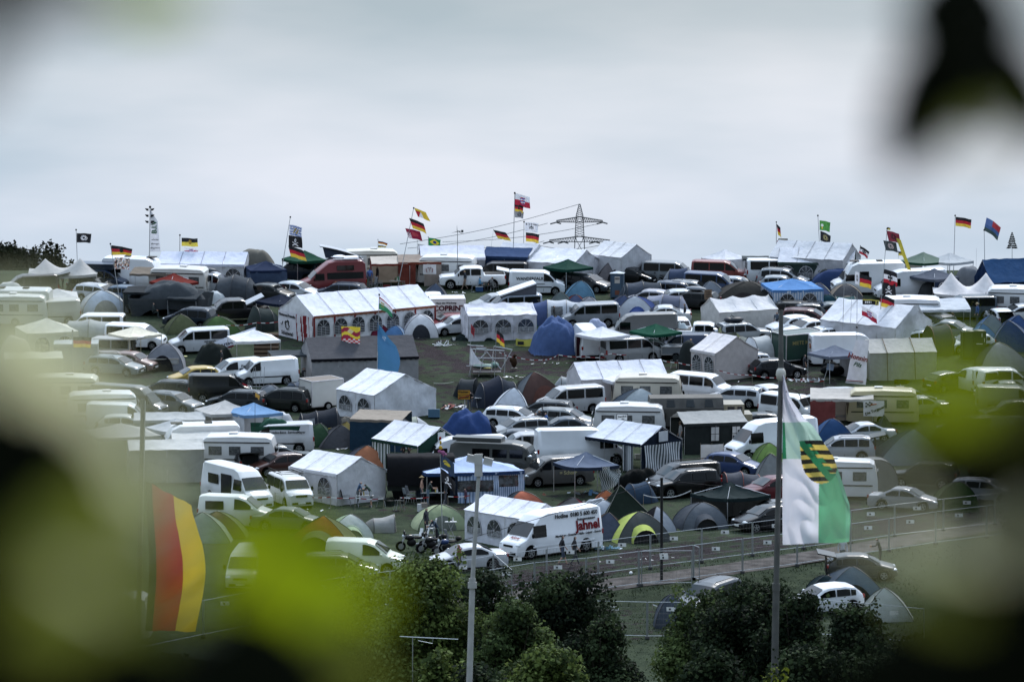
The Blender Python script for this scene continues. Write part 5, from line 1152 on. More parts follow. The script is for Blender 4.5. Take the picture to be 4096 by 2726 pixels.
tarp('B2', 930, 1330, 0, 2.2, 2.0, 1.4, (.55, .56, .58), 'white sheet bundled right of the light blue pavilion', sq=1.8, rough_=.2)
tarp('B2', 100, 1335, 0, 4.6, 2.6, 1.8, (.46, .46, .45), 'long grey plastic sheet covering goods below the grey pavilion', sq=2.2, rough_=.25)
party_tent('B1', 1950, 1340, 4, 5.0, 2.8, 1.6, 2.0, (.48, .49, .50), (.42, .43, .43), 'low grey flat tent left of the light blue pavilion', eavestrap=False)
gazebo('C1', 2030, 85, 35, 3.2, 2.0, 2.7, (.50, .52, .55), 'grey pavilion with scalloped edge above the long white van')
T = box_body('box_trailer', 'white box trailer with brown top and rear doors', 'trailer', G('B2', 1395, 1300), 32, 2.7, 1.9, 1.9, .35, (.62, .61, .58), wheels=(0,))
part('roof_sheet', MB().box(0, 0, 2.27, 2.55, 1.75, .02), plastic((.20, .16, .13)), T, False)
dome('B2', 790, 1022, 0, 2.3, 2.0, 1.3, (.30, .32, .35), 'grey dome tent with black triangle between the vans', c2=(.24, .26, .29))
dome('B2', 1235, 942, 0, 2.3, 2.0, 1.0, (.22, .25, .29), 'slate grey dome tent behind the white box trailer')
tunnel('B2', 1100, 985, 30, [-.3, .5], 2.0, [(.12, .15, .20)], 'small slate tunnel tent beside the white panel van wheel', hs=[1.1, 1.2])
party_tent('B2', 2140, 862, -49, 4.4, 5.9, 1.95, 3.3, (.74, .75, .80), (.70, .71, .75), 'big white gable tent with window wall and creased gable', windows='S', nwin=2, wr=.09, valance=False)
# ---- ridge row, centre and right
veh('pickup', 'A3', 850, 893, 184, WH, 'large white crew cab pickup truck parked on open grass', 'pickup', GC)
party_tent('A3', 610, 650, 5, 5.6, 3.6, 2.15, 3.1, (.66, .67, .76), (.46, .46, .49), 'white hipped marquee with grey walls behind the pickup truck', eavestrap=False, wr=.07)
party_tent('A3', 1430, 622, -30, 3.6, 3.4, 2.3, 3.2, (.60, .61, .66), (.6, .6, .62), 'white gable roof rising behind the blue frame tent', eavestrap=False)
party_tent('A3', 1290, 672, -18, 4.2, 3.0, 2.2, 2.9, (.07, .12, .26), (.05, .09, .20), 'blue frame tent with a red post left of the folded white marquee', eavestrap=False, valance=(.05, .09, .2))
party_tent('A3', 1800, 678, -32, 6.9, 4.6, 1.9, 2.95, (.70, .71, .76), (.62, .62, .66), 'large creased white marquee behind the rental delivery van', eavestrap=False, wr=.14, valance=False)
gazebo('A3', 1980, 808, 40, 3.1, 2.05, 2.75, (.02, .10, .075), 'dark green pavilion in front of the large creased marquee', walls='N', wallc=(.02, .05, .045))
van('boxyvan', 'A3', 1190, 838, 175, (.05, .05, .06), 'dark minibus parked against the blue frame tent')
r = van('panelvan', 'A3', 1610, 935, 0, (.66, .67, .70), 'white delivery van with open rear doors and dark lettering'); tailgate(r, 'panelvan', (.6, .6, .62)); side_text(r, 'panelvan', 'WANDERFALKE', -.5, 1.45, .36, INK, -1, .008)
part('logo', MB().add([(1.05, -.99, 1.3), (1.4, -.99, 1.3), (1.2, -.97, 1.62)], [(0, 1, 2)]).box(.2, -.985, 1.0, 1.0, .01, .05).box(-.7, -.985, 1.0, .7, .01, .05), INK, r)
car('estate', 'A3', 2200, 985, -28, (.06, .065, .075), 'dark estate with bright windscreen under the green pavilion')
dome('A3', 2110, 1062, 0, 2.7, 2.3, 1.7, (.14, .28, .40), 'teal blue dome tent beside the portable toilet', c2=(.10, .22, .34), sagk=.12)
dome('A3', 400, 1098, 0, 2.4, 2.2, 1.35, (.12, .15, .22), 'slate blue dome tent in front of the white pickup truck', c2=(.15, .16, .19))
van('kangoo', 'A3', 385, 1190, 95, (.70, .71, .73), 'small white van roof behind the company lettering trailer')
r = van('minibus', 'A3', 1330, 1215, 190, (.30, .34, .40), 'camper van with slanted white lifting roof in the middle', sc=1.0)
part('roof_lid', MB().box(0, 0, 0, 3.3, 1.6, .10, 0, None, Matrix.Translation((-.3, 0, 2.42)) @ Matrix.Rotation(R(17), 4, 'Y')), paint((.68, .69, .73)), r, False)
part('pop_top', MB().add([(-1.9, .7, 1.98), (-1.9, -.7, 1.98), (1.2, -.7, 1.98), (1.2, .7, 1.98), (-1.9, -.7, 2.88), (-1.9, .7, 2.88)], [(1, 2, 4), (0, 5, 3), (0, 1, 4, 5)]), cloth((.16, .17, .20)), r, False)
car('hatch', 'A3', 1100, 1218, 200, (.36, .38, .40), 'silver hatchback left of the slanted roof camper')
tunnel('A3', 1790, 1290, 0, [-1.9, -.4, 1.2, 2.4], 3.0, [(.09, .13, .28), (.09, .13, .28), (.48, .51, .56), (.48, .51, .56), (.10, .14, .30)], 'long blue and silver tunnel tent with clear side windows', hs=[1.6, 1.95, 1.95, 1.7], window=(2, 3), endtaper=(.6, .6))
r = van('minibus', 'A3', 2230, 1318, 190, (.26, .28, .31), 'grey minibus facing left beside the blue silver tunnel tent')
dome('A3', 1900, 1195, 0, 2.3, 2, 1.35, (.17, .21, .21), 'grey green dome tent behind the blue silver tunnel tent', c2=(.13, .16, .17))
dome('A3', 2060, 1225, 0, 2.0, 2, 1.1, (.12, .15, .26), 'small blue tent with red edge right of the grey green dome', c2=(.30, .06, .06))
dome('A3', 2210, 1255, 0, 2.0, 2, 1.0, (.30, .30, .33), 'pale grey small tent above the grey minibus')
T = box_body('sales_trailer', 'white print shop trailer with red and black lettering', 'trailer', G('B3', 540, 320), 5, 2.9, 1.9, 1.75, .45, (.66, .65, .64), doors=False)
lettering('COPRINT', .62, plastic((.16, .02, .04)), T, (.12, -.99, 1.42), (R(90), 0, 0), .022); lettering('Haus der Werbung', .22, INK, T, (-.15, -.99, 1.88), (R(90), 0, 0), .006); lettering('- Druck - Folie - Textilien - Beschriftung -', .12, INK, T, (.1, -.99, 1.08), (R(90), 0, 0), .003)
car('hatch', 'B3', 560, 212, 195, (.24, .03, .035), 'red hatchback in front of the print shop trailer')
car('hatch', 'B3', 640, 238, 200, LS, 'silver hatchback facing left beside the ragged white tent')
dome('B3', 230, 215, 5, 2.9, 2.4, 1.75, (.66, .66, .69), 'white dome tent with dark grey porch and rolled door', c2=(.60, .60, .64), doorc=(.07, .075, .09))
party_tent('B3', 1130, 88, 12, 5.7, 3.4, 1.95, 2.75, (.72, .71, .77), (.66, .65, .70), 'ragged white party tent with crumpled window walls and red cord', windows='S', nwin=3, wr=.2, sag=.14, valance=False, eavestrap=False, tilt=.6)
tarp('B3', 880, 458, 0, 4.4, 1.4, .35, (.02, .035, .035), 'crumpled dark tarpaulin lying before the ragged white tent', rough_=.2)
tarp('B3', 1790, 285, 10, 4.3, 3.4, 2.55, (.10, .16, .34), 'bulging blue tarpaulin draped over the side of a white van', rough_=.35, sq=2.6)
r = van('highvan', 'B3', 2130, 325, 98, (.68, .70, .72), 'white tall van seen from its rear beside the blue tarpaulin', sc=.9)
tarp('B3', 2260, 285, 0, 2.6, 2.2, 2.5, (.34, .38, .52), 'pale blue sheet pulled over the roof right of the tall white van', sq=2.5, rough_=.2)
gazebo('B4', 30, 352, 38, 3.1, 2.15, 2.8, (.72, .73, .78), 'white pavilion with slim legs right of the tall white van', walls='N', wallc=(.08, .03, .04), legc=(.6, .62, .66))
gazebo('B4', 640, 320, 38, 3.0, 2.1, 2.75, (.02, .14, .085), 'bottle green pavilion in the centre right')
van('boxyvan', 'B4', 350, 470, 20, (.34, .35, .36), 'grey van standing in the shade of the white slim-leg pavilion')
car('kangoo', 'B4', 960, 432, 175, (.03, .055, .13), 'dark blue small van behind the silver estate')
car('estate', 'B4', 590, 705, 12, (.50, .51, .54), 'silver estate with red tail lights in front of green pavilion', ground_v=True)
T = box_body('cargo_trailer', 'grey metal cargo trailer hitched by the silver estate', 'trailer', G('B4', 860, 735), 5, 2.3, 1.3, .62, .5, (.22, .24, .26), doors=False)
chair('B4', 860, 840, 250, (.04, .05, .05), 'black folding chair standing before the cargo trailer')
tarp('B4', 1020, 508, 0, 1.9, 2.2, 2.3, (.05, .06, .06), 'dark narrow tarpaulin beside the cream party tent', sq=1.5)
party_tent('B4', 1430, 442, -55, 3.1, 4.2, 2.1, 3.3, (.68, .65, .66), (.56, .51, .50), 'cream party tent with two arched windows and scalloped edge', windows='S', nwin=2, wr=.03)
car('estate', 'B4', 1640, 885, 206, LS, 'silver estate with alloy wheels beside the cream party tent', ground_v=True)
car('hatch', 'B4', 2040, 722, 16, (.018, .022, .035), 'black compact coupe in front of the green rental trailer', sc=1.05)
T = box_body('rental_trailer', 'dark green box trailer with faded gold lettering', 'trailer', G('B4', 2260, 770), 30, 3.4, 2.1, 2.05, .4, (.035, .10, .075), wheels=(0,), doors=False)
lettering('MIETE MICH', .42, plastic((.34, .30, .12)), T, (.0, -1.07, 1.75), (R(90), 0, 0), .006); lettering('Foto', .26, plastic((.34, .30, .12)), T, (.9, -1.07, 1.25), (R(90), 0, 0), .004)
tunnel('B4', 1830, 462, 200, [-.7, .7], 3.0, [(.66, .67, .70), (.45, .47, .48)], 'white tunnel tent with dark open annex beside green trailer', hs=[2.0, 1.9], endtaper=(1.0, .8), doorc=(.03, .04, .05))
tunnel('B4', 1440, 350, 10, [-.5, .7], 2.7, [(.36, .38, .20), (.13, .14, .10)], 'khaki tunnel tent with dark mouth behind the cream party tent', hs=[1.5, 1.3], endtaper=(.5, 1.4))
tunnel('B4', 1700, 475, -15, [-.6, .5], 2.0, [(.22, .24, .22)], 'low grey tunnel tent right of the khaki one', hs=[.95, .8])
r = car('suv', 'B4', 1640, 300, 20, (.36, .38, .40), 'silver off-road car with open rear door and spare wheel', sc=1.0)
part('spare_wheel', MB().tube([(-2.35, 0, 1.0), (-2.6, 0, 1.0)], .37, 16), RIM, r); part('roof_load', MB().ell(-.6, 0, 1.95, .7, .4, .22).ell(-1.2, .2, 1.95, .4, .4, .2).tube([(-.2, -.3, 1.8), (-.9, .3, 2.3), (-1.3, .2, 1.8)], .03), plastic((.03, .04, .06)), r)
r = veh('pickup', 'B4', 1180, 310, -5, (.62, .63, .65), 'small white flatbed pickup behind the bottle green pavilion', 'pickup', GC, sc=.86)
tarp('B4', 960, 345, 0, 2.4, 1.8, 1.3, (.52, .58, .60), 'clear plastic sheet heaped on the flatbed behind green pavilion', rough_=.3, sq=1.8)
party_tent('A4', 240, 612, -50, 4.2, 3.6, 2.3, 3.4, (.66, .66, .68), (.60, .60, .63), 'white gable tent on the ridge right of the pylon', wr=.04, valance=False)
tarp('A4', 60, 752, 0, 3.2, 2.4, 2.2, (.20, .20, .21), 'grey flat tarpaulin below the ridge gable tent', sq=6, rough_=.06)
dome('A4', 200, 800, 0, 3.6, 3.0, 2.1, (.22, .20, .21), 'taupe dome tent with round hatch below the ridge gable tent', c2=(.17, .16, .17), doorc=(.05, .05, .06))
car('hatch', 'A4', 390, 905, 205 - 230, BK, 'black hatchback facing right in front of the taupe dome tent')
car('estate', 'A4', 590, 885, -28, (.05, .055, .06), 'black estate with bright windscreen left of the blue grey dome')
van('minibus', 'A4', 820, 832, -10, (.22, .24, .26), 'grey minibus with roof rails on the ridge')
dome('A4', 850, 850, 0, 2.6, 2.2, 1.5, (.07, .08, .10), 'black dome tent in front of the ridge minibus')
tunnel('A4', 930, 905, 170, [-.8, .8], 2.4, [(.32, .34, .38), (.09, .12, .20)], 'grey and navy tent left of the red minibus', hs=[1.7, 1.5], doorc=(.02, .02, .03))
r = van('minibus', 'A4', 1400, 822, -6, (.30, .06, .05), 'brick red passenger minibus with roof bars near the ridge', sc=1.0)
r = van('minibus', 'A4', 1320, 962, -14, (.05, .09, .20), 'blue passenger minibus below the brick red one')
T = thing('portable_toilet', 'blue portable toilet cabin with posters on its door', 'toilet cabin', G('A4', 205, 1268), -8, None, .5)
part('cabin', MB().box(0, 0, 1.1, 1.1, 1.1, 2.1), plastic((.09, .14, .20)), T, False); part('roof', MB().grid(lambda a, b: (-.62 + 1.24 * a, -.62 + 1.24 * b, 2.15 + .16 * math.sin(math.pi * a) * math.sin(math.pi * b)), 6, 6), plastic((.40, .45, .50)), T)
part('door', MB().box(0, -.565, 1.05, .8, .03, 1.85), plastic((.11, .17, .24)), T, False); part('poster', MB().box(.05, -.59, 1.6, .45, .01, .6), plastic((.55, .5, .45)), T, False); part('poster', MB().box(.05, -.59, .5, .4, .01, .4), plastic((.3, .12, .08)), T, False)
lettering('DIXI', .2, INK, T, (.05, -.61, 1.7), (R(90), 0, 0), .008)
tunnel('A4', 540, 1070, 5, [-1.7, -.3, 1.2], 2.9, [(.08, .10, .13), (.10, .12, .16)], 'dark slate tunnel tent right of the portable toilet', hs=[1.7, 1.85, 1.7], endtaper=(1.0, .5), doorc=(.22, .24, .27))
T = thing('table_stall', 'long table under a dotted cloth below the black cars', 'table', G('A4', 710, 1080), 0, 'camping tables', 0); part('tabletop', MB().box(0, 0, .9, 4.2, .9, .06), plastic((.5, .52, .56)), T, False); part('cloth', MB().grid(lambda a, b: (-2.1 + 4.2 * a, -.47 - .06 * math.sin(a * 40), .9 - .5 * b), 60, 2), cloth((.45, .47, .52)), T)
r = car('estate', 'A4', 1080, 1062, -12, (.34, .36, .38), 'silver estate with grey roof box in the middle right');
r = car('estate', 'A4', 940, 1072, -15, (.07, .10, .16), 'dark blue estate behind the slate tunnel tent')
car('hatch', 'A4', 560, 1165, 165, (.34, .34, .38), 'silver hatchback showing a red tail light below slate tunnel tent')
r = car('estate', 'A4', 1090, 1180, 158, (.03, .035, .035), 'dark estate with roof box and red light, rear towards camera'); roofbox(r, -.3, 1.68, (.25, .27, .30))
car('hatch', 'A4', 870, 1168, 185, (.46, .48, .50), 'pale hatchback left of the dark estate with roof box')
tunnel('A4', 790, 1225, -10, [-1.6, -.3, 1.2], 3.0, [(.16, .18, .25), (.30, .32, .40)], 'blue grey tunnel tent with mesh window in the middle right', hs=[1.6, 1.8, 1.7], window=(1,))
dome('A4', 1340, 1062, 0, 2.6, 2.3, 1.8, (.27, .30, .35), 'light grey igloo tent with porch below the blue minibus', c2=(.20, .22, .26), porch=.5, doorc=(.35, .38, .43))
dome('A4', 1680, 1060, 0, 5.4, 4.0, 2.0, (.10, .095, .085), 'large olive brown dome tent below the blue minibus', c2=(.085, .08, .075), doorc=(.07, .06, .06), sagk=.05)
dome('A4', 470, 1240, -12, 3.6, 2.6, 1.95, (.50, .53, .58), 'white and royal blue dome tent in the middle right', c2=(.05, .09, .28), c3=(.5, .53, .58), porch=.9, doorc=None)
dome('A4', 230, 1235, 0, 2.9, 2.4, 1.5, (.09, .12, .22), 'navy dome tent left of the white and blue dome', c2=(.08, .10, .17))
dome('A4', 160, 1340, 0, 2.2, 2.0, 1.2, (.62, .63, .66), 'white small dome tent in front of the navy dome')
car('sedan', 'A4', 750, 1355, 180, (.50, .52, .54), 'white saloon with open sunroof beside the grey long van')
r = van('highvan', 'B4', 480, 195, 185, (.21, .205, .20), 'long taupe high van lying across the middle right', sc=.86)
car('hatch', 'B4', 890, 240, 100, (.60, .62, .64), 'white hatchback rear beside the person with backpack')
party_tent('A4', 1640, 1235, 24, 5.4, 3.4, 1.8, 2.85, (.66, .65, .66), (.58, .57, .56), 'white canvas tent with sagging ridge and wooden sign', valance=False, ridge_sag=.22, sag=.1, eavestrap=False, wr=.06)
T = thing('wooden_sign', 'small wooden plank sign on the front of the canvas tent', 'sign', G('B4', 1240, 330) + Vector((0, -.3, 1.95)), 10, 'signs', 0); part('board', MB().box(0, 0, .5, .62, .05, .85), mat('plank', (.20, .13, .08), rough=.8, var=.4), T, False); part('inscription', MB().box(0, -.04, .75, .45, .01, .05).box(0, -.04, .6, .4, .01, .05).box(0, -.04, .45, .45, .01, .05).box(0, -.04, .3, .4, .01, .05), INK, T, False); part('post', MB().tube([(0, .04, -2.1), (0, .04, .2)], .03), mat('plank', (.2, .13, .08), rough=.8, var=.4), T)
tunnel('B4', 1650, 290, -4, [-2.2, -.2, 1.7], 3.0, [(.05, .07, .14), (.50, .38, .31), (.48, .36, .30), (.50, .38, .31)], 'salmon coloured tunnel tent with dark blue ends', gv=True, hs=[1.5, 1.75, 1.8], endtaper=(.6, .9))
car('estate', 'B4', 2120, 62, 170, (.03, .035, .035), 'dark estate car partly behind the white canvas tent')
car('hatch', 'P', 3205, 1212, 185, (.10, .11, .12), 'dark grey car above the maroon estate at right')
car('estate', 'P', 3230, 1232, -10, (.16, .05, .05), 'maroon estate car in the row right of the salmon tent')
car('hatch', 'P', 3310, 1208, 185, (.14, .16, .17), 'grey hatchback behind the great white tent at right')
car('hatch', 'P', 3160, 1262, 208, (.68, .70, .73), 'white sporty hatchback facing left in the car row at right')
car('sedan', 'P', 3235, 1275, 206, (.70, .71, .74), 'white saloon right of the sporty white hatchback')
car('estate', 'P', 3290, 1305, 204, (.70, .72, .76), 'third white car of the row, half hidden by the great tent')
tunnel('P', 3160, 1322, 5, [-1.4, 0, 1.3], 2.0, [(.11, .12, .11), (.30, .30, .12)], 'low camouflage coloured tunnel tent behind the green trailer', hs=[.9, 1.0, .95])
# ---- right ridge
gazebo('A4', 1470, 693, 42, 3.0, 1.65, 2.45, (.66, .67, .71), 'white pointed pavilion with window wall behind the brick red minibus', walls='SNE', wallc=(.62, .62, .64))
awning('A4', 1830, 785, 0, 2.4, 1.6, 2.2, 2.1, (.10, .12, .13), 'open tailgate shelter between white pavilion and boxy white camper')
van('boxyvan', 'A4', 2060, 800, 5, (.62, .64, .66), 'boxy white camper with its dark tailgate raised on the ridge', sc=1.1)
party_tent('P', 3260, 965, -28, 7.0, 4.0, 2.3, 3.6, (.62, .63, .66), (.48, .48, .50), 'white marquee with grey gable at the back of the right ridge', valance=False)
party_tent('P', 3270, 990, -10, 6.6, 3.6, 1.95, 3.1, (.66, .67, .72), (.07, .11, .10), 'white marquee with dark green wall and green stripe on its roof', windows='S', nwin=4, valance=(.10, .15, .13))
car('mpv', 'A4', 2160, 918, -16, (.32, .34, .37), 'silver people carrier below the dark green walled marquee')
car('hatch', 'A4', 2150, 1005, -10, (.30, .33, .36), 'silver hatchback hidden behind the sky blue pavilion')
car('hatch', 'A4', 1620, 1018, -10, (.34, .36, .40), 'silver hatchback right of the blue passenger minibus')
gazebo('A4', 2260, 1035, 10, 4.4, 2.1, 2.75, (.13, .30, .62), 'sky blue pavilion with arched windows in its pale walls', walls='SNE', strip=((.62, .66, .72), (.30, .42, .60)), windows='S')
dome('P', 3260, 1130, 0, 3.6, 3.0, 1.9, (.14, .17, .28), 'slate blue igloo tent with beige stripe at right', c2=(.30, .30, .28))
dome('P', 3190, 1165, 0, 2.6, 2.2, 1.7, (.16, .19, .25), 'grey blue tall dome tent right of the sky blue pavilion')
dome('P', 3385, 1135, 0, 3.4, 3.0, 2.0, (.15, .15, .16), 'grey and brown dome tent in front of the white motor coach', c2=(.28, .24, .20), porch=.6)
dome('P', 3300, 1175, 0, 2.6, 2.4, 1.5, (.03, .10, .13), 'petrol green dome tent at right', c2=(.04, .12, .15))
tunnel('P', 3380, 1185, 0, [-.8, .8], 2.4, [(.03, .11, .12)], 'petrol green low tunnel tent right of its matching dome', hs=[1.3, 1.3])
dome('P', 3270, 1200, 0, 1.9, 1.8, 1.2, (.30, .33, .36), 'small grey dome tent in front of the petrol green dome')
rv('motorhome', 'P', 3470, 1043, 186, (.64, .65, .66), 'big white motor coach facing left on the right ridge', sc=1.0)
r = van('highvan', 'P', 3640, 1073, 190, (.60, .61, .64), 'white high roof van with blue lettering on the right ridge', sc=.92); side_text(r, 'highvan', 'THW', -1.7, 1.75, .5, plastic((.03, .05, .2)), 1, .01)
tarp('P', 3350, 1075, 0, 5.2, 2.6, 1.7, (.045, .08, .20), 'dark blue tarpaulin fence below the green striped marquee', sq=7, rough_=.05)
tarp('P', 3300, 1078, 0, 1.9, 1.6, 1.6, (.05, .06, .06), 'dark covered trailer load left of the white motor coach', sq=3)
gazebo('P', 3692, 1006, 42, 3.1, 2.1, 2.9, (.20, .27, .22), 'pale green pavilion with dark green edge on the right ridge', walls='N', wallc=(.56, .54, .50), valance=(.03, .12, .07))
gazebo('P', 3797, 1010, 40, 3.0, 2.1, 2.8, (.50, .52, .54), 'grey white pavilion behind the pale green pavilion')
gazebo('P', 3736, 1072, 40, 3.0, 2.0, 2.7, (.15, .17, .22), 'slate blue pavilion with navy window walls at right', walls='SN', wallc=(.035, .055, .11), windows='S')
tarp('P', 3872, 1063, -12, 2.8, 2.2, 1.9, (.23, .24, .26), 'grey box shaped tent cover behind the twin peaked white canopy', sq=6, rough_=.08)
gazebo('P', 3872, 1086, -3, 5.9, 1.5, 3.1, (.66, .64, .65), 'bright white canopy with two sharp peaks at right', D=3.8, peaks=2)
party_tent('P', 4060, 1032, 14, 6.0, 4.0, 1.2, 3.0, (.04, .11, .26), (.02, .05, .14), 'large blue tarpaulin house tent at the right frame edge', valance=False, eavestrap=False, wr=.14)
tarp('P', 4045, 1022, 0, 4.4, 1.5, .5, (.05, .06, .06), 'dark rolled awning on the ridge at the right frame edge', gv=False)
tarp('P', 3720, 1122, 0, 2.4, 2.2, 1.7, (.07, .075, .08), 'dark grey leaning shelter below the slate blue pavilion', sq=1.5)
r = rv('caravan', 'P', 3640, 1183, 176, (.64, .65, .68), 'white caravan with a stretched sun sail at right')
awning('P', 3770, 1200, 6, 4.2, 2.6, 2.35, 1.75, (.56, .59, .64), 'pale sun sail stretched from the white caravan at right')
van('minibus', 'P', 3870, 1178, 180, (.06, .09, .12), 'dark teal minibus beside the pale sun sail')
rv('caravan', 'P', 4065, 1142, 170, (.62, .63, .64), 'white caravan cut by the right frame edge')
r = car('estate', 'P', 3700, 1232, 168, (.05, .055, .07), 'dark blue estate under the pale sun sail')
r = car('estate', 'P', 3740, 1248, 120, (.05, .055, .07), 'dark car with raised glass tailgate beside the pale sun sail')
r = car('hatch', 'P', 4000, 1230, 100, (.55, .57, .60), 'white car with black open tailgate near right frame edge'); tailgate(r, 'hatch', BK)
car('sedan', 'P', 4085, 1215, 190, (.60, .61, .63), 'white car cut by the right frame edge')
car('sedan', 'P', 3800, 1280, -20, (.20, .22, .24), 'grey coupe with shining rear glass behind the dark green tunnel')
TILE.update(L=(0, 880, 1.1504), Q=(2048, 880, 1.1504))
# ---- B5: right middle
party_tent('B5', 830, 60, -38, 7.2, 5.4, 2.0, 3.5, (.70, .71, .75), (.64, .64, .68), 'great white tent with patched plastic walls and bulging gable at right', eavestrap=True, wr=.12, valance=False)
r = van('highvan', 'B5', 530, 378, 12, (.68, .69, .72), 'long white van with round orange badge on its rear doors', sc=.92)
for (y, z, rr_, c) in ((.45, 1.75, .22, (.5, .14, .05)), (.45, 1.75, .12, (.6, .5, .4))): part('badge', MB().tube([(-3.41 - rr_ * .05, y * -1, z), (-3.44 - (.3 - rr_) * .1, -y, z)], rr_, 14), plastic(c), r)
lettering('SIXT', .3, INK, r, (-3.46, -.5, 2.25), (R(90), 0, R(-90)), .008)
gazebo('B5', 410, 510, 30, 3.1, 2.05, 2.7, (.20, .23, .30), 'slate blue pavilion in front of the orange badge van', legc=(.6, .62, .66), walls='E', wallc=(.25, .26, .28))
party_tent('B5', 1060, 440, 9, 5.3, 3.2, 2.1, 3.0, (.50, .48, .45), (.42, .41, .38), 'beige frame tent with brown straps and dark ground skirt', valance=False, eavestrap=False, wr=.04)
T = thing('tent_strap', 'brown guy straps over the beige frame tent', 'strap', G('B5', 1060, 440, 3.0), 9, None, .8)
for x in (-1.3, .9): part('strap', MB().tube([(x, -2.0, -.1), (x, -1.66, 2.12), (x, 0, 3.05), (x, 1.62, 2.1)], .03, 4), plastic((.16, .08, .06)), T)
T = thing('beach_banner', 'tall white promotional banner with red and green lettering', 'banner', at('B5', 640, 460, G('B5', 640, 885).y - 3), 0, 'banners hung on tents', 0)
part('cloth', MB().grid(lambda a, b: (-.15 + (1.55 - .5 * b) * a - .75 * (1 - b) * 1.0 + .03 * math.sin(b * 9), .12 * math.sin(a * 4 + b * 5), -3.3 + 3.3 * b - .15 * a * (1 - b)), 14, 30), cloth((.72, .70, .74)), T)
lettering('Honnin', .52, plastic((.36, .04, .04)), T, (.05, -.2, -1.35), (R(90), R(14), 0), .02); lettering('Pils', .46, plastic((.04, .16, .08)), T, (.0, -.2, -1.9), (R(90), R(14), 0), .012, shear=.3)
part('stripe', MB().tube([(-.88, -.16, -3.1), (.45, -.16, -3.2)], .035, 4), plastic((.36, .04, .04)), T); part('stripe', MB().tube([(-.88, -.16, -3.2), (.45, -.16, -3.3)], .025, 4), plastic((.04, .16, .08)), T)
flagpole('B5', 640, 892, 636, 330, 'slim pole carrying the white promotional banner')
T = thing('bean_bag', 'black bean bag seat under the slate blue pavilion', 'seat', G('B5', 390, 825), 0, None, 0); part('cushion', MB().ell(0, 0, .4, 1.0, .7, .45, 0, None, 14, 8).ell(-.2, .3, .7, .7, .4, .4), cloth((.02, .025, .03)), T)
T = thing('placard', 'small pale blue placard on a stick by the litter', 'sign', G('B5', 300, 868), 0, 'signs', 0); part('stick', MB().tube([(0, 0, 0), (.25, 0, .8)], .02), plastic((.6, .6, .6)), T); part('board', MB().box(.3, -.02, 1.05, .55, .03, .5, 0, None, Matrix.Rotation(R(10), 4, 'Y')), plastic((.36, .45, .6)), T, False)
tunnel('B5', 1500, 300, 12, [-1.0, .5], 3.4, [(.05, .065, .06), (.09, .10, .10)], 'large dark green tunnel tent with red seams at right', hs=[2.1, 2.2], endtaper=(.9, 1.2), pole=(.20, .05, .04), doorc=(.035, .05, .045))
car('estate', 'B5', 1230, 352, 190, (.62, .64, .66), 'white estate car between great white tent and dark tunnel tent')
car('estate', 'B5', 1180, 310, 185, (.11, .12, .12), 'grey car with roof load above the white estate at right')
car('hatch', 'B5', 1790, 393, 200, (.50, .52, .50), 'silver hatchback facing left behind the tall green cabins')
T = thing('portable_toilet', 'dark green portable toilet cabin, left of two', 'toilet cabin', G('B5', 1790, 650), 4, None, .3); part('cabin', MB().box(0, 0, 1.1, 1.2, 1.1, 2.15), plastic((.04, .07, .045)), T, False); part('roof', MB().ell(0, 0, 2.18, .62, .58, .12), plastic((.05, .08, .05)), T); part('door_frame', MB().box(.02, -.56, 1.1, .9, .03, 1.9), plastic((.055, .09, .06)), T, False)
T = thing('portable_toilet', 'dark green portable toilet cabin with white door marks, right of two', 'toilet cabin', G('B5', 1885, 650), 4, None, .3); part('cabin', MB().box(0, 0, 1.1, 1.1, 1.1, 2.2), plastic((.03, .06, .045)), T, False); part('roof', MB().ell(0, 0, 2.22, .6, .58, .12), plastic((.05, .08, .05)), T); part('door_handle', MB().box(.0, -.57, 1.2, .5, .03, .06).box(.2, -.57, 1.9, .05, .03, .3).box(.4, -.57, 1.5, .04, .03, .3), plastic((.6, .6, .5)), T, False)
dome('B5', 2010, 195, 0, 3.0, 2.6, 1.9, (.20, .24, .26), 'grey and blue igloo tent at right', c2=(.10, .18, .34))
dome('B5', 2240, 195, 0, 3.4, 2.8, 2.0, (.07, .13, .30), 'royal blue dome tent near the right frame edge', c2=(.10, .15, .28))
dome('B5', 1930, 285, 10, 2.4, 2.2, 1.5, (.10, .22, .40), 'bright blue small dome in front of the grey blue igloo', c2=(.14, .26, .42))
dome('B5', 2260, 255, -8, 3.6, 3.0, 2.3, (.06, .10, .20), 'navy and grey tall dome at the right frame edge', c2=(.13, .17, .26))
dome('B5', 2150, 480, 5, 4.2, 3.0, 2.1, (.30, .30, .30), 'grey dome tent with dark flanks in front of the blue tents', c2=(.045, .055, .06), c3=(.05, .06, .07))
van('kangoo', 'B5', 1850, 735, 120, (.62, .63, .60), 'white small van seen from the rear at right', sc=1.05)
van('minibus', 'B5', 2140, 742, 2, (.60, .61, .58), 'white passenger minibus facing right at the right edge')
car('hatch', 'B5', 1590, 778, 35, (.05, .06, .05), 'dark hatchback rear left of the white small van')
van('panelvan', 'B5', 2200, 920, 0, (.30, .32, .26), 'grey panel van at the right edge behind green leaves')
car('sedan', 'B5', 2160, 880, 180, (.30, .32, .28), 'grey green car between the white minibus and grey panel van')
car('estate', 'B5', 2230, 1075, 190, (.07, .08, .05), 'dark green estate at the right edge behind leaves')
car('estate', 'B5', 1800, 1240, 185, (.10, .12, .06), 'green tinted estate below the lime leaf at right')
car('hatch', 'B5', 2200, 1245, 182, (.05, .06, .04), 'dark hatchback under the leaves near the right edge')
r = car('hatch', 'B5', 1180, 960, 30, (.06, .07, .06), 'dark green hatchback with raised bonnet beside the yellow arrow sign'); tailgate(r, 'hatch', BK)
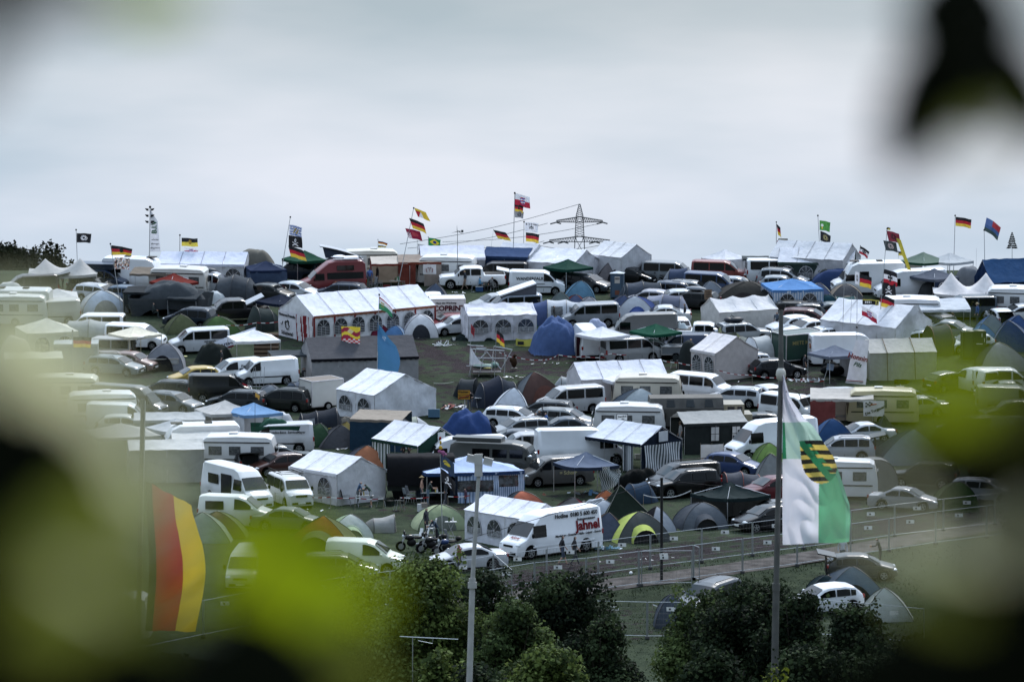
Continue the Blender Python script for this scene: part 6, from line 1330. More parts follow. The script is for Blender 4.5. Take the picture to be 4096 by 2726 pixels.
car('sedan', 'B5', 1260, 1035, 190, (.28, .30, .28), 'grey saloon behind the yellow arrow sign')
r = car('estate', 'B5', 370, 950, 185, (.45, .47, .48), 'silver estate with raised tailgate beyond the cream awning'); tailgate(r, 'estate', (.10, .12, .12), -2.2)
awning('B5', 480, 978, -4, 4.6, 2.8, 2.45, 2.0, (.52, .49, .46), 'cream awning with a red cloth wall in front of beige caravan', walls=(('S1', (.32, .09, .085)), ('N', (.30, .27, .24)), ('E', (.03, .03, .03))), sag=.22)
rv('caravan', 'B5', 900, 950, 176, (.54, .47, .30), 'beige yellow caravan joined to the cream awning')
T = thing('banner', 'white racing club banner with chequered flag and slanted lettering', 'banner', at('B5', 705, 1245, 309), 0, 'banners hung on tents', 0)
part('sheet', MB().grid(lambda a, b: (1.52 * a, .05 * math.sin(a * 7), 1.12 * b), 10, 8), cloth((.50, .50, .50)), T)
lettering('Die Torgauer', .27, INK, T, (.82, -.1, .42), (R(90), R(-22), 0), .012)
ck = MB()
for i in range(4):
 for j in range(3):
  if (i + j) % 2 == 0: ck.box(.2 + i * .13, -.08, .72 + j * .11 + .03 * i, .13, .01, .11)
part('chequered_mark', ck, INK, T, False); part('red_stripe', MB().tube([(.5, -.09, .82), (.95, -.09, .88)], .04, 4), plastic((.4, .04, .03)), T)
T = thing('direction_sign', 'yellow arrow road sign over two white plates on a grey post', 'sign', G('B5', 1085, 1270), 0, 'signs', 0)
part('post', MB().tube([(0, 0, -.1), (0, 0, 3.0)], .035), metal(), T); part('arrow_board', MB().add([(-.45, -.05, 2.55), (.5, -.05, 2.55), (.75, -.05, 2.73), (.5, -.05, 2.9), (-.45, -.05, 2.9)], [(0, 1, 2, 3, 4), (4, 3, 2, 1, 0)]), plastic((.48, .28, .03)), T, False)
part('plate', MB().box(0, -.05, 2.25, .58, .02, .34), PLATE, T, False); part('plate', MB().box(0, -.05, 1.85, .4, .02, .28), PLATE, T, False); lettering('Torgau', .2, INK, T, (.05, -.07, 2.73), (R(90), 0, 0), .006)
r = van('boxyvan', 'B4', 2190, 1132, -38, (.66, .67, .68), 'white boxy minibus facing right beside the red walled awning')
dome('C5', 400, 80, 5, 3.2, 2.6, 2.1, (.04, .10, .24), 'deep blue dome tent with dark seams right of the shield banner', c2=(.05, .12, .28), sagk=.02)
r = car('suv', 'C5', 480, 258, 180, (.40, .41, .44), 'silver off-road car with its black tailgate raised'); tailgate(r, 'suv', BK)
car('sedan', 'C5', 700, 125, 195, (.55, .57, .60), 'white car above the silver off-road car')
dome('C5', 920, 45, 15, 3.0, 2.8, 1.9, (.07, .08, .08), 'charcoal pyramid tent behind the big grey and navy dome', sagk=.2, pw=2)
dome('C5', 1130, 190, 8, 4.8, 3.6, 2.25, (.24, .29, .32), 'big dome tent with grey and navy panels at right', c2=(.03, .06, .10), c3=(.10, .13, .15))
tarp('C5', 1750, 110, 0, 6.0, 3.6, 2.6, (.05, .06, .045), 'black green tarpaulin roof in the dark right part of the camp', rough_=.2, sq=3, Hb=.9)
party_tent('C5', 2300, 60, -20, 3.6, 3.2, 2.2, 3.2, (.28, .30, .30), (.22, .23, .22), 'grey wall tent with red guy ropes at the right frame edge', valance=False)
tunnel('C5', 810, 490, 92, [-.8, .8], 3.2, [(.26, .26, .26), (.30, .30, .295)], 'grey canvas tent cover with dark zips right of the shield banner', hs=[2.0, 2.0], endtaper=(.3, .4), doorc=(.24, .24, .235))
car('suv', 'C5', 1330, 525, 165, (.02, .02, .018), 'black off-road car in the dark area at right')
car('hatch', 'C5', 2120, 530, -20, (.03, .035, .035), 'black car with shining windscreen near the right edge')
dome('C5', 1640, 735, 0, 3.0, 2.6, 1.75, (.06, .13, .03), 'deep green dome tent above the upper fence row', c2=(.05, .11, .03))
car('estate', 'C5', 1960, 700, -22, (.50, .51, .53), 'silver white estate car near the right edge above the fence')
car('sedan', 'C5', 1130, 790, -18, (.34, .34, .35), 'grey saloon with glaring windscreen behind the upper fence')
rv('caravan', 'C5', 440, 495, 175, (.62, .62, .62), 'white caravan top behind the shield banner edge')
# ---- C4
T = party_tent('C4', 390, 132, -47, 5.4, 4.0, 2.05, 3.15, (.64, .67, .74), (.035, .05, .085), 'navy and white party tent with a striped gable curtain', walls='E', strip=None, valance=(.035, .05, .085), gable=(.035, .05, .085))
part('gable_curtain', MB().grid(lambda a, b: (2.85 + .08 * math.sin(a * 9 + b * 4), -1.75 + 3.4 * a, .1 + 1.85 * b), 54, 8, lambda a, b: int(a * 27) % 2), [cloth((.62, .63, .66)), cloth((.14, .16, .18))], T)
part('gable_window', MB().box(2.86, 0, 2.45, .03, .85, .7), cloth((.6, .61, .65)), T, False)
part('side_curtain', MB().grid(lambda a, b: (1.0 + 1.0 * a, -2.02 - .05 * math.sin(a * 20), .1 + 1.8 * b), 18, 4, lambda a, b: int(a * 9) % 2), [cloth((.6, .62, .65)), cloth((.12, .14, .16))], T)
T = party_tent('C4', 1250, 0, 14, 4.6, 3.6, 2.1, 2.75, (.40, .40, .39), (.05, .06, .06), 'dark military frame tent with two cross barred windows', walls='SN', windows='', gv=False, valance=(.06, .07, .07), eavestrap=False)
g1 = MB(); g2 = MB()
for x in (-.1, 1.45): arch_window((g1, g2), (x, -1.87, .85), (1, 0, 0), (0, 0, 1), (0, -1, 0), .62, 1.0, False, 2, 2)
part('window', g1, cloth((.55, .55, .55)), T); part('window_bars', g2, INK, T)
T = thing('army_truck', 'old grey brown box truck with slanted roof windows and beige cab', 'truck', G('B4', 1010, 1150, 2.9), 4, None)
bx = MB(); prof_ = [(-1.2, .9), (-1.2, 2.15), (-.75, 2.85), (.75, 2.9), (1.2, 2.2), (1.2, .9)]
bx.add([(-2.8, y, z) for y, z in prof_] + [(2.45, y, z) for y, z in prof_], [(k, (k + 1) % 6, (k + 1) % 6 + 6, k + 6) for k in range(6)] + [(5, 4, 3, 2, 1, 0), (6, 7, 8, 9, 10, 11)]); part('box_body', bx, mat('old_truck_paint', (.115, .11, .10), rough=.75, var=.5, bump=.3, scale=1.2), T, False)
for x in (-1.35, .05, 1.4): part('roof_window', MB().add([(x - .32, -1.16, 2.27), (x + .32, -1.16, 2.27), (x + .25, -.86, 2.74), (x - .25, -.86, 2.74)], [(0, 1, 2, 3)]), SCREEN if x == .05 else GLASS, T, False)
part('cab', MB().box(3.2, 0, 1.65, 1.5, 2.1, 1.5).box(4.1, 0, 1.25, .9, 1.9, .8), paint((.36, .31, .21)), T, False)
part('cab_window', MB().box(3.0, -1.06, 2.0, .5, .02, .5).box(3.62, -1.06, 2.0, .35, .02, .5), GLASS, T, False); part('windscreen', MB().box(3.96, 0, 2.0, .02, 1.8, .55), SCREEN, T, False); part('chassis', MB().box(.4, 0, .75, 7, 1.2, .3), BLACKP, T, False)
for x in (-1.9, 3.6):
 for s_ in (1, -1): part('wheel', MB().tube([(x, s_ * .75, .5), (x, s_ * 1.1, .5)], .5, 16), RUBBER, T)
r = rv('caravan', 'B4', 540, 905, 176, (.56, .51, .43), 'cream caravan with brown stripe and curtained windows'); part('stripe', MB().box(0, -1.115, 1.05, 4.9, .02, .28), plastic((.10, .05, .035)), r, False)
party_tent('B4', 200, 745, 15, 6.8, 4.0, 1.9, 3.0, (.68, .69, .76), (.6, .58, .6), 'white marquee roof directly behind the cream striped caravan', valance=False)
gazebo('B4', 330, 838, 22, 4.6, 2.0, 2.6, (.70, .71, .76), 'flat white pavilion roof left of the cream striped caravan')
van('boxyvan', 'B4', 1160, 893, -28, (.70, .71, .74), 'white minibus with sliding door open right of cream caravan')
car('estate', 'B4', 1560, 1045, 160, (.50, .52, .55), 'silver estate seen from rear quarter above the white sprinter van')
car('hatch', 'B4', 1900, 1015, 115, (.56, .57, .60), 'silver hatchback rear with red lamps behind the silver estate', sc=1.03)
T = dome('B4', 420, 1060, 10, 4.4, 3.2, 2.1, (.42, .47, .50), 'pale grey family tent with dark front seam below cream caravan', c2=(.08, .11, .15), porch=1.4, doorc=None)
rv('caravan', 'B4', 330, 1235, 176, (.58, .58, .58), 'white caravan half hidden behind the flowered parasol')
T = thing('parasol', 'faded flowered parasol beside the army truck', 'parasol', G('B4', 455, 1225, 2.5), 0, None, 0)
part('canopy', MB().grid(lambda a, b: (1.0 * b * math.cos(a * 6.2832), 1.0 * b * math.sin(a * 6.2832), 2.5 - .55 * b * b + .03 * math.cos(a * 50) * b), 32, 6), cloth((.45, .44, .42)), T); part('pole', MB().tube([(0, 0, -.1), (0, 0, 2.55)], .025), metal(), T)
car('hatch', 'B4', 1780, 1350, 185, (.035, .05, .055), 'dark car roof above the white sprinter van')
r = van('highvan', 'C4', 1970, 92, 207, (.70, .72, .75), 'white high roof van whose rear is behind the shield banner');
T = thing('windbreak', 'white fabric windbreak beside the white high roof van', 'windbreak', G('C4', 1155, 585), 12, None, .5)
part('sheet', MB().grid(lambda a, b: (4.4 * .38 * a * 1.0, .1 * math.sin(a * 9), 1.15 * b), 16, 4), cloth((.60, .58, .58)), T)
for x in (0, .82, 1.65): part('stake', MB().tube([(x, -.02, -.1), (x, -.02, 1.25)], .018), plastic((.25, .2, .15)), T)
car('hatch', 'C4', 1535, 488, -28, (.05, .085, .22), 'royal blue hatchback facing right in front of the windbreak')
dome('C4', 1930, 368, 10, 2.3, 2.0, 1.4, (.26, .40, .12), 'lime green dome tent left of the right mast', c2=(.20, .30, .10), porch=.5)
dome('C4', 2010, 490, 0, 2.6, 2.4, 1.8, (.26, .27, .27), 'grey dome tent directly behind the right mast', c2=(.20, .21, .22), sagk=.14)
r = van('minibus', 'C4', 960, 592, 202, (.018, .022, .032), 'black minibus with roof rails behind the black off-road car')
part('roof_rail', MB().tube([(.6, .7, 1.98), (-2.0, .7, 2.04)], .03).tube([(.6, -.7, 1.98), (-2.0, -.7, 2.04)], .03), BLACKP, r)
car('suv', 'C4', 970, 672, 203, (.012, .013, .016), 'black off-road car facing left beside the slim dark pole', sc=1.03)
tunnel('C4', 1620, 703, 8, [-1.1, .0, 1.2], 2.2, [(.13, .135, .16)], 'low grey tunnel tent with red hoops right of the black off-road car', hs=[1.2, 1.25, 1.0], pole=(.35, .06, .04), endtaper=(.3, .8))
car('hatch', 'C4', 1980, 755, 205, (.20, .025, .035), 'dark red hatchback partly behind the right mast', sc=1.1)
gazebo('C4', 1500, 825, 38, 3.6, 1.75, 2.5, (.035, .06, .065), 'sagging black green pavilion above the grey dome tents', walls='NE', wallc=(.10, .11, .115), sag=.25, wr=.14)
dome('C4', 1150, 1062, 15, 3.0, 2.4, 1.5, (.16, .18, .21), 'grey dome tent with dark porch under the sagging pavilion', c2=(.11, .125, .15), porch=.7)
car('hatch', 'C4', 1930, 1088, 207, (.02, .022, .03), 'black hatchback behind the fence left of the right mast', sc=1.08)
car('hatch', 'C4', 1990, 1030, 190, (.12, .13, .14), 'dark grey car roof behind the black hatchback near the mast')
dome('C4', 290, 855, 12, 3.6, 3.0, 2.2, (.035, .055, .04), 'tall dark green pyramid tent with pale edges', sagk=.2, pw=2.05, c2=(.045, .065, .05), pole=(.2, .2, .17))
tunnel('C4', 430, 822, 20, [-.5, .6], 2.0, [(.06, .10, .16)], 'steel blue tunnel tent behind the dark green pyramid tent', hs=[1.2, 1.3])
tarp('C4', 460, 668, 0, 3.6, 2.2, 1.4, (.016, .02, .02), 'black crumpled shelter behind the dark green pyramid tent', sq=1.6, rough_=.2)
dome('C4', 440, 1160, 15, 3.4, 2.7, 1.75, (.12, .13, .13), 'grey dome tent with lime green stripe and lime doorway', c2=(.46, .54, .14), c3=(.12, .13, .13), doorc=None, porch=.7)
dome('C4', 640, 1110, 30, 1.9, 1.9, 1.45, (.32, .35, .40), 'small tent with pale top and black box annex by the dark pole', c2=(.02, .022, .03), sagk=.0)
dome('C4', 60, 1172, 0, 2.6, 2.4, 1.6, (.09, .11, .16), 'navy dome tent with orange tip behind the rental van', c2=(.16, .10, .07))
dome('C4', 60, 1035, 0, 2.2, 2.0, 1.2, (.40, .44, .50), 'silver blue dome tent behind the rental van')
dome('C4', 60, 920, 0, 1.7, 1.6, 1.1, (.45, .15, .07), 'small orange tent behind the silver blue dome')
# ---- rental van and tent near the fence
party_tent('C3', 1325, 1012, -52, 6.0, 3.2, 1.9, 2.75, (.74, .75, .82), (.70, .71, .77), 'white party tent with three arched windows left of the rental van', windows='S', nwin=3, wr=.03, valance=False)
r = van('highvan', 'P', 2205, 2032, 220, (.76, .77, .80), 'white high roof rental van with large red name lettering')
RDI = plastic((.30, .02, .03)); side_text(r, 'highvan', 'Jahnel', -2.1, 1.66, .8, RDI, 1, .03); side_text(r, 'highvan', 'Autovermietung', -2.0, 2.05, .22, INK, 1, .008); side_text(r, 'highvan', 'Hotline  0180 5 600 450', -1.25, 2.36, .34, INK, 1, .012)
side_text(r, 'highvan', 'Magdeburg - Dresden - Halle - Leipzig - Stendal', -1.3, 1.2, .19, INK, 1, .006)
lettering('Jahnel', .34, RDI, r, (2.9, .1, 1.27), (R(20), 0, R(90)), .008)
# ---- C3 row
T = party_tent('C3', 200, 145, -50, 5.0, 4.0, 1.95, 3.1, (.70, .71, .76), (.05, .12, .09), 'white roofed tent with green gable and striped side curtains', walls='E', valance=(.03, .09, .07), gable=(.05, .12, .09), nwin=1)
part('side_curtain', MB().grid(lambda a, b: (-2.4 + 2.0 * a, -2.02 - .05 * math.sin(a * 20), .0 + 1.85 * b), 36, 4, lambda a, b: int(a * 18) % 2), [cloth((.6, .62, .62)), cloth((.05, .11, .08))], T)
part('gable_window', MB().box(2.62, .0, 2.4, .03, .62, .7), cloth((.6, .62, .62)), T, False)
r = van('highvan', 'C3', 700, 290, 192, (.66, .67, .70), 'white van behind the old grey bus, facing left', sc=.93)
r = van('minibus', 'C3', 1480, 245, 187, (.42, .43, .45), 'silver passenger van between old bus and white tall van', sc=1.0)
r = van('highvan', 'C3', 2080, 190, 12, (.66, .68, .71), 'white tall van with closed rear doors left of the navy tent', sc=.95)
r = van('oldbus', 'C3', 1070, 345, -14, (.10, .105, .10), 'old dark grey rounded bus with split windscreen'); part('roof_box', MB().box(-1.0, 0, 2.76, 3.4, 1.2, .22), paint((.12, .125, .12)), r, False)
T = thing('army_truck', 'black tarpaulin covered lorry left of the blue striped marquee', 'truck', G('C3', 235, 505, 2.9), 4, None)
part('cover', MB().grid(lambda a, b: (-2.2 + 4.4 * a, -1.25 * math.cos(math.pi * b) if .15 < b < .85 else (-1.25 if b <= .15 else 1.25), 1.0 + 1.9 * min(1, math.sin(math.pi * b) * 1.5) + .05 * noise.noise(Vector((a * 9, b * 6, 0)))), 20, 14), cloth((.035, .035, .04)), T); part('bed', MB().box(0, 0, .85, 4.4, 2.3, .35), plastic((.04, .05, .045)), T, False)
for x in (-1.4, 1.4):
 for s_ in (1, -1): part('wheel', MB().tube([(x, s_ * .8, .48), (x, s_ * 1.15, .48)], .48, 16), RUBBER, T)
T = gazebo('C3', 800, 507, 14, 6.6, 1.95, 2.9, (.50, .60, .82), 'large blue roofed marquee with striped crumpled plastic walls', D=3.4, walls='', valance=(.05, .10, .25), wr=.06)
part('side_wall', MB().grid(lambda a, b: (-1.2 + 2.4 * a, -1.68 + .16 * noise.noise(Vector((a * 4, b * 3, 2))), -.1 + 2.0 * b), 22, 8, lambda a, b: (2 if (.35 < b < .8) else int(a * 22) % 2)), [cloth((.46, .56, .72)), cloth((.22, .32, .50)), CLEARP], T)
part('side_wall', MB().grid(lambda a, b: (1.2 + 2.1 * a, -1.68 + .18 * noise.noise(Vector((a * 4, b * 3, 7))), -.05 + 1.95 * b), 30, 8, lambda a, b: (2 if (.45 < b < .85 and .15 < a < .8) else int(a * 30) % 2)), [cloth((.50, .58, .72)), cloth((.20, .30, .46)), CLEARP], T)
part('back_wall', MB().grid(lambda a, b: (3.3 - 6.6 * a, 1.66, 1.9 * b), 12, 4), cloth((.05, .07, .11)), T)
r = van('minibus', 'C3', 1790, 520, 199, (.13, .125, .12), 'grey taxi van with yellow firm lettering facing left'); side_text(r, 'minibus', '= Schorr', -.55, .92, .34, plastic((.5, .45, .25)), 1, .01)
T = gazebo('C3', 2140, 472, 25, 3.3, 2.0, 2.8, (.17, .21, .30), 'lopsided slate pavilion with tangled striped curtains', walls='', sag=.2, valance=(.06, .08, .13))
part('tangled_curtain', MB().grid(lambda a, b: (.3 + 1.5 * a + .1 * math.sin(b * 6), -1.6 + .2 * math.sin(a * 7 + b * 3), 1.95 - (1.7 - 1.0 * a * a) * (1 - b)), 26, 12, lambda a, b: int(a * 26 + b * 6) % 2), [cloth((.55, .57, .57)), cloth((.10, .14, .13))], T)
car('sedan', 'C3', 1900, 75, 185, (.05, .08, .12), 'dark blue saloon behind the row of white vans')
car('estate', 'C3', 1370, 85, 202, (.30, .32, .34), 'silver blue estate with glaring windscreen above the silver passenger van')
car('hatch', 'C3', 1290, 215, 180, (.09, .11, .14), 'dark car roof just above the silver passenger van')
car('estate', 'B3', 1310, 1283, -20, (.70, .71, .73), 'white estate facing right below the white porch tent')
car('estate', 'B3', 1660, 1200, 165, (.10, .115, .13), 'dark grey estate right of the white porch tent')
car('estate', 'B3', 1900, 1297, -18, (.26, .28, .29), 'grey estate with a purple cloth over its bonnet')
T = thing('cloth', 'purple and green cloth lying over a car bonnet', 'cloth', G('B3', 2130, 1385, 1.0), 0, None, 0); part('sheet', MB().grid(lambda a, b: (-.75 + 1.5 * a, -.55 + 1.1 * b, 1.05 - .35 * a - .3 * abs(b - .5) + .05 * noise.noise(Vector((a * 5, b * 5, 3)))), 14, 10, lambda a, b: int(a * 5 + b * 3) % 3), [cloth((.05, .04, .20)), cloth((.12, .06, .22)), cloth((.03, .12, .12))], T)
r = van('minibus', 'B3', 1960, 1037, 198, (.46, .46, .47), 'silver van with long black side window facing left', sc=1.02)
tarp('C3', 770, 12, 0, 4.4, 3.2, 2.2, (.05, .10, .28), 'crumpled bright blue tarpaulin tent behind green gable tent', rough_=.28, sq=2.0)
dome('C3', 1010, 105, 0, 2.0, 1.8, 1.6, (.045, .05, .07), 'small black pointed dome in front of the bright blue tarpaulin', sagk=.15)
tunnel('B3', 1110, 925, 12, [-1.2, .2, 1.3], 3.4, [(.055, .07, .10), (.045, .055, .085)], 'large navy tunnel tent beside the white porch tent', hs=[1.7, 2.2, 1.7], endtaper=(.8, .9))
dome('B3', 1250, 1060, 0, 2.9, 2.2, 2.1, (.56, .60, .66), 'white pointed porch tent in front of the large navy tunnel tent', sagk=.1)
tunnel('B3', 780, 955, 165, [-.6, .5], 1.9, [(.035, .045, .055), (.09, .10, .11)], 'small black tunnel tent with open mouth left of the navy tunnel', hs=[1.35, 1.3], endtaper=(.4, .7))
dome('B3', 1620, 880, 12, 3.7, 3.0, 2.1, (.15, .09, .08), 'brown and grey family dome tent right of the navy tunnel tent', c2=(.17, .19, .21), doorc=(.19, .09, .075))
dome('B3', 1440, 975, 0, 2.0, 1.8, 1.3, (.12, .12, .09), 'olive low tent left of the brown family dome')
dome('B3', 1830, 1040, 0, 1.9, 2.4, 1.0, (.06, .09, .09), 'flat dark teal tent right of the brown family dome')
tunnel('B3', 1900, 930, 0, [-.3, .4], 1.9, [(.36, .38, .40)], 'pale tunnel tent end right of the brown family dome', hs=[1.3, 1.3])
dome('C3', 1450, 930, 10, 2.6, 2.1, 1.25, (.50, .16, .10), 'orange dome tent behind the three-window party tent', c2=(.05, .07, .10))
dome('C3', 1930, 990, -8, 3.0, 2.4, 1.35, (.20, .19, .19), 'grey and crimson dome tent above the rental van roof', c2=(.22, .03, .05), c3=(.2, .19, .19))
dome('C3', 2100, 1045, 0, 1.8, 1.6, .95, (.30, .28, .27), 'small taupe tent right of the grey and crimson dome')
tarp('C3', 2260, 1020, 0, 2.6, 1.7, 1.1, (.45, .48, .52), 'silver foil sheet over goods right of the crimson dome', sq=1.6, rough_=.2)
dome('C3', 450, 1082, 12, 3.2, 2.6, 1.45, (.30, .36, .22), 'pale green dome tent with grey porch near the balloon pole', c2=(.40, .45, .28), doorc=(.17, .19, .17), pole=(.06, .07, .07))
# ---- C2 row
r = van('panelvan', 'C2', 900, 130, 184, (.50, .51, .53), 'light grey service van with green tarpaulin on its roof', sc=1.02); side_text(r, 'panelvan', 'Mercedes-Benz  ServiceMeyer', -.5, 1.5, .22, INK, 1, .006)
T = tarp('C2', 850, 98, 4, 3.5, 1.8, 2.42, (.04, .13, .09), 'green tarpaulin bundled over the roof of the service van', sq=4, rough_=.12, Hb=1.95); T.location = r.location - Vector((.2, 0, 0))
rv('caravan', 'C2', 440, 265, 176, (.64, .64, .64), 'white caravan with frosted window left of the service van')
awning('C2', 60, 270, 6, 4.6, 2.6, 2.4, 1.9, (.58, .58, .57), 'long pale sun sail left of the frosted window caravan', walls=(('N', (.42, .42, .40)),))
rv('motorhome', 'C1', 2230, 145, 190, (.68, .68, .68), 'white coachbuilt motorhome with dark bonnet vents, veiled at left')
gazebo('C1', 1400, 140, 20, 4.4, 2.2, 2.9, (.42, .42, .40), 'grey pavilion dimly seen through the leaf veil at left')
party_tent('C1', 1900, 330, 8, 5.0, 3.4, 2.2, 2.7, (.55, .55, .54), (.36, .36, .34), 'pale wall tent below the coachbuilt motorhome', valance=False, eavestrap=False)
car('estate', 'C2', 880, 392, 20, (.30, .31, .31), 'silver estate from behind with roof bars below service van')
r = car('hatch', 'C2', 900, 492, 208, (.11, .045, .035), 'copper brown small hatchback facing left with red body'); tailgate(r, 'hatch', (.10, .12, .12), -.4)
r = car('hatch', 'C2', 480, 445, 110, (.05, .05, .055), 'dark hatchback with open boot beside the copper hatchback'); tailgate(r, 'hatch', (.06, .06, .06))
tunnel('B2', 1370, 1290, 8, [-1.3, -.2, 1.2], 3.2, [(.045, .055, .075), (.04, .05, .07)], 'large midnight blue tunnel tent below the white box trailer', hs=[1.6, 1.75, 2.0], endtaper=(.5, .8), window=(1,), doorc=None)
dome('C2', 1320, 152, 0, 2.4, 2.2, 1.5, (.05, .11, .06), 'green dome tent in front of the midnight blue tunnel tent', sagk=.04)
dome('C2', 1600, 165, 10, 3.0, 2.4, 1.5, (.12, .125, .14), 'grey dome tent in front of the yellow one, behind tape', c2=(.10, .105, .12))
dome('C2', 1660, 125, 0, 2.4, 1.8, 1.7, (.46, .36, .13), 'yellow dome tent behind the grey one', c2=(.40, .32, .13))
dome('C2', 1710, 70, 0, 2.0, 1.8, 1.3, (.24, .22, .19), 'grey brown small dome under the big white gable tent')
awning('C2', 2080, 25, -12, 3.8, 3.0, 2.5, 2.2, (.38, .33, .28), 'tan roofed frame tent with maroon and blue walls', walls=(('W', (.12, .02, .04)), ('S', (.04, .09, .15)), ('N', (.04, .07, .10))), trim=(.3, .26, .22))
tunnel('C2', 2240, 90, 25, [-.5, .7], 3.0, [(.36, .38, .42), (.48, .50, .54)], 'pale grey rounded tent right of the maroon frame tent', hs=[2.0, 2.0])
tunnel('B3', 130, 1395, 5, [-1.6, .4], 2.4, [(.44, .46, .50), (.38, .40, .34)], 'pale sand coloured tunnel tent behind the green gable tent', hs=[1.2, 1.3], endtaper=(.5, 1.5))
dome('C2', 1900, 402, 10, 3.2, 2.4, 1.45, (.48, .20, .11), 'orange and slate tent behind the white gable tent', c2=(.07, .08, .11))
party_tent('C2', 1580, 488, -51, 5.2, 4.0, 2.0, 3.0, (.70, .71, .75), (.62, .62, .64), 'white gable tent with translucent roof bands behind two men', windows='S', nwin=2, wr=.05)
r = van('boxyvan', 'C2', 1030, 742, -68, (.62, .63, .64), 'white van with empty roof rack facing the camera', sc=1.0)
rk = MB()
for x in (-2.0, -1.2, -.4, .4): rk.tube([(x, -.75, 2.08), (x, .75, 2.08)], .025, 4)
for y in (-.75, .75):
 rk.tube([(-2.1, y, 2.08), (.6, y, 2.08)], .025, 4).tube([(-2.1, y, 2.22), (.6, y, 2.22)], .02, 4)
part('roof_rack', rk, BLACKP, r)
r = van('highvan', 'C2', 420, 625, -56, (.64, .65, .65), 'white high roof van with sliding door open beside roof rack van', sc=.97); side_door_open(r, 'highvan', .95, -.35, .5, 2.2, -1); part('side_window', MB().box(-1.4, -1.0, 1.75, 1.3, .05, .65), GLASS, r, False)
r = van('kangoo', 'C2', 430, 962, -8, (.60, .62, .56), 'white small van with open rear in front of high roof van', sc=1.15); side_door_open(r, 'kangoo', -.6, -1.6, 1.1, 1.55, -1)
car('sedan', 'C2', 1020, 1115, -12, (.16, .18, .17), 'grey green saloon behind the leaves near the orange dome')
dome('C2', 1390, 1218, -8, 4.2, 3.2, 1.8, (.40, .15, .04), 'large orange and olive dome tent with porch', c2=(.17, .18, .10), c3=(.3, .3, .22), porch=.9, doorc=None)
dome('C2', 1710, 1200, 10, 2.8, 2.3, 1.35, (.46, .50, .47), 'white and pale green dome tent right of the orange dome', c2=(.36, .46, .30), porch=.8, doorc=(.42, .46, .44))
T = tunnel('C2', 2120, 1195, 5, [-.7, .6], 1.9, [(.26, .26, .25), (.34, .34, .33)], 'low silver grey pop-up tent with round open end', hs=[.8, 1.05], endtaper=(1.0, .15));
dome('C2', 260, 1165, 0, 3.0, 2.4, 1.5, (.19, .14, .08), 'brown dome tent dimly seen through green leaves at left', c2=(.16, .19, .10))
dome('C2', 60, 1175, 0, 3.2, 2.6, 1.7, (.24, .29, .22), 'pale green dome tent beside the twisting tricolour banner')
van('kangoo', 'D2', 985, 155, -6, (.62, .65, .55), 'white small van behind the bushes with rounded roof', sc=1.1)
car('estate', 'D2', 760, 280, 0, (.12, .14, .08), 'dark green car behind the bushes below the orange dome')
car('sedan', 'P', 1870, 2176, 196, (.52, .53, .56), 'silver coupe facing left beside the short fence panel')
van('minibus', 'P', 985, 2196, 265, (.50, .52, .42), 'pale van front dimly seen through the lime leaves')
rv('caravan', 'D1', 880, 615, 178, (.46, .46, .44), 'white caravan at the lower left seen through leaves')
awning('D1', 600, 655, 0, 3.4, 2.2, 2.3, 1.9, (.40, .30, .14), 'ochre awning stretched from the lower left caravan')
car('hatch', 'D4', 640, 552, 202, (.66, .67, .70), 'white hatchback in the lower right field beside the bushes', sc=1.05)
dome('D4', 840, 388, 8, 4.2, 3.2, 2.0, (.11, .16, .20), 'blue grey dome tent in the lower right field', c2=(.09, .12, .16), doorc=(.02, .025, .03), sagk=.12)
dome('D4', 640, 470, 0, 2.2, 2.0, 1.4, (.03, .06, .07), 'dark teal small tent left of the blue grey dome')
r = car('hatch', 'D4', 960, 285, 0, (.05, .055, .06), 'black hatchback with raised tailgate behind blue grey dome'); tailgate(r, 'hatch', BK)
dome('D4', 1180, 572, 0, 2.8, 2.3, 1.7, (.42, .45, .42), 'pale grey dome tent in the lower right field', c2=(.34, .36, .33))
car('suv', 'D3', 1790, 520, 232, (.11, .12, .14), 'dark grey off-road car facing the lower fence', sc=1.04)
dome('D3', 1480, 632, 0, 2.0, 2.0, 1.7, (.10, .12, .15), 'slate tent behind the dark grey off-road car', sagk=.1)
# ---- flags and banners
def FP(tile, x0, y0, x1, y1, lab, **k): return flagpole(tile, x0, y0, x1, y1, lab, **k)
dd = FP('P', 314, 1165, 305, 919, 'white pole of the black flag on the far left ridge'); flag('A1', 906, 508, dd, 1.28, .80, emblem(FK, FW), 'black flag with a white figure mark over the left canopy', droop=.04)
dd = FP('P', 490, 1262, 442, 975, 'long leaning white pole left of the dark draped shelter'); flag('A1', 1312, 650, dd, 1.85, .85, ger_eagle, 'German flag with eagle on the long leaning pole', droop=.35, taper=.35); flag('A1', 1350, 795, dd, 1.3, .95, collage, 'flag made of many small pictures below the eagle flag', droop=.03)
dd = FP('P', 596, 1140, 601, 828, 'dark light mast with six small lamps on the left ridge', r=.05)
T = thing('speaker_cluster', 'six small black lamps in three pairs on the ridge mast', 'lamps', at('A1', 1765, 305, dd - .2), 0, None, 0)
for k in (-1, 0, 1):
 for s_ in (1, -1): part('lamp', MB().add([(s_ * .1, -.1, -k * .54 + .1), (s_ * .42, -.1, -k * .54 + .13), (s_ * .3, -.1, -k * .54 - .05), (s_ * .12, -.1, -k * .54 - .1), (s_ * .1, .15, -k * .54 + .1), (s_ * .42, .15, -k * .54 + .13), (s_ * .3, .15, -k * .54 - .05), (s_ * .12, .15, -k * .54 - .1)], [(0, 1, 2, 3), (7, 6, 5, 4), (0, 4, 5, 1), (1, 5, 6, 2), (2, 6, 7, 3), (3, 7, 4, 0)]), BLACKP, T, False)
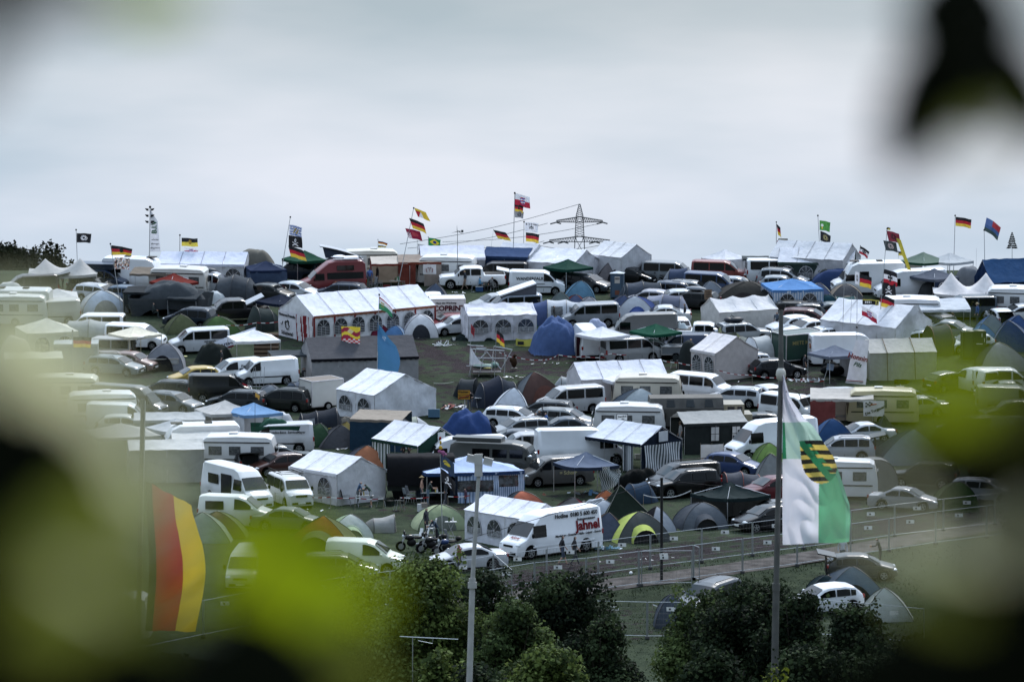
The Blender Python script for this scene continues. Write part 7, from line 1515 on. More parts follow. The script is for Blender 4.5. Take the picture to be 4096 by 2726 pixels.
T = thing('beach_banner', 'tall white club banner with green vertical letters on the ridge', 'banner', at('A1', 1765, 230, dd - .1), 0, 'banners hung on tents', 0)
part('cloth', MB().grid(lambda a, b: ((.55 + .37 * (1 - b) if b < .72 else .62 * (1 - b) / .28 + .06) * a + .04, .07 * math.sin(a * 3 + b * 6), -3.7 + 3.65 * b), 10, 30), cloth((.66, .67, .72), .3), T)
lettering('B.I.V', .62, plastic((.03, .17, .08)), T, (.42, -.12, -1.55), (R(90), R(-90), 0), .02)
for i, s in enumerate(('Garden', 'Bewegen', 'Begeistern')): lettering('#' + s, .17, INK, T, (.48, -.12, -2.65 - i * .36), (R(90), 0, 0), .004)
dd = FP('P', 719, 1140, 720, 940, 'brown pole with knobs left of the black yellow flag', col=(.12, .08, .06)); flag('A1', 2140, 562, dd, 1.5, .72, bw, 'black and yellow flag above the long white marquee', droop=.12, seed=2); flag('A1', 2172, 676, dd, 1.3, .55, thur, 'small white and red flag below the black yellow flag', droop=.3, taper=.6)
dd = FP('A2', 915, 1215, 1065, 318, 'tall leaning dark pole with three flags left of centre')
flag('A2', 1055, 405, dd, 1.15, .92, bavaria, 'blue and white lozenge flag, top one of its pole', droop=.3, seed=1); flag('A2', 1045, 532, dd, 1.2, .95, pirate, 'black pirate flag between lozenge flag and tricolour', droop=.2, seed=4); flag('A2', 1040, 655, dd, 1.3, .95, ger, 'German flag lowest of the three on the leaning pole', droop=.45, seed=3, tilt=14)
dd = FP('P', 1513, 1040, 1512, 958, 'short pole behind the cream ridge caravan', r=.02); flag('A2', 2100, 600, dd, .95, .22, ger, 'small dark pennant above the cream ridge caravan', droop=.9); flag('A2', 2100, 650, dd, .8, .2, bw, 'small striped pennant below the dark pennant', droop=.5, taper=.5)
dd = FP('P', 1587, 1165, 1655, 832, 'leaning pole with three flags in front of the brown awning')
flag('A3', 165, 210, dd, .95, .78, yellowred, 'yellow and red state flag at the top of a leaning pole', droop=.55, seed=2, tilt=25); flag('A3', 108, 330, dd, 1.1, .92, ger, 'German flag in the middle of the three flags by the awning', droop=.5, seed=5, tilt=20); flag('A3', 62, 450, dd, 1.2, .85, darkred, 'dark red flag with white letters, lowest by the awning', droop=.3, seed=6, tilt=20)
dd = FP('P', 1672, 1060, 1669, 964, 'short pole of the white flag left of the Brazilian flag', r=.02); flag('A3', 208, 630, dd, .9, .62, skullw, 'half hidden white flag left of the Brazilian flag', droop=.35)
dd = FP('P', 1710, 1040, 1713, 948, 'short pole of the Brazilian flag', r=.02); flag('A3', 335, 560, dd, 1.2, .72, brazil, 'Brazilian flag above the hipped white marquee', droop=.3, seed=1)
dd = FP('P', 1951, 1060, 1974, 918, 'thin fishing rod pole of the lone German flag', r=.014); flag('A3', 1100, 470, dd, 1.12, .78, ger, 'lone German flag left of the tallest central pole', droop=.35, seed=3, tilt=28)
dd = FP('P', 2050, 1120, 2059, 772, 'tallest pale central pole with three flags', r=.04); flag('A3', 1350, 38, dd, 1.45, 1.02, thur, 'white and red flag with blue shield on tallest central pole', droop=.38, seed=2); flag('A3', 1352, 165, dd, .78, .62, ger_eagle, 'small crumpled German flag on the tallest central pole', droop=.3); flag('A3', 1352, 245, dd, .8, .58, emblem((.3, .3, .32), FK), 'small grey flag below the crumpled German flag', droop=.15)
dd = FP('P', 2092, 1100, 2096, 887, 'pale pole of the white skull flag and tricolour'); flag('A3', 1470, 378, dd, 1.22, .85, skullw, 'white flag with dark skull mark above the tricolour', droop=.1); flag('A3', 1482, 498, dd, 1.22, .80, ger, 'German flag below the white skull flag near pylon', droop=.22)
T = thing('wind_turbine', 'small three blade wind generator on a slim mast', 'wind generator', G('P', 1830, 1150), 0, None, 0); dd = T.location.y; h = at('A3', 680, 485, dd).z - T.location.z
part('mast', MB().tube([(0, 0, 0), (0, 0, h)], .04, r2=.025), metal((.3, .31, .33)), T); part('nacelle', MB().tube([(-.05, 0, h), (.3, 0, h - .02)], .05).box(.42, 0, h + .0, .2, .02, .22), plastic((.12, .13, .14)), T)
for a in (95, 195, 330): part('blade', MB().add([(0, -.06, h), (.62 * math.cos(R(a)), -.06, h + .62 * math.sin(R(a))), (.08 * math.cos(R(a + 40)), -.04, h + .08 * math.sin(R(a + 40)))], [(0, 1, 2), (2, 1, 0)]), plastic((.16, .17, .18)), T, False)
dd = FP('P', 3105, 1080, 3105, 888, 'dark pole with furled flags left of the brown notice board', r=.03, col=(.1, .1, .1)); flag('A4', 2078, 400, dd, .3, 1.0, ger, 'furled tricolour high on the dark pole', droop=.3, tilt=8); flag('A4', 2085, 590, dd, .28, .9, emblem((.3, .12, .2), FW), 'furled pinkish flag low on the dark pole', droop=.2)
T = thing('notice_board', 'brown framed yellow notice board on a post at the ridge', 'sign', G('P', 3131, 1090), 0, 'signs', 0); dd = T.location.y; c = at('A4', 2155, 615, dd) - T.location
part('post', MB().tube([(0, 0, 0), (0, 0, c.z - .3)], .04), plastic((.04, .03, .03)), T); part('frame', MB().box(c.x, 0, c.z, .86, .06, .66), plastic((.03, .025, .02)), T, False); part('panel', MB().box(c.x, -.035, c.z, .74, .02, .54), plastic((.30, .20, .05)), T, False)
dd = FP('P', 3286, 1120, 3271, 862, 'slim pole with green beer flag on top at right'); flag('A5', 205, 318, dd, .95, .86, tri_green, 'green flag with a beer glass picture on the right ridge', droop=.2); flag('A5', 213, 430, dd, .95, .85, emblem(FK, (.3, .26, .12), 1), 'black and gold emblem flag under the green beer flag', droop=.5); flag('A5', 220, 540, dd, .62, .8, emblem((.03, .06, .18), FW), 'blue flag with white mark under the black gold flag', droop=.55, tilt=10)
dd = FP('P', 3434, 1100, 3441, 983, 'short pole of the tilted war flag at right', r=.02); flag('A5', 632, 590, dd, 1.0, .62, reich, 'tilted black white red cross flag behind the motor coach', droop=.8, tilt=-12)
dd = FP('P', 3510, 1390, 3548, 915, 'very long thin leaning pole crossing the right camp', r=.03); flag('A5', 912, 390, dd, .3, .2, bw, 'tiny yellow black pennant at the long leaning pole tip', droop=.3); flag('A5', 905, 425, dd, .98, .85, emblem((.22, .03, .05), FK), 'dark red flag near the tip of the long leaning pole', droop=.3, tilt=14); flag('A5', 875, 530, dd, 1.0, .8, emblem((.05, .06, .06), (.5, .4, .4)), 'grey flag with white hand mark on the long leaning pole', droop=.2, tilt=14)
T = flag('A5', 1010, 505, dd - .3, .3, 2.55, lambda a, b: (.55, .46, .06), 'long narrow yellow streamer on the long leaning pole', droop=.05, tilt=20, ny=30)
flag('A5', 880, 830, dd, 1.1, 1.15, reich, 'black white red flag with iron cross on the long leaning pole', droop=.28, seed=4); flag('A5', 860, 970, dd, 1.15, .95, pirate, 'black skull flag below the iron cross flag', droop=.15, seed=2); flag('A5', 845, 1100, dd, 1.2, .92, ger, 'German flag lowest on the long leaning pole', droop=.45, seed=7)
dd = FP('P', 3595, 1100, 3593, 1005, 'short pole of the small yellow black flag at right', r=.018); flag('A5', 1035, 645, dd, .42, .36, bw, 'tiny yellow and black flag left of pale green pavilion', droop=.1)
dd = FP('P', 3813, 1120, 3820, 862, 'tall pole of the lone tricolour on the right ridge'); flag('A5', 1635, 282, dd, 1.42, .80, ger, 'lone German flag on the tall right ridge pole', droop=.28)
dd = FP('P', 3940, 1120, 3936, 920, 'bending pole of the large racing fan flag at far right'); flag('A5', 1960, 290, dd, 1.55, 1.15, lambda a, b: ((.10, .16, .36) if a < .45 and b < .5 else ((.42, .05, .06) if b < .45 and a > .3 else (.06, .12, .28) if b < .72 else (.05, .08, .08))), 'large blue and red fan flag at far right', droop=.75, tilt=-12)
T = bush('P', 4048, 926, dd, 1.0, None, 1.0, [(.02, .035, .02), (.03, .05, .03)], 'small fir tree hoisted on a pole at the right ridge', n=10, size=.1, seed=3, nb=1, name='fir_tree', cat='tree', group=None)
for c_ in list(T.children): bpy.data.objects.remove(c_)
h = (CZ - (926 - YH) * dd / F) - T.location.z; m = MB(); rr = random.Random(3)
for k in range(9):
 z = h - .1 - k * .16; rad = .08 + k * .052
 for j in range(34):
  a = rr.uniform(0, 6.28); L = rad * rr.uniform(.7, 1.3); m.add([(0, 0, z), (math.cos(a) * L, math.sin(a) * L, z - .13), (math.cos(a + .25) * L * .7, math.sin(a + .25) * L * .7, z + .02)], [(0, 1, 2), (2, 1, 0)])
part('crown', m, leafmat('fir_needles', (.02, .035, .02)), T, False); part('trunk', MB().tube([(0, 0, 0), (0, 0, h)], .03, r2=.01), mat('bark', (.07, .05, .035), rough=.9), T)
T = flagpole('P', 3904, 1100, 3905, 992, 'thin grey antenna rod left of the far right flag', r=.012, topball=False)
dd = FP('P', 3368, 1420, 3378, 1085, 'slim pole left of the promotional banner carrying white flag', r=.025); flag('A5', 580, 855, dd, .32, 1.0, emblem(FW, FK), 'narrow white flag with dark mark at right centre', droop=.1); flag('A5', 628, 885, dd, .95, .95, ger, 'German flag beside the narrow white flag', droop=.25, seed=5)
flag('P', 3450, 1196, dd, 1.35, .42, lambda a, b: (.45, .38, .08) if b < .25 or a > .72 and int(a * 40) % 2 else ((.6, .6, .6) if .35 < b < .7 and .12 < a < .62 and int(a * 34) % 2 else FK), 'black and yellow racing scarf between two poles', droop=.15)
dd = FP('P', 3427, 1410, 3429, 1095, 'white pole of the red and white hanging flag', r=.025); flag('B5', 688, 112, dd, 1.35, .75, thur, 'red and white flag with blue shield over the great tent', droop=.95, seed=2)
dd = FP('P', 3396, 1400, 3408, 1170, 'thin brown pole beside the white pole at great tent', r=.02)
dd = FP('P', 1505, 1590, 1517, 1178, 'tall white pole with tangled flag and long blue banner', r=.035); flag('B2', 2060, 20, dd, 1.15, .95, lambda a, b: ((.35, .28, .06) if (abs(a - .25) < .13 and .25 < b < .75 and int(b * 22) % 2) else FR if b < .1 else (FW if b < .5 else (.04, .24, .12))), 'tangled white and green shield flag above the blue banner', droop=1.0, seed=1, taper=.35)
T = thing('banner', 'long blue club banner with white crest in front of wall tent', 'banner', at('B2', 2040, 305, dd - .05), 0, 'banners hung on tents', 0)
part('cloth', MB().grid(lambda a, b: ((.12 + 1.35 * min(1, (1 - b) * 2.1) ** .9) * a * (1 - .16 * math.sin((1 - b) * 6)), .12 * math.sin(a * 5 + b * 7), -3.85 + 3.85 * b - .6 * a * (b > .6) * (b - .6)), 18, 40, 0, lambda a, b: (.40, .50, .62) if (a - .55) ** 2 * 3 + (b - .68) ** 2 * 30 < .10 and int(a * 17 + b * 41) % 2 else (.06, .19, .36)), PRINT, T, True, 80)
dd = FP('P', 1372, 1512, 1364, 1300, 'thin wooden pole of the chequered racing banner', r=.022, col=(.3, .22, .15), topball=False); flag('B2', 1622, 358, dd, 1.5, 1.9, checker, 'yellow maroon and chequered racing banner by wall tent', droop=.02, wave=.05, ny=30)
dd = FP('P', 930, 1600, 929, 1497, 'short pole of the numbered German flag', r=.018); flag('B2', 372, 922, dd, 1.2, .95, lambda a, b: FW if abs(a - .5) < .07 and abs(b - .5) < .18 and not (.45 < a < .5 and .45 < b < .62) else ger(a, b), 'German flag with a white number above the black van', droop=.45, seed=4)
dd = FP('P', 771, 1600, 765, 1520, 'short pole of the inscribed tricolour by the grey estate', r=.018); flag('B1', 2205, 1010, dd, .82, .80, lambda a, b: ((.6, .5, .2) if b > .72 and int(a * 30) % 2 else ger(a, b)), 'small tricolour with printed lower band by the grey estate', droop=.35, seed=2)
dd = FP('P', 291, 1500, 290, 1322, 'white pole of the tricolour veiled at left', r=.03); flag('B1', 840, 480, dd, 1.45, .80, ger, 'German flag at left softened by the pale leaf veil', droop=.03)
dd = FP('P', 1018, 1860, 1020, 1575, 'thin dark rod in front of the light blue pavilion', r=.018, topball=False, col=(.06, .06, .07)); flag('B2', 610, 1108, dd, .5, .3, lambda a, b: (.4, .24, .05) if a > .35 else FK, 'drooping yellow dark rag on the thin dark rod', droop=.9)
dd = FP('B3', 1085, 950, 1110, 385, 'leaning flag stick on the tubular frame', r=.02, topball=False); flag('B3', 1110, 400, dd, .62, .9, ger_eagle, 'drooping German flag with eagle on the tubular frame', droop=.55, seed=3)
dd = FP('B3', 805, 945, 815, 325, 'upright stick left on the tubular frame', r=.018, topball=False); flag('B3', 815, 330, dd, .3, .7, emblem((.25, .02, .03), FK), 'small dark red rag on the left stick of the frame', droop=.6)
dd = FP('P', 1770, 2152, 1759, 1755, 'balloon topped pole by the blue marquee', r=.032)
T = thing('balloon_figures', 'red yellow and pink toys tied to the pole top', 'toy', at('C3', 462, 320, dd - .1), 0, None, 0); part('balloon', MB().ell(0, 0, 0, .08, .08, .1), plastic((.4, .02, .02)), T); part('balloon', MB().ell(.02, 0, -.6, .12, .1, .13).ell(.02, 0, -.28, .07, .07, .12), plastic((.55, .35, .04)), T); part('soft_toy', MB().ell(-.03, 0, -.82, .13, .1, .1).ell(.15, 0, -.9, .16, .1, .13).ell(.33, 0, -1.0, .09, .07, .06).ell(.2, 0, -1.05, .05, .05, .1), cloth((.45, .16, .32)), T)
flag('C3', 472, 505, dd, .92, .85, lambda a, b: (.5, .4, .04) if (a - .4) ** 2 * 2 + (b - .45) ** 2 * 4 < .12 and int(a * 9 + b * 13) % 4 else (.03, .05, .09), 'navy flag with yellow rider picture on the balloon pole', droop=.75, seed=2); flag('C3', 472, 670, dd, .95, .8, pirate, 'drooping black flag lower on the balloon pole', droop=1.0, seed=5)
dd = FP('B4', 1595, 300, 1530, 145, 'small flag stick on the roof load of the silver off-road car', r=.015); flag('B4', 1530, 142, dd, .45, .65, ger, 'small German flag on the silver off-road car roof', droop=.9, tilt=-18)
# ---- signs
T = thing('town_sign', 'yellow town sign with a struck out name below', 'sign', G('B3', 745, 1500), 0, 'signs', 0); dd = T.location.y; c = at('B3', 735, 1143, dd) - T.location
part('post', MB().tube([(0, 0, 0), (0, 0, c.z + .3)], .03), metal(), T); part('board', MB().box(c.x, -.04, c.z, .92, .03, .70), plastic((.50, .25, .03)), T, False); part('border', MB().box(c.x, -.06, c.z, .92, .01, .03).box(c.x, -.06, c.z + .34, .92, .01, .02).box(c.x, -.06, c.z - .34, .92, .01, .02).box(c.x - .45, -.06, c.z, .02, .01, .7).box(c.x + .45, -.06, c.z, .02, .01, .7), INK, T, False)
lettering('Wachten', .2, INK, T, (c.x - .05, -.065, c.z + .2), (R(90), 0, 0), .006); lettering('Dresden', .22, INK, T, (c.x, -.065, c.z - .17), (R(90), 0, 0), .006); part('strike', MB().tube([(c.x - .42, -.08, c.z - .3), (c.x + .42, -.08, c.z - .04)], .022, 4), plastic((.4, .03, .03)), T)
T = thing('town_sign', 'small white framed place name board above the navy tent', 'sign', G('C4', 185, 540), 0, 'signs', 0); dd = T.location.y; c = at('C4', 255, 80, dd) - T.location
part('post', MB().tube([(0, 0, 0), (c.x, 0, c.z)], .03), plastic((.05, .04, .04)), T); part('frame', MB().box(c.x, 0, c.z, .78, .04, .48, 0, None), INK, T, False); part('board', MB().box(c.x, -.03, c.z, .7, .02, .40), PLATE, T, False); lettering('Sternhof', .17, INK, T, (c.x, -.045, c.z + .05), (R(90), R(-5), 0), .006); lettering('offen', .10, INK, T, (c.x + .05, -.045, c.z - .12), (R(90), R(-5), 0), .004)
T = thing('no_parking_sign', 'round blue and red no parking sign leaning by the ragged tent', 'sign', G('B3', 1515, 495), 0, 'signs', 0); part('disc', MB().tube([(0, -.03, .3), (0, .0, .3)], .28, 18), plastic((.35, .03, .04)), T); part('field', MB().tube([(0, -.045, .3), (0, -.03, .3)], .21, 18), plastic((.03, .08, .28)), T); part('strike', MB().tube([(-.16, -.06, .46), (.16, -.06, .14)], .025, 4), plastic((.35, .03, .04)), T)
T = thing('banner', 'yellow racing banner lying in front of the blue tarpaulin', 'banner', G('B3', 1430, 590), 0, 'banners hung on tents', 0); part('sheet', MB().grid(lambda a, b: (-.7 + 1.4 * a, .1 * math.sin(a * 6), .0 + .55 * b + .12 * (a - .5) ** 2 * 4), 14, 5), cloth((.50, .48, .10)), T); part('print', MB().box(-.3, -.12, .28, .5, .01, .28), INK, T, False)
T = thing('banner', 'white company logo sheet with red ram mark on the brown awning', 'banner', at('A3', 345, 990, G('A3', 230, 772, 2.5).y - 2.2), 0, 'banners hung on tents', 0); part('sheet', MB().grid(lambda a, b: (-.55 + 1.15 * a, .04 * math.sin(a * 7), .0 + .85 * b), 8, 6), cloth((.6, .6, .62)), T); part('mark', MB().tube([(-.2 , -.07, .15), (-.28, -.07, .45), (-.05, -.07, .6), (.02, -.07, .2), (.1, -.07, .6), (.32, -.07, .45), (.24, -.07, .15)], .04, 4), plastic((.3, .03, .04)), T)
T = thing('beer_board', 'white beer counter panel with red lettering under the pale green pavilion', 'sign', at('P', 3727, 1084, G('P', 3692, 1006, 2.9).y - 1.2), 0, 'signs', 0); part('board', MB().box(0, 0, 0, .8, .04, .62), PLATE, T, False); lettering('Be', .4, plastic((.25, .03, .03)), T, (0, -.03, 0), (R(90), 0, 0), .02)
# ---- people
def ps(tile, u, v, h, pose, top, leg, lab, **k): return person(tile, u, v, h, pose, top, leg, lab, **k)
ps('A1', 740, 1170, 200, 'stand', (.03, .03, .035), (.03, .03, .035), 'dark person under the left ridge canopy beside the orange tent', bare=False)
ps('A1', 832, 1172, 160, 'stand', (.03, .03, .03), (.03, .03, .04), 'dark person, right of two under the left ridge canopy', bare=False)
ps('A2', 1410, 1205, 350, 'stand', (.04, .20, .09), (.03, .03, .04), 'person in green top beside the red camper van', short=True, bare=False)
ps('A2', 2000, 1150, 95, 'stand', (.05, .11, .30), (.10, .10, .12), 'person in blue jacket standing near the green chairs', bare=False)
ps('A2', 2090, 1125, 200, 'stand', (.02, .02, .025), (.03, .03, .04), 'person in black, right of the blue jacketed one', bare=False)
ps('A2', 1890, 1120, 0, 'stand', (.04, .04, .05), (.04, .04, .05), 'person in dark clothes behind the red camper van rear', bare=True)
ps('A2', 1890, 950, 0, 'stand', (.02, .02, .02), (.02, .02, .02), 'person in black in front of the cream ridge caravan', bare=False)
ps('A2', 1995, 1010, 270, 'stand', (.5, .4, .05), (.03, .03, .04), 'person in yellow cap and vest near the cream caravan', bare=False)
ps('A3', 765, 1178, 185, 'walk', (.025, .03, .04), (.22, .16, .12), 'blond person walking past the white pickup truck', hair=(.35, .25, .12), bare=False)
ps('A3', 940, 1190, 0, 'sit', (.08, .22, .36), (.03, .03, .04), 'person in light blue sitting on the cool box', bare=False)
ps('A3', 1090, 1195, 180, 'sit', (.02, .02, .025), (.02, .02, .025), 'person in black sitting opposite behind the pickup table', bare=False)
ps('B4', 975, 330, 175, 'stand', (.015, .015, .02), (.02, .02, .03), 'person in black with backpack on the grass lane', bare=False)
ps('B4', 2035, 430, 250, 'stand', (.05, .07, .10), (.05, .06, .09), 'person in slate blue beside the white sporty hatchback')
ps('B4', 1050, 745, 180, 'stand', (.03, .03, .035), (.03, .03, .035), 'bald person in dark clothes beside the cream party tent', hair=(.3, .2, .15))
ps('B5', 100, 835, 10, 'stand', (.02, .02, .025), (.02, .02, .025), 'person in black shorts by the slate blue pavilion', short=True)
ps('B3', 1195, 470, 270, 'sit', (.02, .02, .02), (.02, .02, .02), 'person in black sitting in the ragged tent doorway', bare=False)
ps('B3', 1560, 470, 200, 'sit', (.03, .16, .08), (.03, .03, .03), 'person in green jacket sitting by the no parking sign', bare=False)
ps('B3', 1800, 345, 200, 'stand', (.04, .06, .10), (.03, .03, .04), 'person in blue at the car window above the blue tarpaulin')
ps('B3', 1765, 355, 20, 'stand', (.03, .03, .03), (.03, .03, .03), 'dark haired person leaning above the blue tarpaulin', bare=False)
ps('B3', 800, 1340, 275, 'bend', (.012, .012, .015), (.05, .06, .08), 'person in black bending under the yellow town sign', bare=False)
ps('C3', 1560, 300, 250, 'stand', (.14, .15, .16), (.03, .03, .04), 'person in grey sweater among the parked saloons', bare=False)
ps('C3', 1680, 300, 200, 'stand', (.05, .12, .32), (.03, .03, .04), 'person in bright blue next to the grey sweatered one', bare=False)
ps('C3', 1600, 270, 300, 'up', (.015, .015, .02), (.02, .02, .03), 'person in black raising arms beside the open car door', bare=False)
ps('C3', 100, 590, 350, 'stand', (.30, .30, .28), (.05, .05, .06), 'person in pale shirt inside the green gable tent')
ps('C3', 40, 590, 200, 'stand', (.02, .02, .02), (.02, .02, .02), 'dark person inside the green gable tent', bare=False)
ps('C2', 1810, 1105, 5, 'reach', (.03, .07, .14), (.08, .09, .09), 'man in blue shirt reaching over the table by gable tent', short=False)
ps('C2', 1965, 1110, 178, 'bend', (.02, .045, .035), (.30, .31, .32), 'man in dark green top and checked shorts at the table', short=True, bare=False)
ps('C3', 250, 1075, 355, 'stand', SK, (.04, .05, .07), 'shirtless man in a straw hat at the blue marquee', shirtless=True, hat=(.45, .35, .20))
ps('C3', 320, 1095, 10, 'reach', (.02, .03, .03), (.10, .14, .18), 'man in dark tee and jeans beside the shirtless man')
ps('C3', 525, 1085, 180, 'stand', (.02, .025, .03), (.07, .07, .08), 'person in black behind the balloon pole at blue marquee', bare=False)
ps('C3', 752, 1105, 200, 'stand', (.06, .03, .05), (.03, .03, .05), 'small child in dark clothes by the blue marquee', sc=.68, bare=False)
ps('C3', 300, 1440, 330, 'stand', (.02, .022, .03), (.02, .02, .025), 'person in black jacket standing left of the plastic chair', bare=False)
ps('C3', 430, 1535, 210, 'bend', (.03, .05, .08), (.03, .03, .04), 'person in navy jacket with white stripes bending by chairs', bare=False)
ps('C4', 300, 640, 340, 'stand', (.26, .07, .04), (.05, .08, .12), 'person in orange red jacket inside the navy party tent', bare=False)
ps('C4', 925, 420, 200, 'stand', (.42, .42, .42), (.25, .25, .26), 'person in white shirt and hat beside the military tent', hat=(.4, .34, .25))
ps('C4', 1005, 460, 200, 'stand', (.012, .012, .016), (.26, .27, .27), 'person in black hoodie and checked shorts beside navy tent', short=True, bare=False)
ps('D3', 535, 385, 12, 'walk', (.014, .014, .018), (.04, .06, .10), 'man in black tee with white back print carrying bottle', short=True, sc=1.02)
ps('D3', 640, 390, 10, 'walk', (.016, .016, .02), (.03, .035, .04), 'man in black and white tee walking behind the fence', short=False, sc=1.02)
ps('P', 1836, 2292, 200, 'stand', (.20, .03, .04), (.04, .04, .05), 'man in red shirt with glasses beside the silver coupe', bare=False)
ps('D4', 800, 400, 270, 'stand', (.36, .38, .42), (.05, .06, .08), 'person in pale shirt behind the blue grey dome tent', bare=False)
ps('D4', 1125, 385, 180, 'reach', (.02, .02, .025), (.02, .02, .025), 'dark person leaning over goods in the lower right field', bare=False)
ps('B5', 1875, 300, 200, 'stand', (.03, .08, .22), (.03, .04, .06), 'person in blue with a wide straw hat at right', hat=(.5, .42, .28), bare=False)
ps('B5', 1620, 330, 270, 'sit', (.03, .04, .05), (.03, .03, .03), 'person in dark clothes sitting by the sun sail caravan', bare=False)
ps('B2', 1240, 940, 200, 'sit', (.02, .025, .03), (.02, .02, .025), 'person in black sitting beside the red bottle crates', bare=False)
ps('B1', 1760, 262, 0, 'sit', (.02, .03, .03), (.02, .03, .03), 'dark person sitting inside the big draped shelter', bare=False)
ps('B1', 1560, 625, 180, 'sit', (.04, .04, .045), (.05, .05, .05), 'person in dark clothes sitting under the cream pavilion', bare=False)
ps('B1', 1385, 630, 0, 'sit', (.05, .05, .06), (.05, .05, .05), 'person bent on a seat left of the cream pavilion', bare=False)
ps('C5', 270, 60, 260, 'sit', (.02, .02, .02), (.02, .02, .02), 'dark haired person by the striped fence above the blue dome', bare=False)
# ---- furniture and small things
chair('A2', 1925, 1190, 200, (.10, .26, .14), 'green folding chair beside the red camper van')
chair('A2', 2035, 1165, 160, (.35, .36, .38), 'grey folding chair near the standing campers')
chair('A2', 2110, 1155, 20, (.38, .40, .42), 'white and grey camping chair left of the white table')
chair('A3', 20, 1160, 20, (.10, .28, .16), 'green folding chair right of the small white table')
table('A2', 2300, 1165, 0, .95, .6, (.6, .6, .6), 'small white camping table in front of the awning'); bottle_set('A2', 2300, 1165, 'cups and jars on the small white camping table', 4, .6)
chair('A3', 880, 1185, 190, (.40, .42, .44), 'grey webbed chair left of the blue cool box')
chair('A3', 1120, 1195, 30, (.36, .37, .38), 'grey chair at the right of the pickup table')
T = thing('cool_box', 'blue cool box with white lid on the grass', 'cool box', G('A3', 935, 1195), 5, None, 0); part('box', MB().box(0, 0, .2, .62, .4, .4), plastic((.04, .11, .28)), T, False); part('lid', MB().box(0, 0, .43, .64, .42, .06), plastic((.6, .62, .65)), T, False)
table('A3', 1010, 1180, 0, 1.2, .7, (.25, .25, .26), 'camping table between the sitters by the pickup truck')
table('C2', 1890, 1110, 5, 1.2, .7, (.45, .46, .46), 'table with dishes between the two men'); bottle_set('C2', 1890, 1110, 'bottles and dishes on the table between the two men', 7, 1.0)
chair('C2', 1680, 1095, 0, (.02, .02, .025), 'black camping chair left of the two men')
chair('C2', 2080, 1110, 180, (.03, .05, .04), 'dark green chair right of the two men')
chair('C2', 2290, 1150, 200, (.02, .02, .025), 'black folding chair near the covered lorry')
table('C3', 390, 1075, 8, 1.7, .7, (.5, .5, .48), 'long table under the blue marquee beside the shirtless man'); bottle_set('C3', 390, 1072, 'food and bottles on the long table at the marquee', 8, 1.5)
chair('C3', 130, 1050, 20, (.34, .35, .37), 'patterned pale folding chair left of the shirtless man')
chair('C3', 100, 1075, 20, (.33, .36, .38), 'checked folding chair nearest the barrier post')
chair('D2', 1425, 215, 200, (.66, .67, .68), 'white plastic chair nearest the motorcycles', white=True)
chair('D2', 1485, 205, 190, (.64, .65, .66), 'white plastic chair right of the first one', white=True)
chair('D2', 1545, 130, 170, (.66, .67, .68), 'white plastic chair beside the person in black jacket', white=True)
chair('D2', 1540, 215, 180, (.20, .19, .16), 'brown striped folding chair in front of the bending person')
chair('D2', 1660, 215, 0, (.12, .20, .16), 'green striped folding chair right of the bending person')
chair('D2', 1720, 225, 20, (.30, .31, .33), 'grey folding chair beside the tall round table')
T = thing('bistro_table', 'tall round table with snacks by the three-window party tent', 'table', G('D2', 1720, 155), 0, 'camping tables', 0); part('tabletop', MB().tube([(0, 0, 1.0), (0, 0, 1.04)], .38, 16), plastic((.66, .66, .66)), T); part('leg', MB().tube([(.25, 0, 0), (-.2, 0, 1.0)], .018).tube([(-.25, 0, 0), (.2, 0, 1.0)], .018), metal(), T)
bottle_set('D2', 1720, 155, 'snacks and bottles on the tall round table', 5, .45, 1.04)
T = thing('box', 'white box with brown top beside the pale green dome', 'box', G('C3', 255, 1165), 10, 'crates and boxes', 0); part('body', MB().box(0, 0, .25, .6, .45, .5), plastic((.55, .56, .56)), T, False); part('lid', MB().box(.12, 0, .42, .4, .5, .3), plastic((.30, .26, .23)), T, False)
table('B3', 945, 1290, 0, 1.1, .6, (.55, .56, .57), 'white topped table beside the large navy tunnel tent')
T = thing('box', 'blue plastic water container beside the big white gable tent', 'box', G('B3', 390, 1410), 0, 'crates and boxes', 0); part('body', MB().box(0, 0, .35, .85, .6, .6), plastic((.10, .20, .30)), T, False)
T = thing('bucket', 'white bucket standing on the grass near the muddy track', 'bucket', G('B3', 620, 520), 0, None, 0); part('body', MB().tube([(0, 0, 0), (0, 0, .24)], .12, 12, r2=.15), plastic((.65, .66, .66)), T); part('rim', MB().tube([(0, 0, .23), (0, 0, .26)], .165, 12), plastic((.6, .6, .6)), T)
def litter(tile, u, v, n, sp, lab, cols=((.65, .66, .68),), size=.25, flat=.3):
 T = thing('litter_pile', lab, 'litter', G(tile, u, v), 0, 'litter on the grass', 0); m = MB(); rr = random.Random(u + v)
 for i in range(n):
  x, y = rr.gauss(0, sp * .4), rr.gauss(0, sp * .35); s = size * rr.uniform(.4, 1.2); z = rr.uniform(.02, .12)
  M_ = Matrix.Translation((x, y, z)) @ Euler((rr.uniform(-1, 1) * flat, rr.uniform(-1, 1) * flat, rr.uniform(0, 6))).to_matrix().to_4x4()
  q = [M_ @ Vector((s * a * (1 + .3 * rr.random()), s * .5 * b * rr.uniform(.5, 1.2), .02 * rr.random())) for a, b in ((-1, -1), (0, -1.2), (1, -.8), (1, 1), (0, .8), (-1, 1))]
  m.add(q, [(0, 1, 4, 5), (1, 2, 3, 4)], rr.randrange(len(cols)))
 o = part('scraps', m, [plastic(c) for c in cols], T, False); o['kind'] = 'stuff'
litter('A3', 660, 1215, 14, 2.2, 'white paper scraps on the grass below the pickup truck', size=.14)
litter('B3', 620, 578, 10, 3.2, 'white scraps on the grass near the bucket', size=.14)
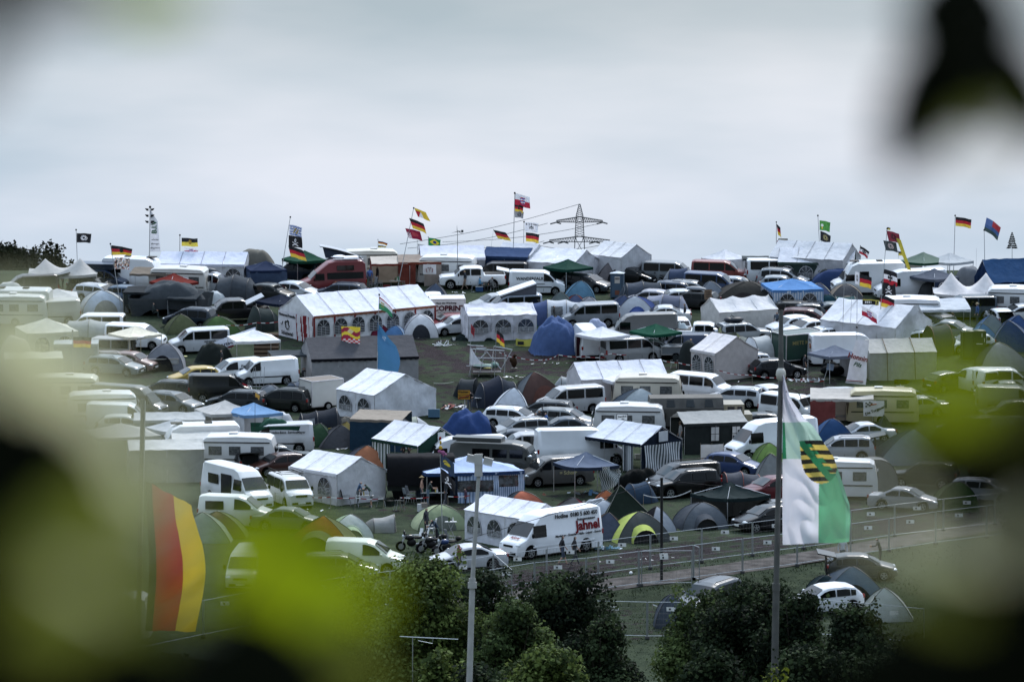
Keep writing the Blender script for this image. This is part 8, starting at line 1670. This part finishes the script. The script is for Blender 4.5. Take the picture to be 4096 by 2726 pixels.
T = thing('broken_frame', 'broken white pavilion frame lying on the grass', 'frame', G('B3', 450, 590), 0, None, 0); m = MB(); rr = random.Random(4)
for i in range(14): a = rr.uniform(0, 3.1); L = rr.uniform(.3, .7); x, y = rr.uniform(-.7, .7), rr.uniform(-.3, .3); m.tube([(x, y, .05), (x + L * math.cos(a), y + L * .3, .05 + L * abs(math.sin(a)))], .035, 4)
part('poles', m, plastic((.66, .67, .68)), T)
litter('B5', 120, 880, 60, 2.0, 'heap of white litter in front of the slate blue pavilion', size=.16, flat=.9)
litter('B3', 1300, 945, 30, 2.4, 'spread rubbish and planks beside the tubular frame', ((.6, .6, .6), (.3, .25, .22), (.1, .1, .12)), .22)
litter('B3', 640, 1290, 34, 2.0, 'tangled broken tent poles and scraps left of the town sign', ((.5, .5, .52), (.35, .36, .4), (.3, .08, .06)), .26, .6)
litter('B3', 1850, 790, 24, 3.4, 'paper scraps along the muddy track below the blue tarpaulin', size=.12)
litter('C3', 2170, 955, 16, 1.2, 'blue and white plastic bags on the ground by the slate pavilion', ((.5, .56, .62), (.12, .25, .4)), .24, .9)
litter('D3', 910, 250, 16, .9, 'pale blue plastic bags behind the rental van', ((.5, .56, .62), (.15, .3, .4)), .26, 1.0)
litter('C2', 1650, 455, 6, 1.2, 'white scrap on the grass below the taped tents', size=.16)
litter('B3', 350, 500, 8, 4.0, 'small scraps on the grass right of the white dome tent', size=.1)
T = thing('ball', 'white ball lying between the fence rows', 'ball', G('D3', 1122, 468), 0, None, 0); part('shell', MB().ell(0, 0, .1, .11, .11, .11, 0, None, 12, 8), plastic((.75, .76, .76)), T)
T = thing('tubular_frame', 'frame of steel tubes with a white sail beside the muddy track', 'frame', G('B3', 1000, 930), 0, None, .5)
def Z(u, v, dy=0): c = at('B3', u, v, T.location.y + dy) - T.location; return (c.x, dy, c.z)
m = MB()
for a, b in (((785, 950), (880, 600)), ((900, 950), (990, 600)), ((1195, 930), (1215, 700)), ((880, 603), (990, 605)), ((1080, 585), (1290, 625)), ((1290, 625), (1160, 860)), ((1050, 880), (1080, 585)), ((760, 810), (1050, 820)), ((800, 715), (1215, 725)), ((990, 640), (1160, 850)), ((820, 820), (990, 660)), ((800, 575), (960, 580))): m.tube([Z(*a), Z(*b)], .035, 5)
for dy in (1.4,):
 for a, b in (((810, 930), (830, 640)), ((1200, 905), (1200, 680)), ((830, 640), (1200, 660))): m.tube([Z(a[0], a[1] - 10, dy), Z(b[0], b[1] - 10, dy)], .035, 5)
part('tubes', m, metal((.5, .51, .53)), T)
m = MB(); m.grid(lambda a, b: tuple(Vector(Z(806, 575)) .lerp(Vector(Z(800, 800)), b).lerp(Vector(Z(1010, 790)), a * b) + Vector((0, -.12 + .08 * math.sin(a * 6 + b * 4), 0))), 12, 14); part('sail', m, cloth((.62, .64, .70), .2), T)
part('deck', MB().box(Z(1000, 875)[0], 0, Z(1000, 878)[2], 2.2, 1.3, .06), plastic((.10, .10, .11)), T, False)
T = thing('boat', 'pale green plastic boat lying on the tubular frame deck', 'boat', G('B3', 1000, 905) + Vector((0, 0, .35)), 0, None, 0); part('hull', MB().ell(-.2, 0, .25, 1.0, .5, .22, 0, None, 16, 6).ell(.6, 0, .35, .35, .4, .25), plastic((.16, .28, .24)), T); part('cover', MB().ell(.05, -.3, .12, .4, .3, .1), plastic((.45, .40, .12)), T)
T = thing('stuffed_bear', 'brown plush costume hanging over the muddy track', 'toy', G('B3', 1310, 860), 0, None, 0); part('body', MB().ell(0, 0, .62, .24, .18, .42).ell(.06, 0, 1.12, .16, .14, .14).ell(-.25, 0, .8, .1, .1, .2), cloth((.09, .05, .03)), T); part('rope', MB().tube([(0, 0, 1.2), (-.05, 0, 3.1)], .008, 3), INK, T)
part('foot', MB().ell(-.12, -.05, .14, .12, .14, .07).ell(.14, -.05, .14, .12, .14, .07), cloth((.4, .35, .3)), T)
def motorcycle(tile, u, v, h, c, lab):
 T = thing('motorcycle', lab, 'motorcycle', G(tile, u, v), h, 'motorcycles by the fence', 1)
 for x in (.72, -.7):
  w = part('wheel', MB().tube([(x, -.06, .31), (x, .06, .31)], .31, 16), RUBBER, T); part('rim', MB().tube([(x, -.065, .31), (x, .065, .31)], .18, 10), RIM, w)
 part('fuel_tank', MB().ell(.18, 0, .82, .32, .17, .17), paint(c), T); part('seat', MB().ell(-.38, 0, .80, .42, .15, .09), BLACKP, T); part('engine', MB().ell(.05, 0, .5, .3, .2, .24), BLACKP, T)
 part('fork', MB().tube([(.72, .08, .31), (.42, .1, 1.0)], .03, 5).tube([(.72, -.08, .31), (.42, -.1, 1.0)], .03, 5), metal(), T); part('handlebar', MB().tube([(.3, .38, 1.06), (.42, 0, 1.02), (.3, -.38, 1.06)], .02, 5), BLACKP, T); part('headlight', MB().ell(.56, 0, .92, .09, .1, .1), LAMP, T)
 part('windshield', MB().ell(.5, 0, 1.12, .06, .16, .16), GLASS, T); part('exhaust', MB().tube([(.1, -.16, .35), (-.6, -.18, .4)], .05, 6), metal(), T); part('top_case', MB().ell(-.75, 0, .98, .2, .2, .14), BLACKP, T)
motorcycle('D2', 1390, 262, 195, (.02, .02, .025), 'black motorcycle leftmost of the row behind the bushes')
motorcycle('D2', 1560, 280, 200, (.03, .03, .035), 'black motorcycle with clear windshield beside the coupe')
motorcycle('D2', 1690, 300, 205, (.03, .07, .22), 'blue motorcycle nearest the silver coupe')
def gp(tile, *q, z=.9): return [G(tile, a, b) + Vector((0, 0, z)) for a, b in q]
tape(gp('C2', (860, 1110), (1020, 1105), (1500, 1160), (1780, 1165), (2110, 1175)), 'red and white tape along the lawn before the two men')
tape(gp('C3', (0, 1165), (45, 1165), (330, 1160)), 'red and white tape left of the pale green dome')
tape(gp('C3', (550, 1150), (800, 1140)), 'white tape right of the pale green dome')
tape(gp('B3', (1140, 740), (1340, 800), (1640, 830), (1820, 770), (2130, 790), (2356, 800), z=.6), 'red and white tape along the muddy track in the centre')
tape(gp('B4', (0, 810), (140, 800), (300, 815)), 'red and white tape in front of white slim-leg pavilion')
tape(gp('B4', (720, 880), (900, 905), (1080, 935)), 'red and white tape left of the cream party tent')
tape(gp('B4', (1330, 985), (1750, 1050), (2100, 1080), (2356, 1100)), 'red and white tape along the lane below the black coupe')
tape(gp('B5', (0, 985), (300, 1005)), 'end of the lane tape beside the heap of litter')
tape(gp('C2', (1190, 375), (1500, 350)), 'yellow tape between service van and grey dome', c1=(.5, .42, .1), c2=(.5, .42, .1))
tape(gp('C2', (1510, 350), (1640, 365), (2110, 430)), 'red and white tape crossing before the maroon frame tent')
tape(gp('C4', (500, 1130), (700, 1160), (1050, 1080)), 'thin white tape behind the dark green pyramid tent', c1=(.7, .7, .7), c2=(.6, .6, .6))
tape(gp('C4', (1440, 560), (1690, 555), (2010, 540)), 'red and white tape in front of the lime dome tent')
tape(gp('B2', (300, 470), (650, 440), (900, 430)), 'red and white tape left of the biker marquee')
tape(gp('D3', (1310, 830), (1390, 850), (1480, 900), z=.7), 'loose red and white tape beside the dark grey off-road car')
tape(gp('B3', (385, 1130), (620, 1115), z=.8), 'pale yellow tape right of the big white gable tent', c1=(.6, .6, .5), c2=(.55, .55, .45))
T = thing('ladder_frame', 'grey aluminium ladder frame standing between the vans', 'ladder', G('B2', 620, 1140), 0, None, 0); part('rails', MB().tube([(-.25, 0, 0), (0, 0, 2.1), (.1, 0, 2.1), (.2, 0, 0)], .02).tube([(.35, 0, 0), (.55, 0, 2.1), (.8, 0, 2.1), (.7, 0, 0)], .02).tube([(-.1, 0, 1.2), (.8, 0, 1.3)], .02).tube([(-.2, 0, .6), (.75, 0, .6)], .02), metal(), T)
for i, (tl, u, v, c, lab) in enumerate([('A2', 2200, 1160, (.3, .05, .05), 'red crate on the grass under the cream and red awning'), ('A3', 1330, 1100, (.12, .03, .03), 'dark red crate beside the open rear of the delivery van'), ('B2', 500, 1420, (.03, .04, .05), 'dark crate under the light blue pavilion'),
 ('C2', 2190, 1100, (.03, .05, .04), 'dark crate beside the dark green chair'), ('C3', 900, 1010, (.03, .04, .06), 'dark box against the striped wall of the blue marquee'), ('C4', 440, 560, (.35, .33, .28), 'pale box on the floor of the navy party tent'), ('C4', 1350, 1250, (.03, .03, .035), 'black box under the sagging pavilion'),
 ('B5', 1700, 330, (.4, .42, .45), 'white box beside the sun sail caravan'), ('B3', 1420, 470, (.05, .03, .06), 'dark crate left of the no parking sign'), ('B4', 560, 620, (.04, .06, .1), 'blue crate in the shade of the bottle green pavilion'), ('D2', 1590, 190, (.4, .4, .42), 'pale crate among the chairs by the balloon pole'), ('A1', 560, 1165, (.5, .5, .48), 'white box behind the maroon minibus')]):
 crate(tl, u, v, 20 * i, (.45, .6, .35), c, lab)
litter('C2', 1250, 1150, 14, 3.0, 'small white scraps on the lawn below the roof rack van', size=.12)
litter('C3', 1500, 1010, 16, 3.2, 'scraps and bags on the grass below the grey taxi van', ((.5, .5, .52), (.1, .14, .2), (.3, .1, .06)), .2, .8)
litter('C4', 700, 720, 18, 2.6, 'dark rags and bags beside the black crumpled shelter', ((.03, .03, .04), (.3, .3, .32), (.05, .08, .15)), .3, .9)
litter('B4', 420, 760, 14, 3.0, 'scraps on the mud in front of the silver estate', size=.13)
litter('B4', 1200, 1000, 12, 3.5, 'scraps on the lane near the tape by the cream party tent', size=.12)
litter('D3', 1500, 330, 14, 5.0, 'small scraps on the muddy lane between fence rows', size=.12)
litter('A2', 2150, 1190, 14, 2.6, 'bags and scraps around the green chairs on the ridge', ((.5, .5, .5), (.05, .07, .12), (.3, .12, .05)), .2, .8)
# ---- bushes below the camp and twigs close to the lens
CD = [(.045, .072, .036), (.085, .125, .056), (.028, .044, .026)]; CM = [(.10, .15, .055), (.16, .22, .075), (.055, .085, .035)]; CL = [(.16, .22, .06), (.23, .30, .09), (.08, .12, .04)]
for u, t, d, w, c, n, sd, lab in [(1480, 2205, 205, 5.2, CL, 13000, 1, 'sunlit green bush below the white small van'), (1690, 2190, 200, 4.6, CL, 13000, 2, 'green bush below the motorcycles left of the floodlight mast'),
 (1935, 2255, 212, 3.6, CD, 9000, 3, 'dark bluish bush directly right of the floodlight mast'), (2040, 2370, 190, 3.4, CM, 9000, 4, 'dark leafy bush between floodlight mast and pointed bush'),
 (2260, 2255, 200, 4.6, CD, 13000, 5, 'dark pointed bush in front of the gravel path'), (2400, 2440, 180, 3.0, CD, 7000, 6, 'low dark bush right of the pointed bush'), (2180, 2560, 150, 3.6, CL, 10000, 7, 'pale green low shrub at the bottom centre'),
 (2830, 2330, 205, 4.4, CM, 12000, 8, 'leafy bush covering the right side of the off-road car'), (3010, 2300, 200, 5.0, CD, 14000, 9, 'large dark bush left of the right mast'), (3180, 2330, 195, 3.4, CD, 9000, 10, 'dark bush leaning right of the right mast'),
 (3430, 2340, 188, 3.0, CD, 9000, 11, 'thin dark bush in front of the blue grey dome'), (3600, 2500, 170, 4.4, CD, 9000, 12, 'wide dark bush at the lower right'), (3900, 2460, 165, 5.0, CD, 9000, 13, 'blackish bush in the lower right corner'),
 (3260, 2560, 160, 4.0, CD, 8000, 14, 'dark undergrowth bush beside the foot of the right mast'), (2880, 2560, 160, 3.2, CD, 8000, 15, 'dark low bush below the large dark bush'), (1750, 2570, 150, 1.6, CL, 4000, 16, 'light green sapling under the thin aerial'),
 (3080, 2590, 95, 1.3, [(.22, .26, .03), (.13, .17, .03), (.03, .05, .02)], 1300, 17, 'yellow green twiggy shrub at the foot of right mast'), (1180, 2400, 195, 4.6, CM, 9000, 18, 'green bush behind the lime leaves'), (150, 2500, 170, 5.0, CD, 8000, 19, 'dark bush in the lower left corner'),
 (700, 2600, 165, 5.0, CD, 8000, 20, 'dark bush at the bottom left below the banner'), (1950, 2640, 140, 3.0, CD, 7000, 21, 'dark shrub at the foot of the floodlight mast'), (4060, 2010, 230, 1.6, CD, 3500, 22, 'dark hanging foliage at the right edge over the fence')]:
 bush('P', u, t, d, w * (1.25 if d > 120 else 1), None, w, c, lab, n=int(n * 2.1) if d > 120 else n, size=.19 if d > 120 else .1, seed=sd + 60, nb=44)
LF = dict(k=mat('leaf_shade_tone', (.012, .016, .006), rough=.9, spec=.05, trans=.1), o=leafmat('leaf_olive', (.22, .24, .035), .5), y=leafmat('leaf_backlit_tone', (.40, .50, .012), .65), p=leafmat('leaf_sheen_tone', (.80, .76, .45), .55), g=leafmat('leaf_grey', (.42, .42, .35), .5))  # dark, lime and pale tones carry shade, backlight and sky sheen in the colour
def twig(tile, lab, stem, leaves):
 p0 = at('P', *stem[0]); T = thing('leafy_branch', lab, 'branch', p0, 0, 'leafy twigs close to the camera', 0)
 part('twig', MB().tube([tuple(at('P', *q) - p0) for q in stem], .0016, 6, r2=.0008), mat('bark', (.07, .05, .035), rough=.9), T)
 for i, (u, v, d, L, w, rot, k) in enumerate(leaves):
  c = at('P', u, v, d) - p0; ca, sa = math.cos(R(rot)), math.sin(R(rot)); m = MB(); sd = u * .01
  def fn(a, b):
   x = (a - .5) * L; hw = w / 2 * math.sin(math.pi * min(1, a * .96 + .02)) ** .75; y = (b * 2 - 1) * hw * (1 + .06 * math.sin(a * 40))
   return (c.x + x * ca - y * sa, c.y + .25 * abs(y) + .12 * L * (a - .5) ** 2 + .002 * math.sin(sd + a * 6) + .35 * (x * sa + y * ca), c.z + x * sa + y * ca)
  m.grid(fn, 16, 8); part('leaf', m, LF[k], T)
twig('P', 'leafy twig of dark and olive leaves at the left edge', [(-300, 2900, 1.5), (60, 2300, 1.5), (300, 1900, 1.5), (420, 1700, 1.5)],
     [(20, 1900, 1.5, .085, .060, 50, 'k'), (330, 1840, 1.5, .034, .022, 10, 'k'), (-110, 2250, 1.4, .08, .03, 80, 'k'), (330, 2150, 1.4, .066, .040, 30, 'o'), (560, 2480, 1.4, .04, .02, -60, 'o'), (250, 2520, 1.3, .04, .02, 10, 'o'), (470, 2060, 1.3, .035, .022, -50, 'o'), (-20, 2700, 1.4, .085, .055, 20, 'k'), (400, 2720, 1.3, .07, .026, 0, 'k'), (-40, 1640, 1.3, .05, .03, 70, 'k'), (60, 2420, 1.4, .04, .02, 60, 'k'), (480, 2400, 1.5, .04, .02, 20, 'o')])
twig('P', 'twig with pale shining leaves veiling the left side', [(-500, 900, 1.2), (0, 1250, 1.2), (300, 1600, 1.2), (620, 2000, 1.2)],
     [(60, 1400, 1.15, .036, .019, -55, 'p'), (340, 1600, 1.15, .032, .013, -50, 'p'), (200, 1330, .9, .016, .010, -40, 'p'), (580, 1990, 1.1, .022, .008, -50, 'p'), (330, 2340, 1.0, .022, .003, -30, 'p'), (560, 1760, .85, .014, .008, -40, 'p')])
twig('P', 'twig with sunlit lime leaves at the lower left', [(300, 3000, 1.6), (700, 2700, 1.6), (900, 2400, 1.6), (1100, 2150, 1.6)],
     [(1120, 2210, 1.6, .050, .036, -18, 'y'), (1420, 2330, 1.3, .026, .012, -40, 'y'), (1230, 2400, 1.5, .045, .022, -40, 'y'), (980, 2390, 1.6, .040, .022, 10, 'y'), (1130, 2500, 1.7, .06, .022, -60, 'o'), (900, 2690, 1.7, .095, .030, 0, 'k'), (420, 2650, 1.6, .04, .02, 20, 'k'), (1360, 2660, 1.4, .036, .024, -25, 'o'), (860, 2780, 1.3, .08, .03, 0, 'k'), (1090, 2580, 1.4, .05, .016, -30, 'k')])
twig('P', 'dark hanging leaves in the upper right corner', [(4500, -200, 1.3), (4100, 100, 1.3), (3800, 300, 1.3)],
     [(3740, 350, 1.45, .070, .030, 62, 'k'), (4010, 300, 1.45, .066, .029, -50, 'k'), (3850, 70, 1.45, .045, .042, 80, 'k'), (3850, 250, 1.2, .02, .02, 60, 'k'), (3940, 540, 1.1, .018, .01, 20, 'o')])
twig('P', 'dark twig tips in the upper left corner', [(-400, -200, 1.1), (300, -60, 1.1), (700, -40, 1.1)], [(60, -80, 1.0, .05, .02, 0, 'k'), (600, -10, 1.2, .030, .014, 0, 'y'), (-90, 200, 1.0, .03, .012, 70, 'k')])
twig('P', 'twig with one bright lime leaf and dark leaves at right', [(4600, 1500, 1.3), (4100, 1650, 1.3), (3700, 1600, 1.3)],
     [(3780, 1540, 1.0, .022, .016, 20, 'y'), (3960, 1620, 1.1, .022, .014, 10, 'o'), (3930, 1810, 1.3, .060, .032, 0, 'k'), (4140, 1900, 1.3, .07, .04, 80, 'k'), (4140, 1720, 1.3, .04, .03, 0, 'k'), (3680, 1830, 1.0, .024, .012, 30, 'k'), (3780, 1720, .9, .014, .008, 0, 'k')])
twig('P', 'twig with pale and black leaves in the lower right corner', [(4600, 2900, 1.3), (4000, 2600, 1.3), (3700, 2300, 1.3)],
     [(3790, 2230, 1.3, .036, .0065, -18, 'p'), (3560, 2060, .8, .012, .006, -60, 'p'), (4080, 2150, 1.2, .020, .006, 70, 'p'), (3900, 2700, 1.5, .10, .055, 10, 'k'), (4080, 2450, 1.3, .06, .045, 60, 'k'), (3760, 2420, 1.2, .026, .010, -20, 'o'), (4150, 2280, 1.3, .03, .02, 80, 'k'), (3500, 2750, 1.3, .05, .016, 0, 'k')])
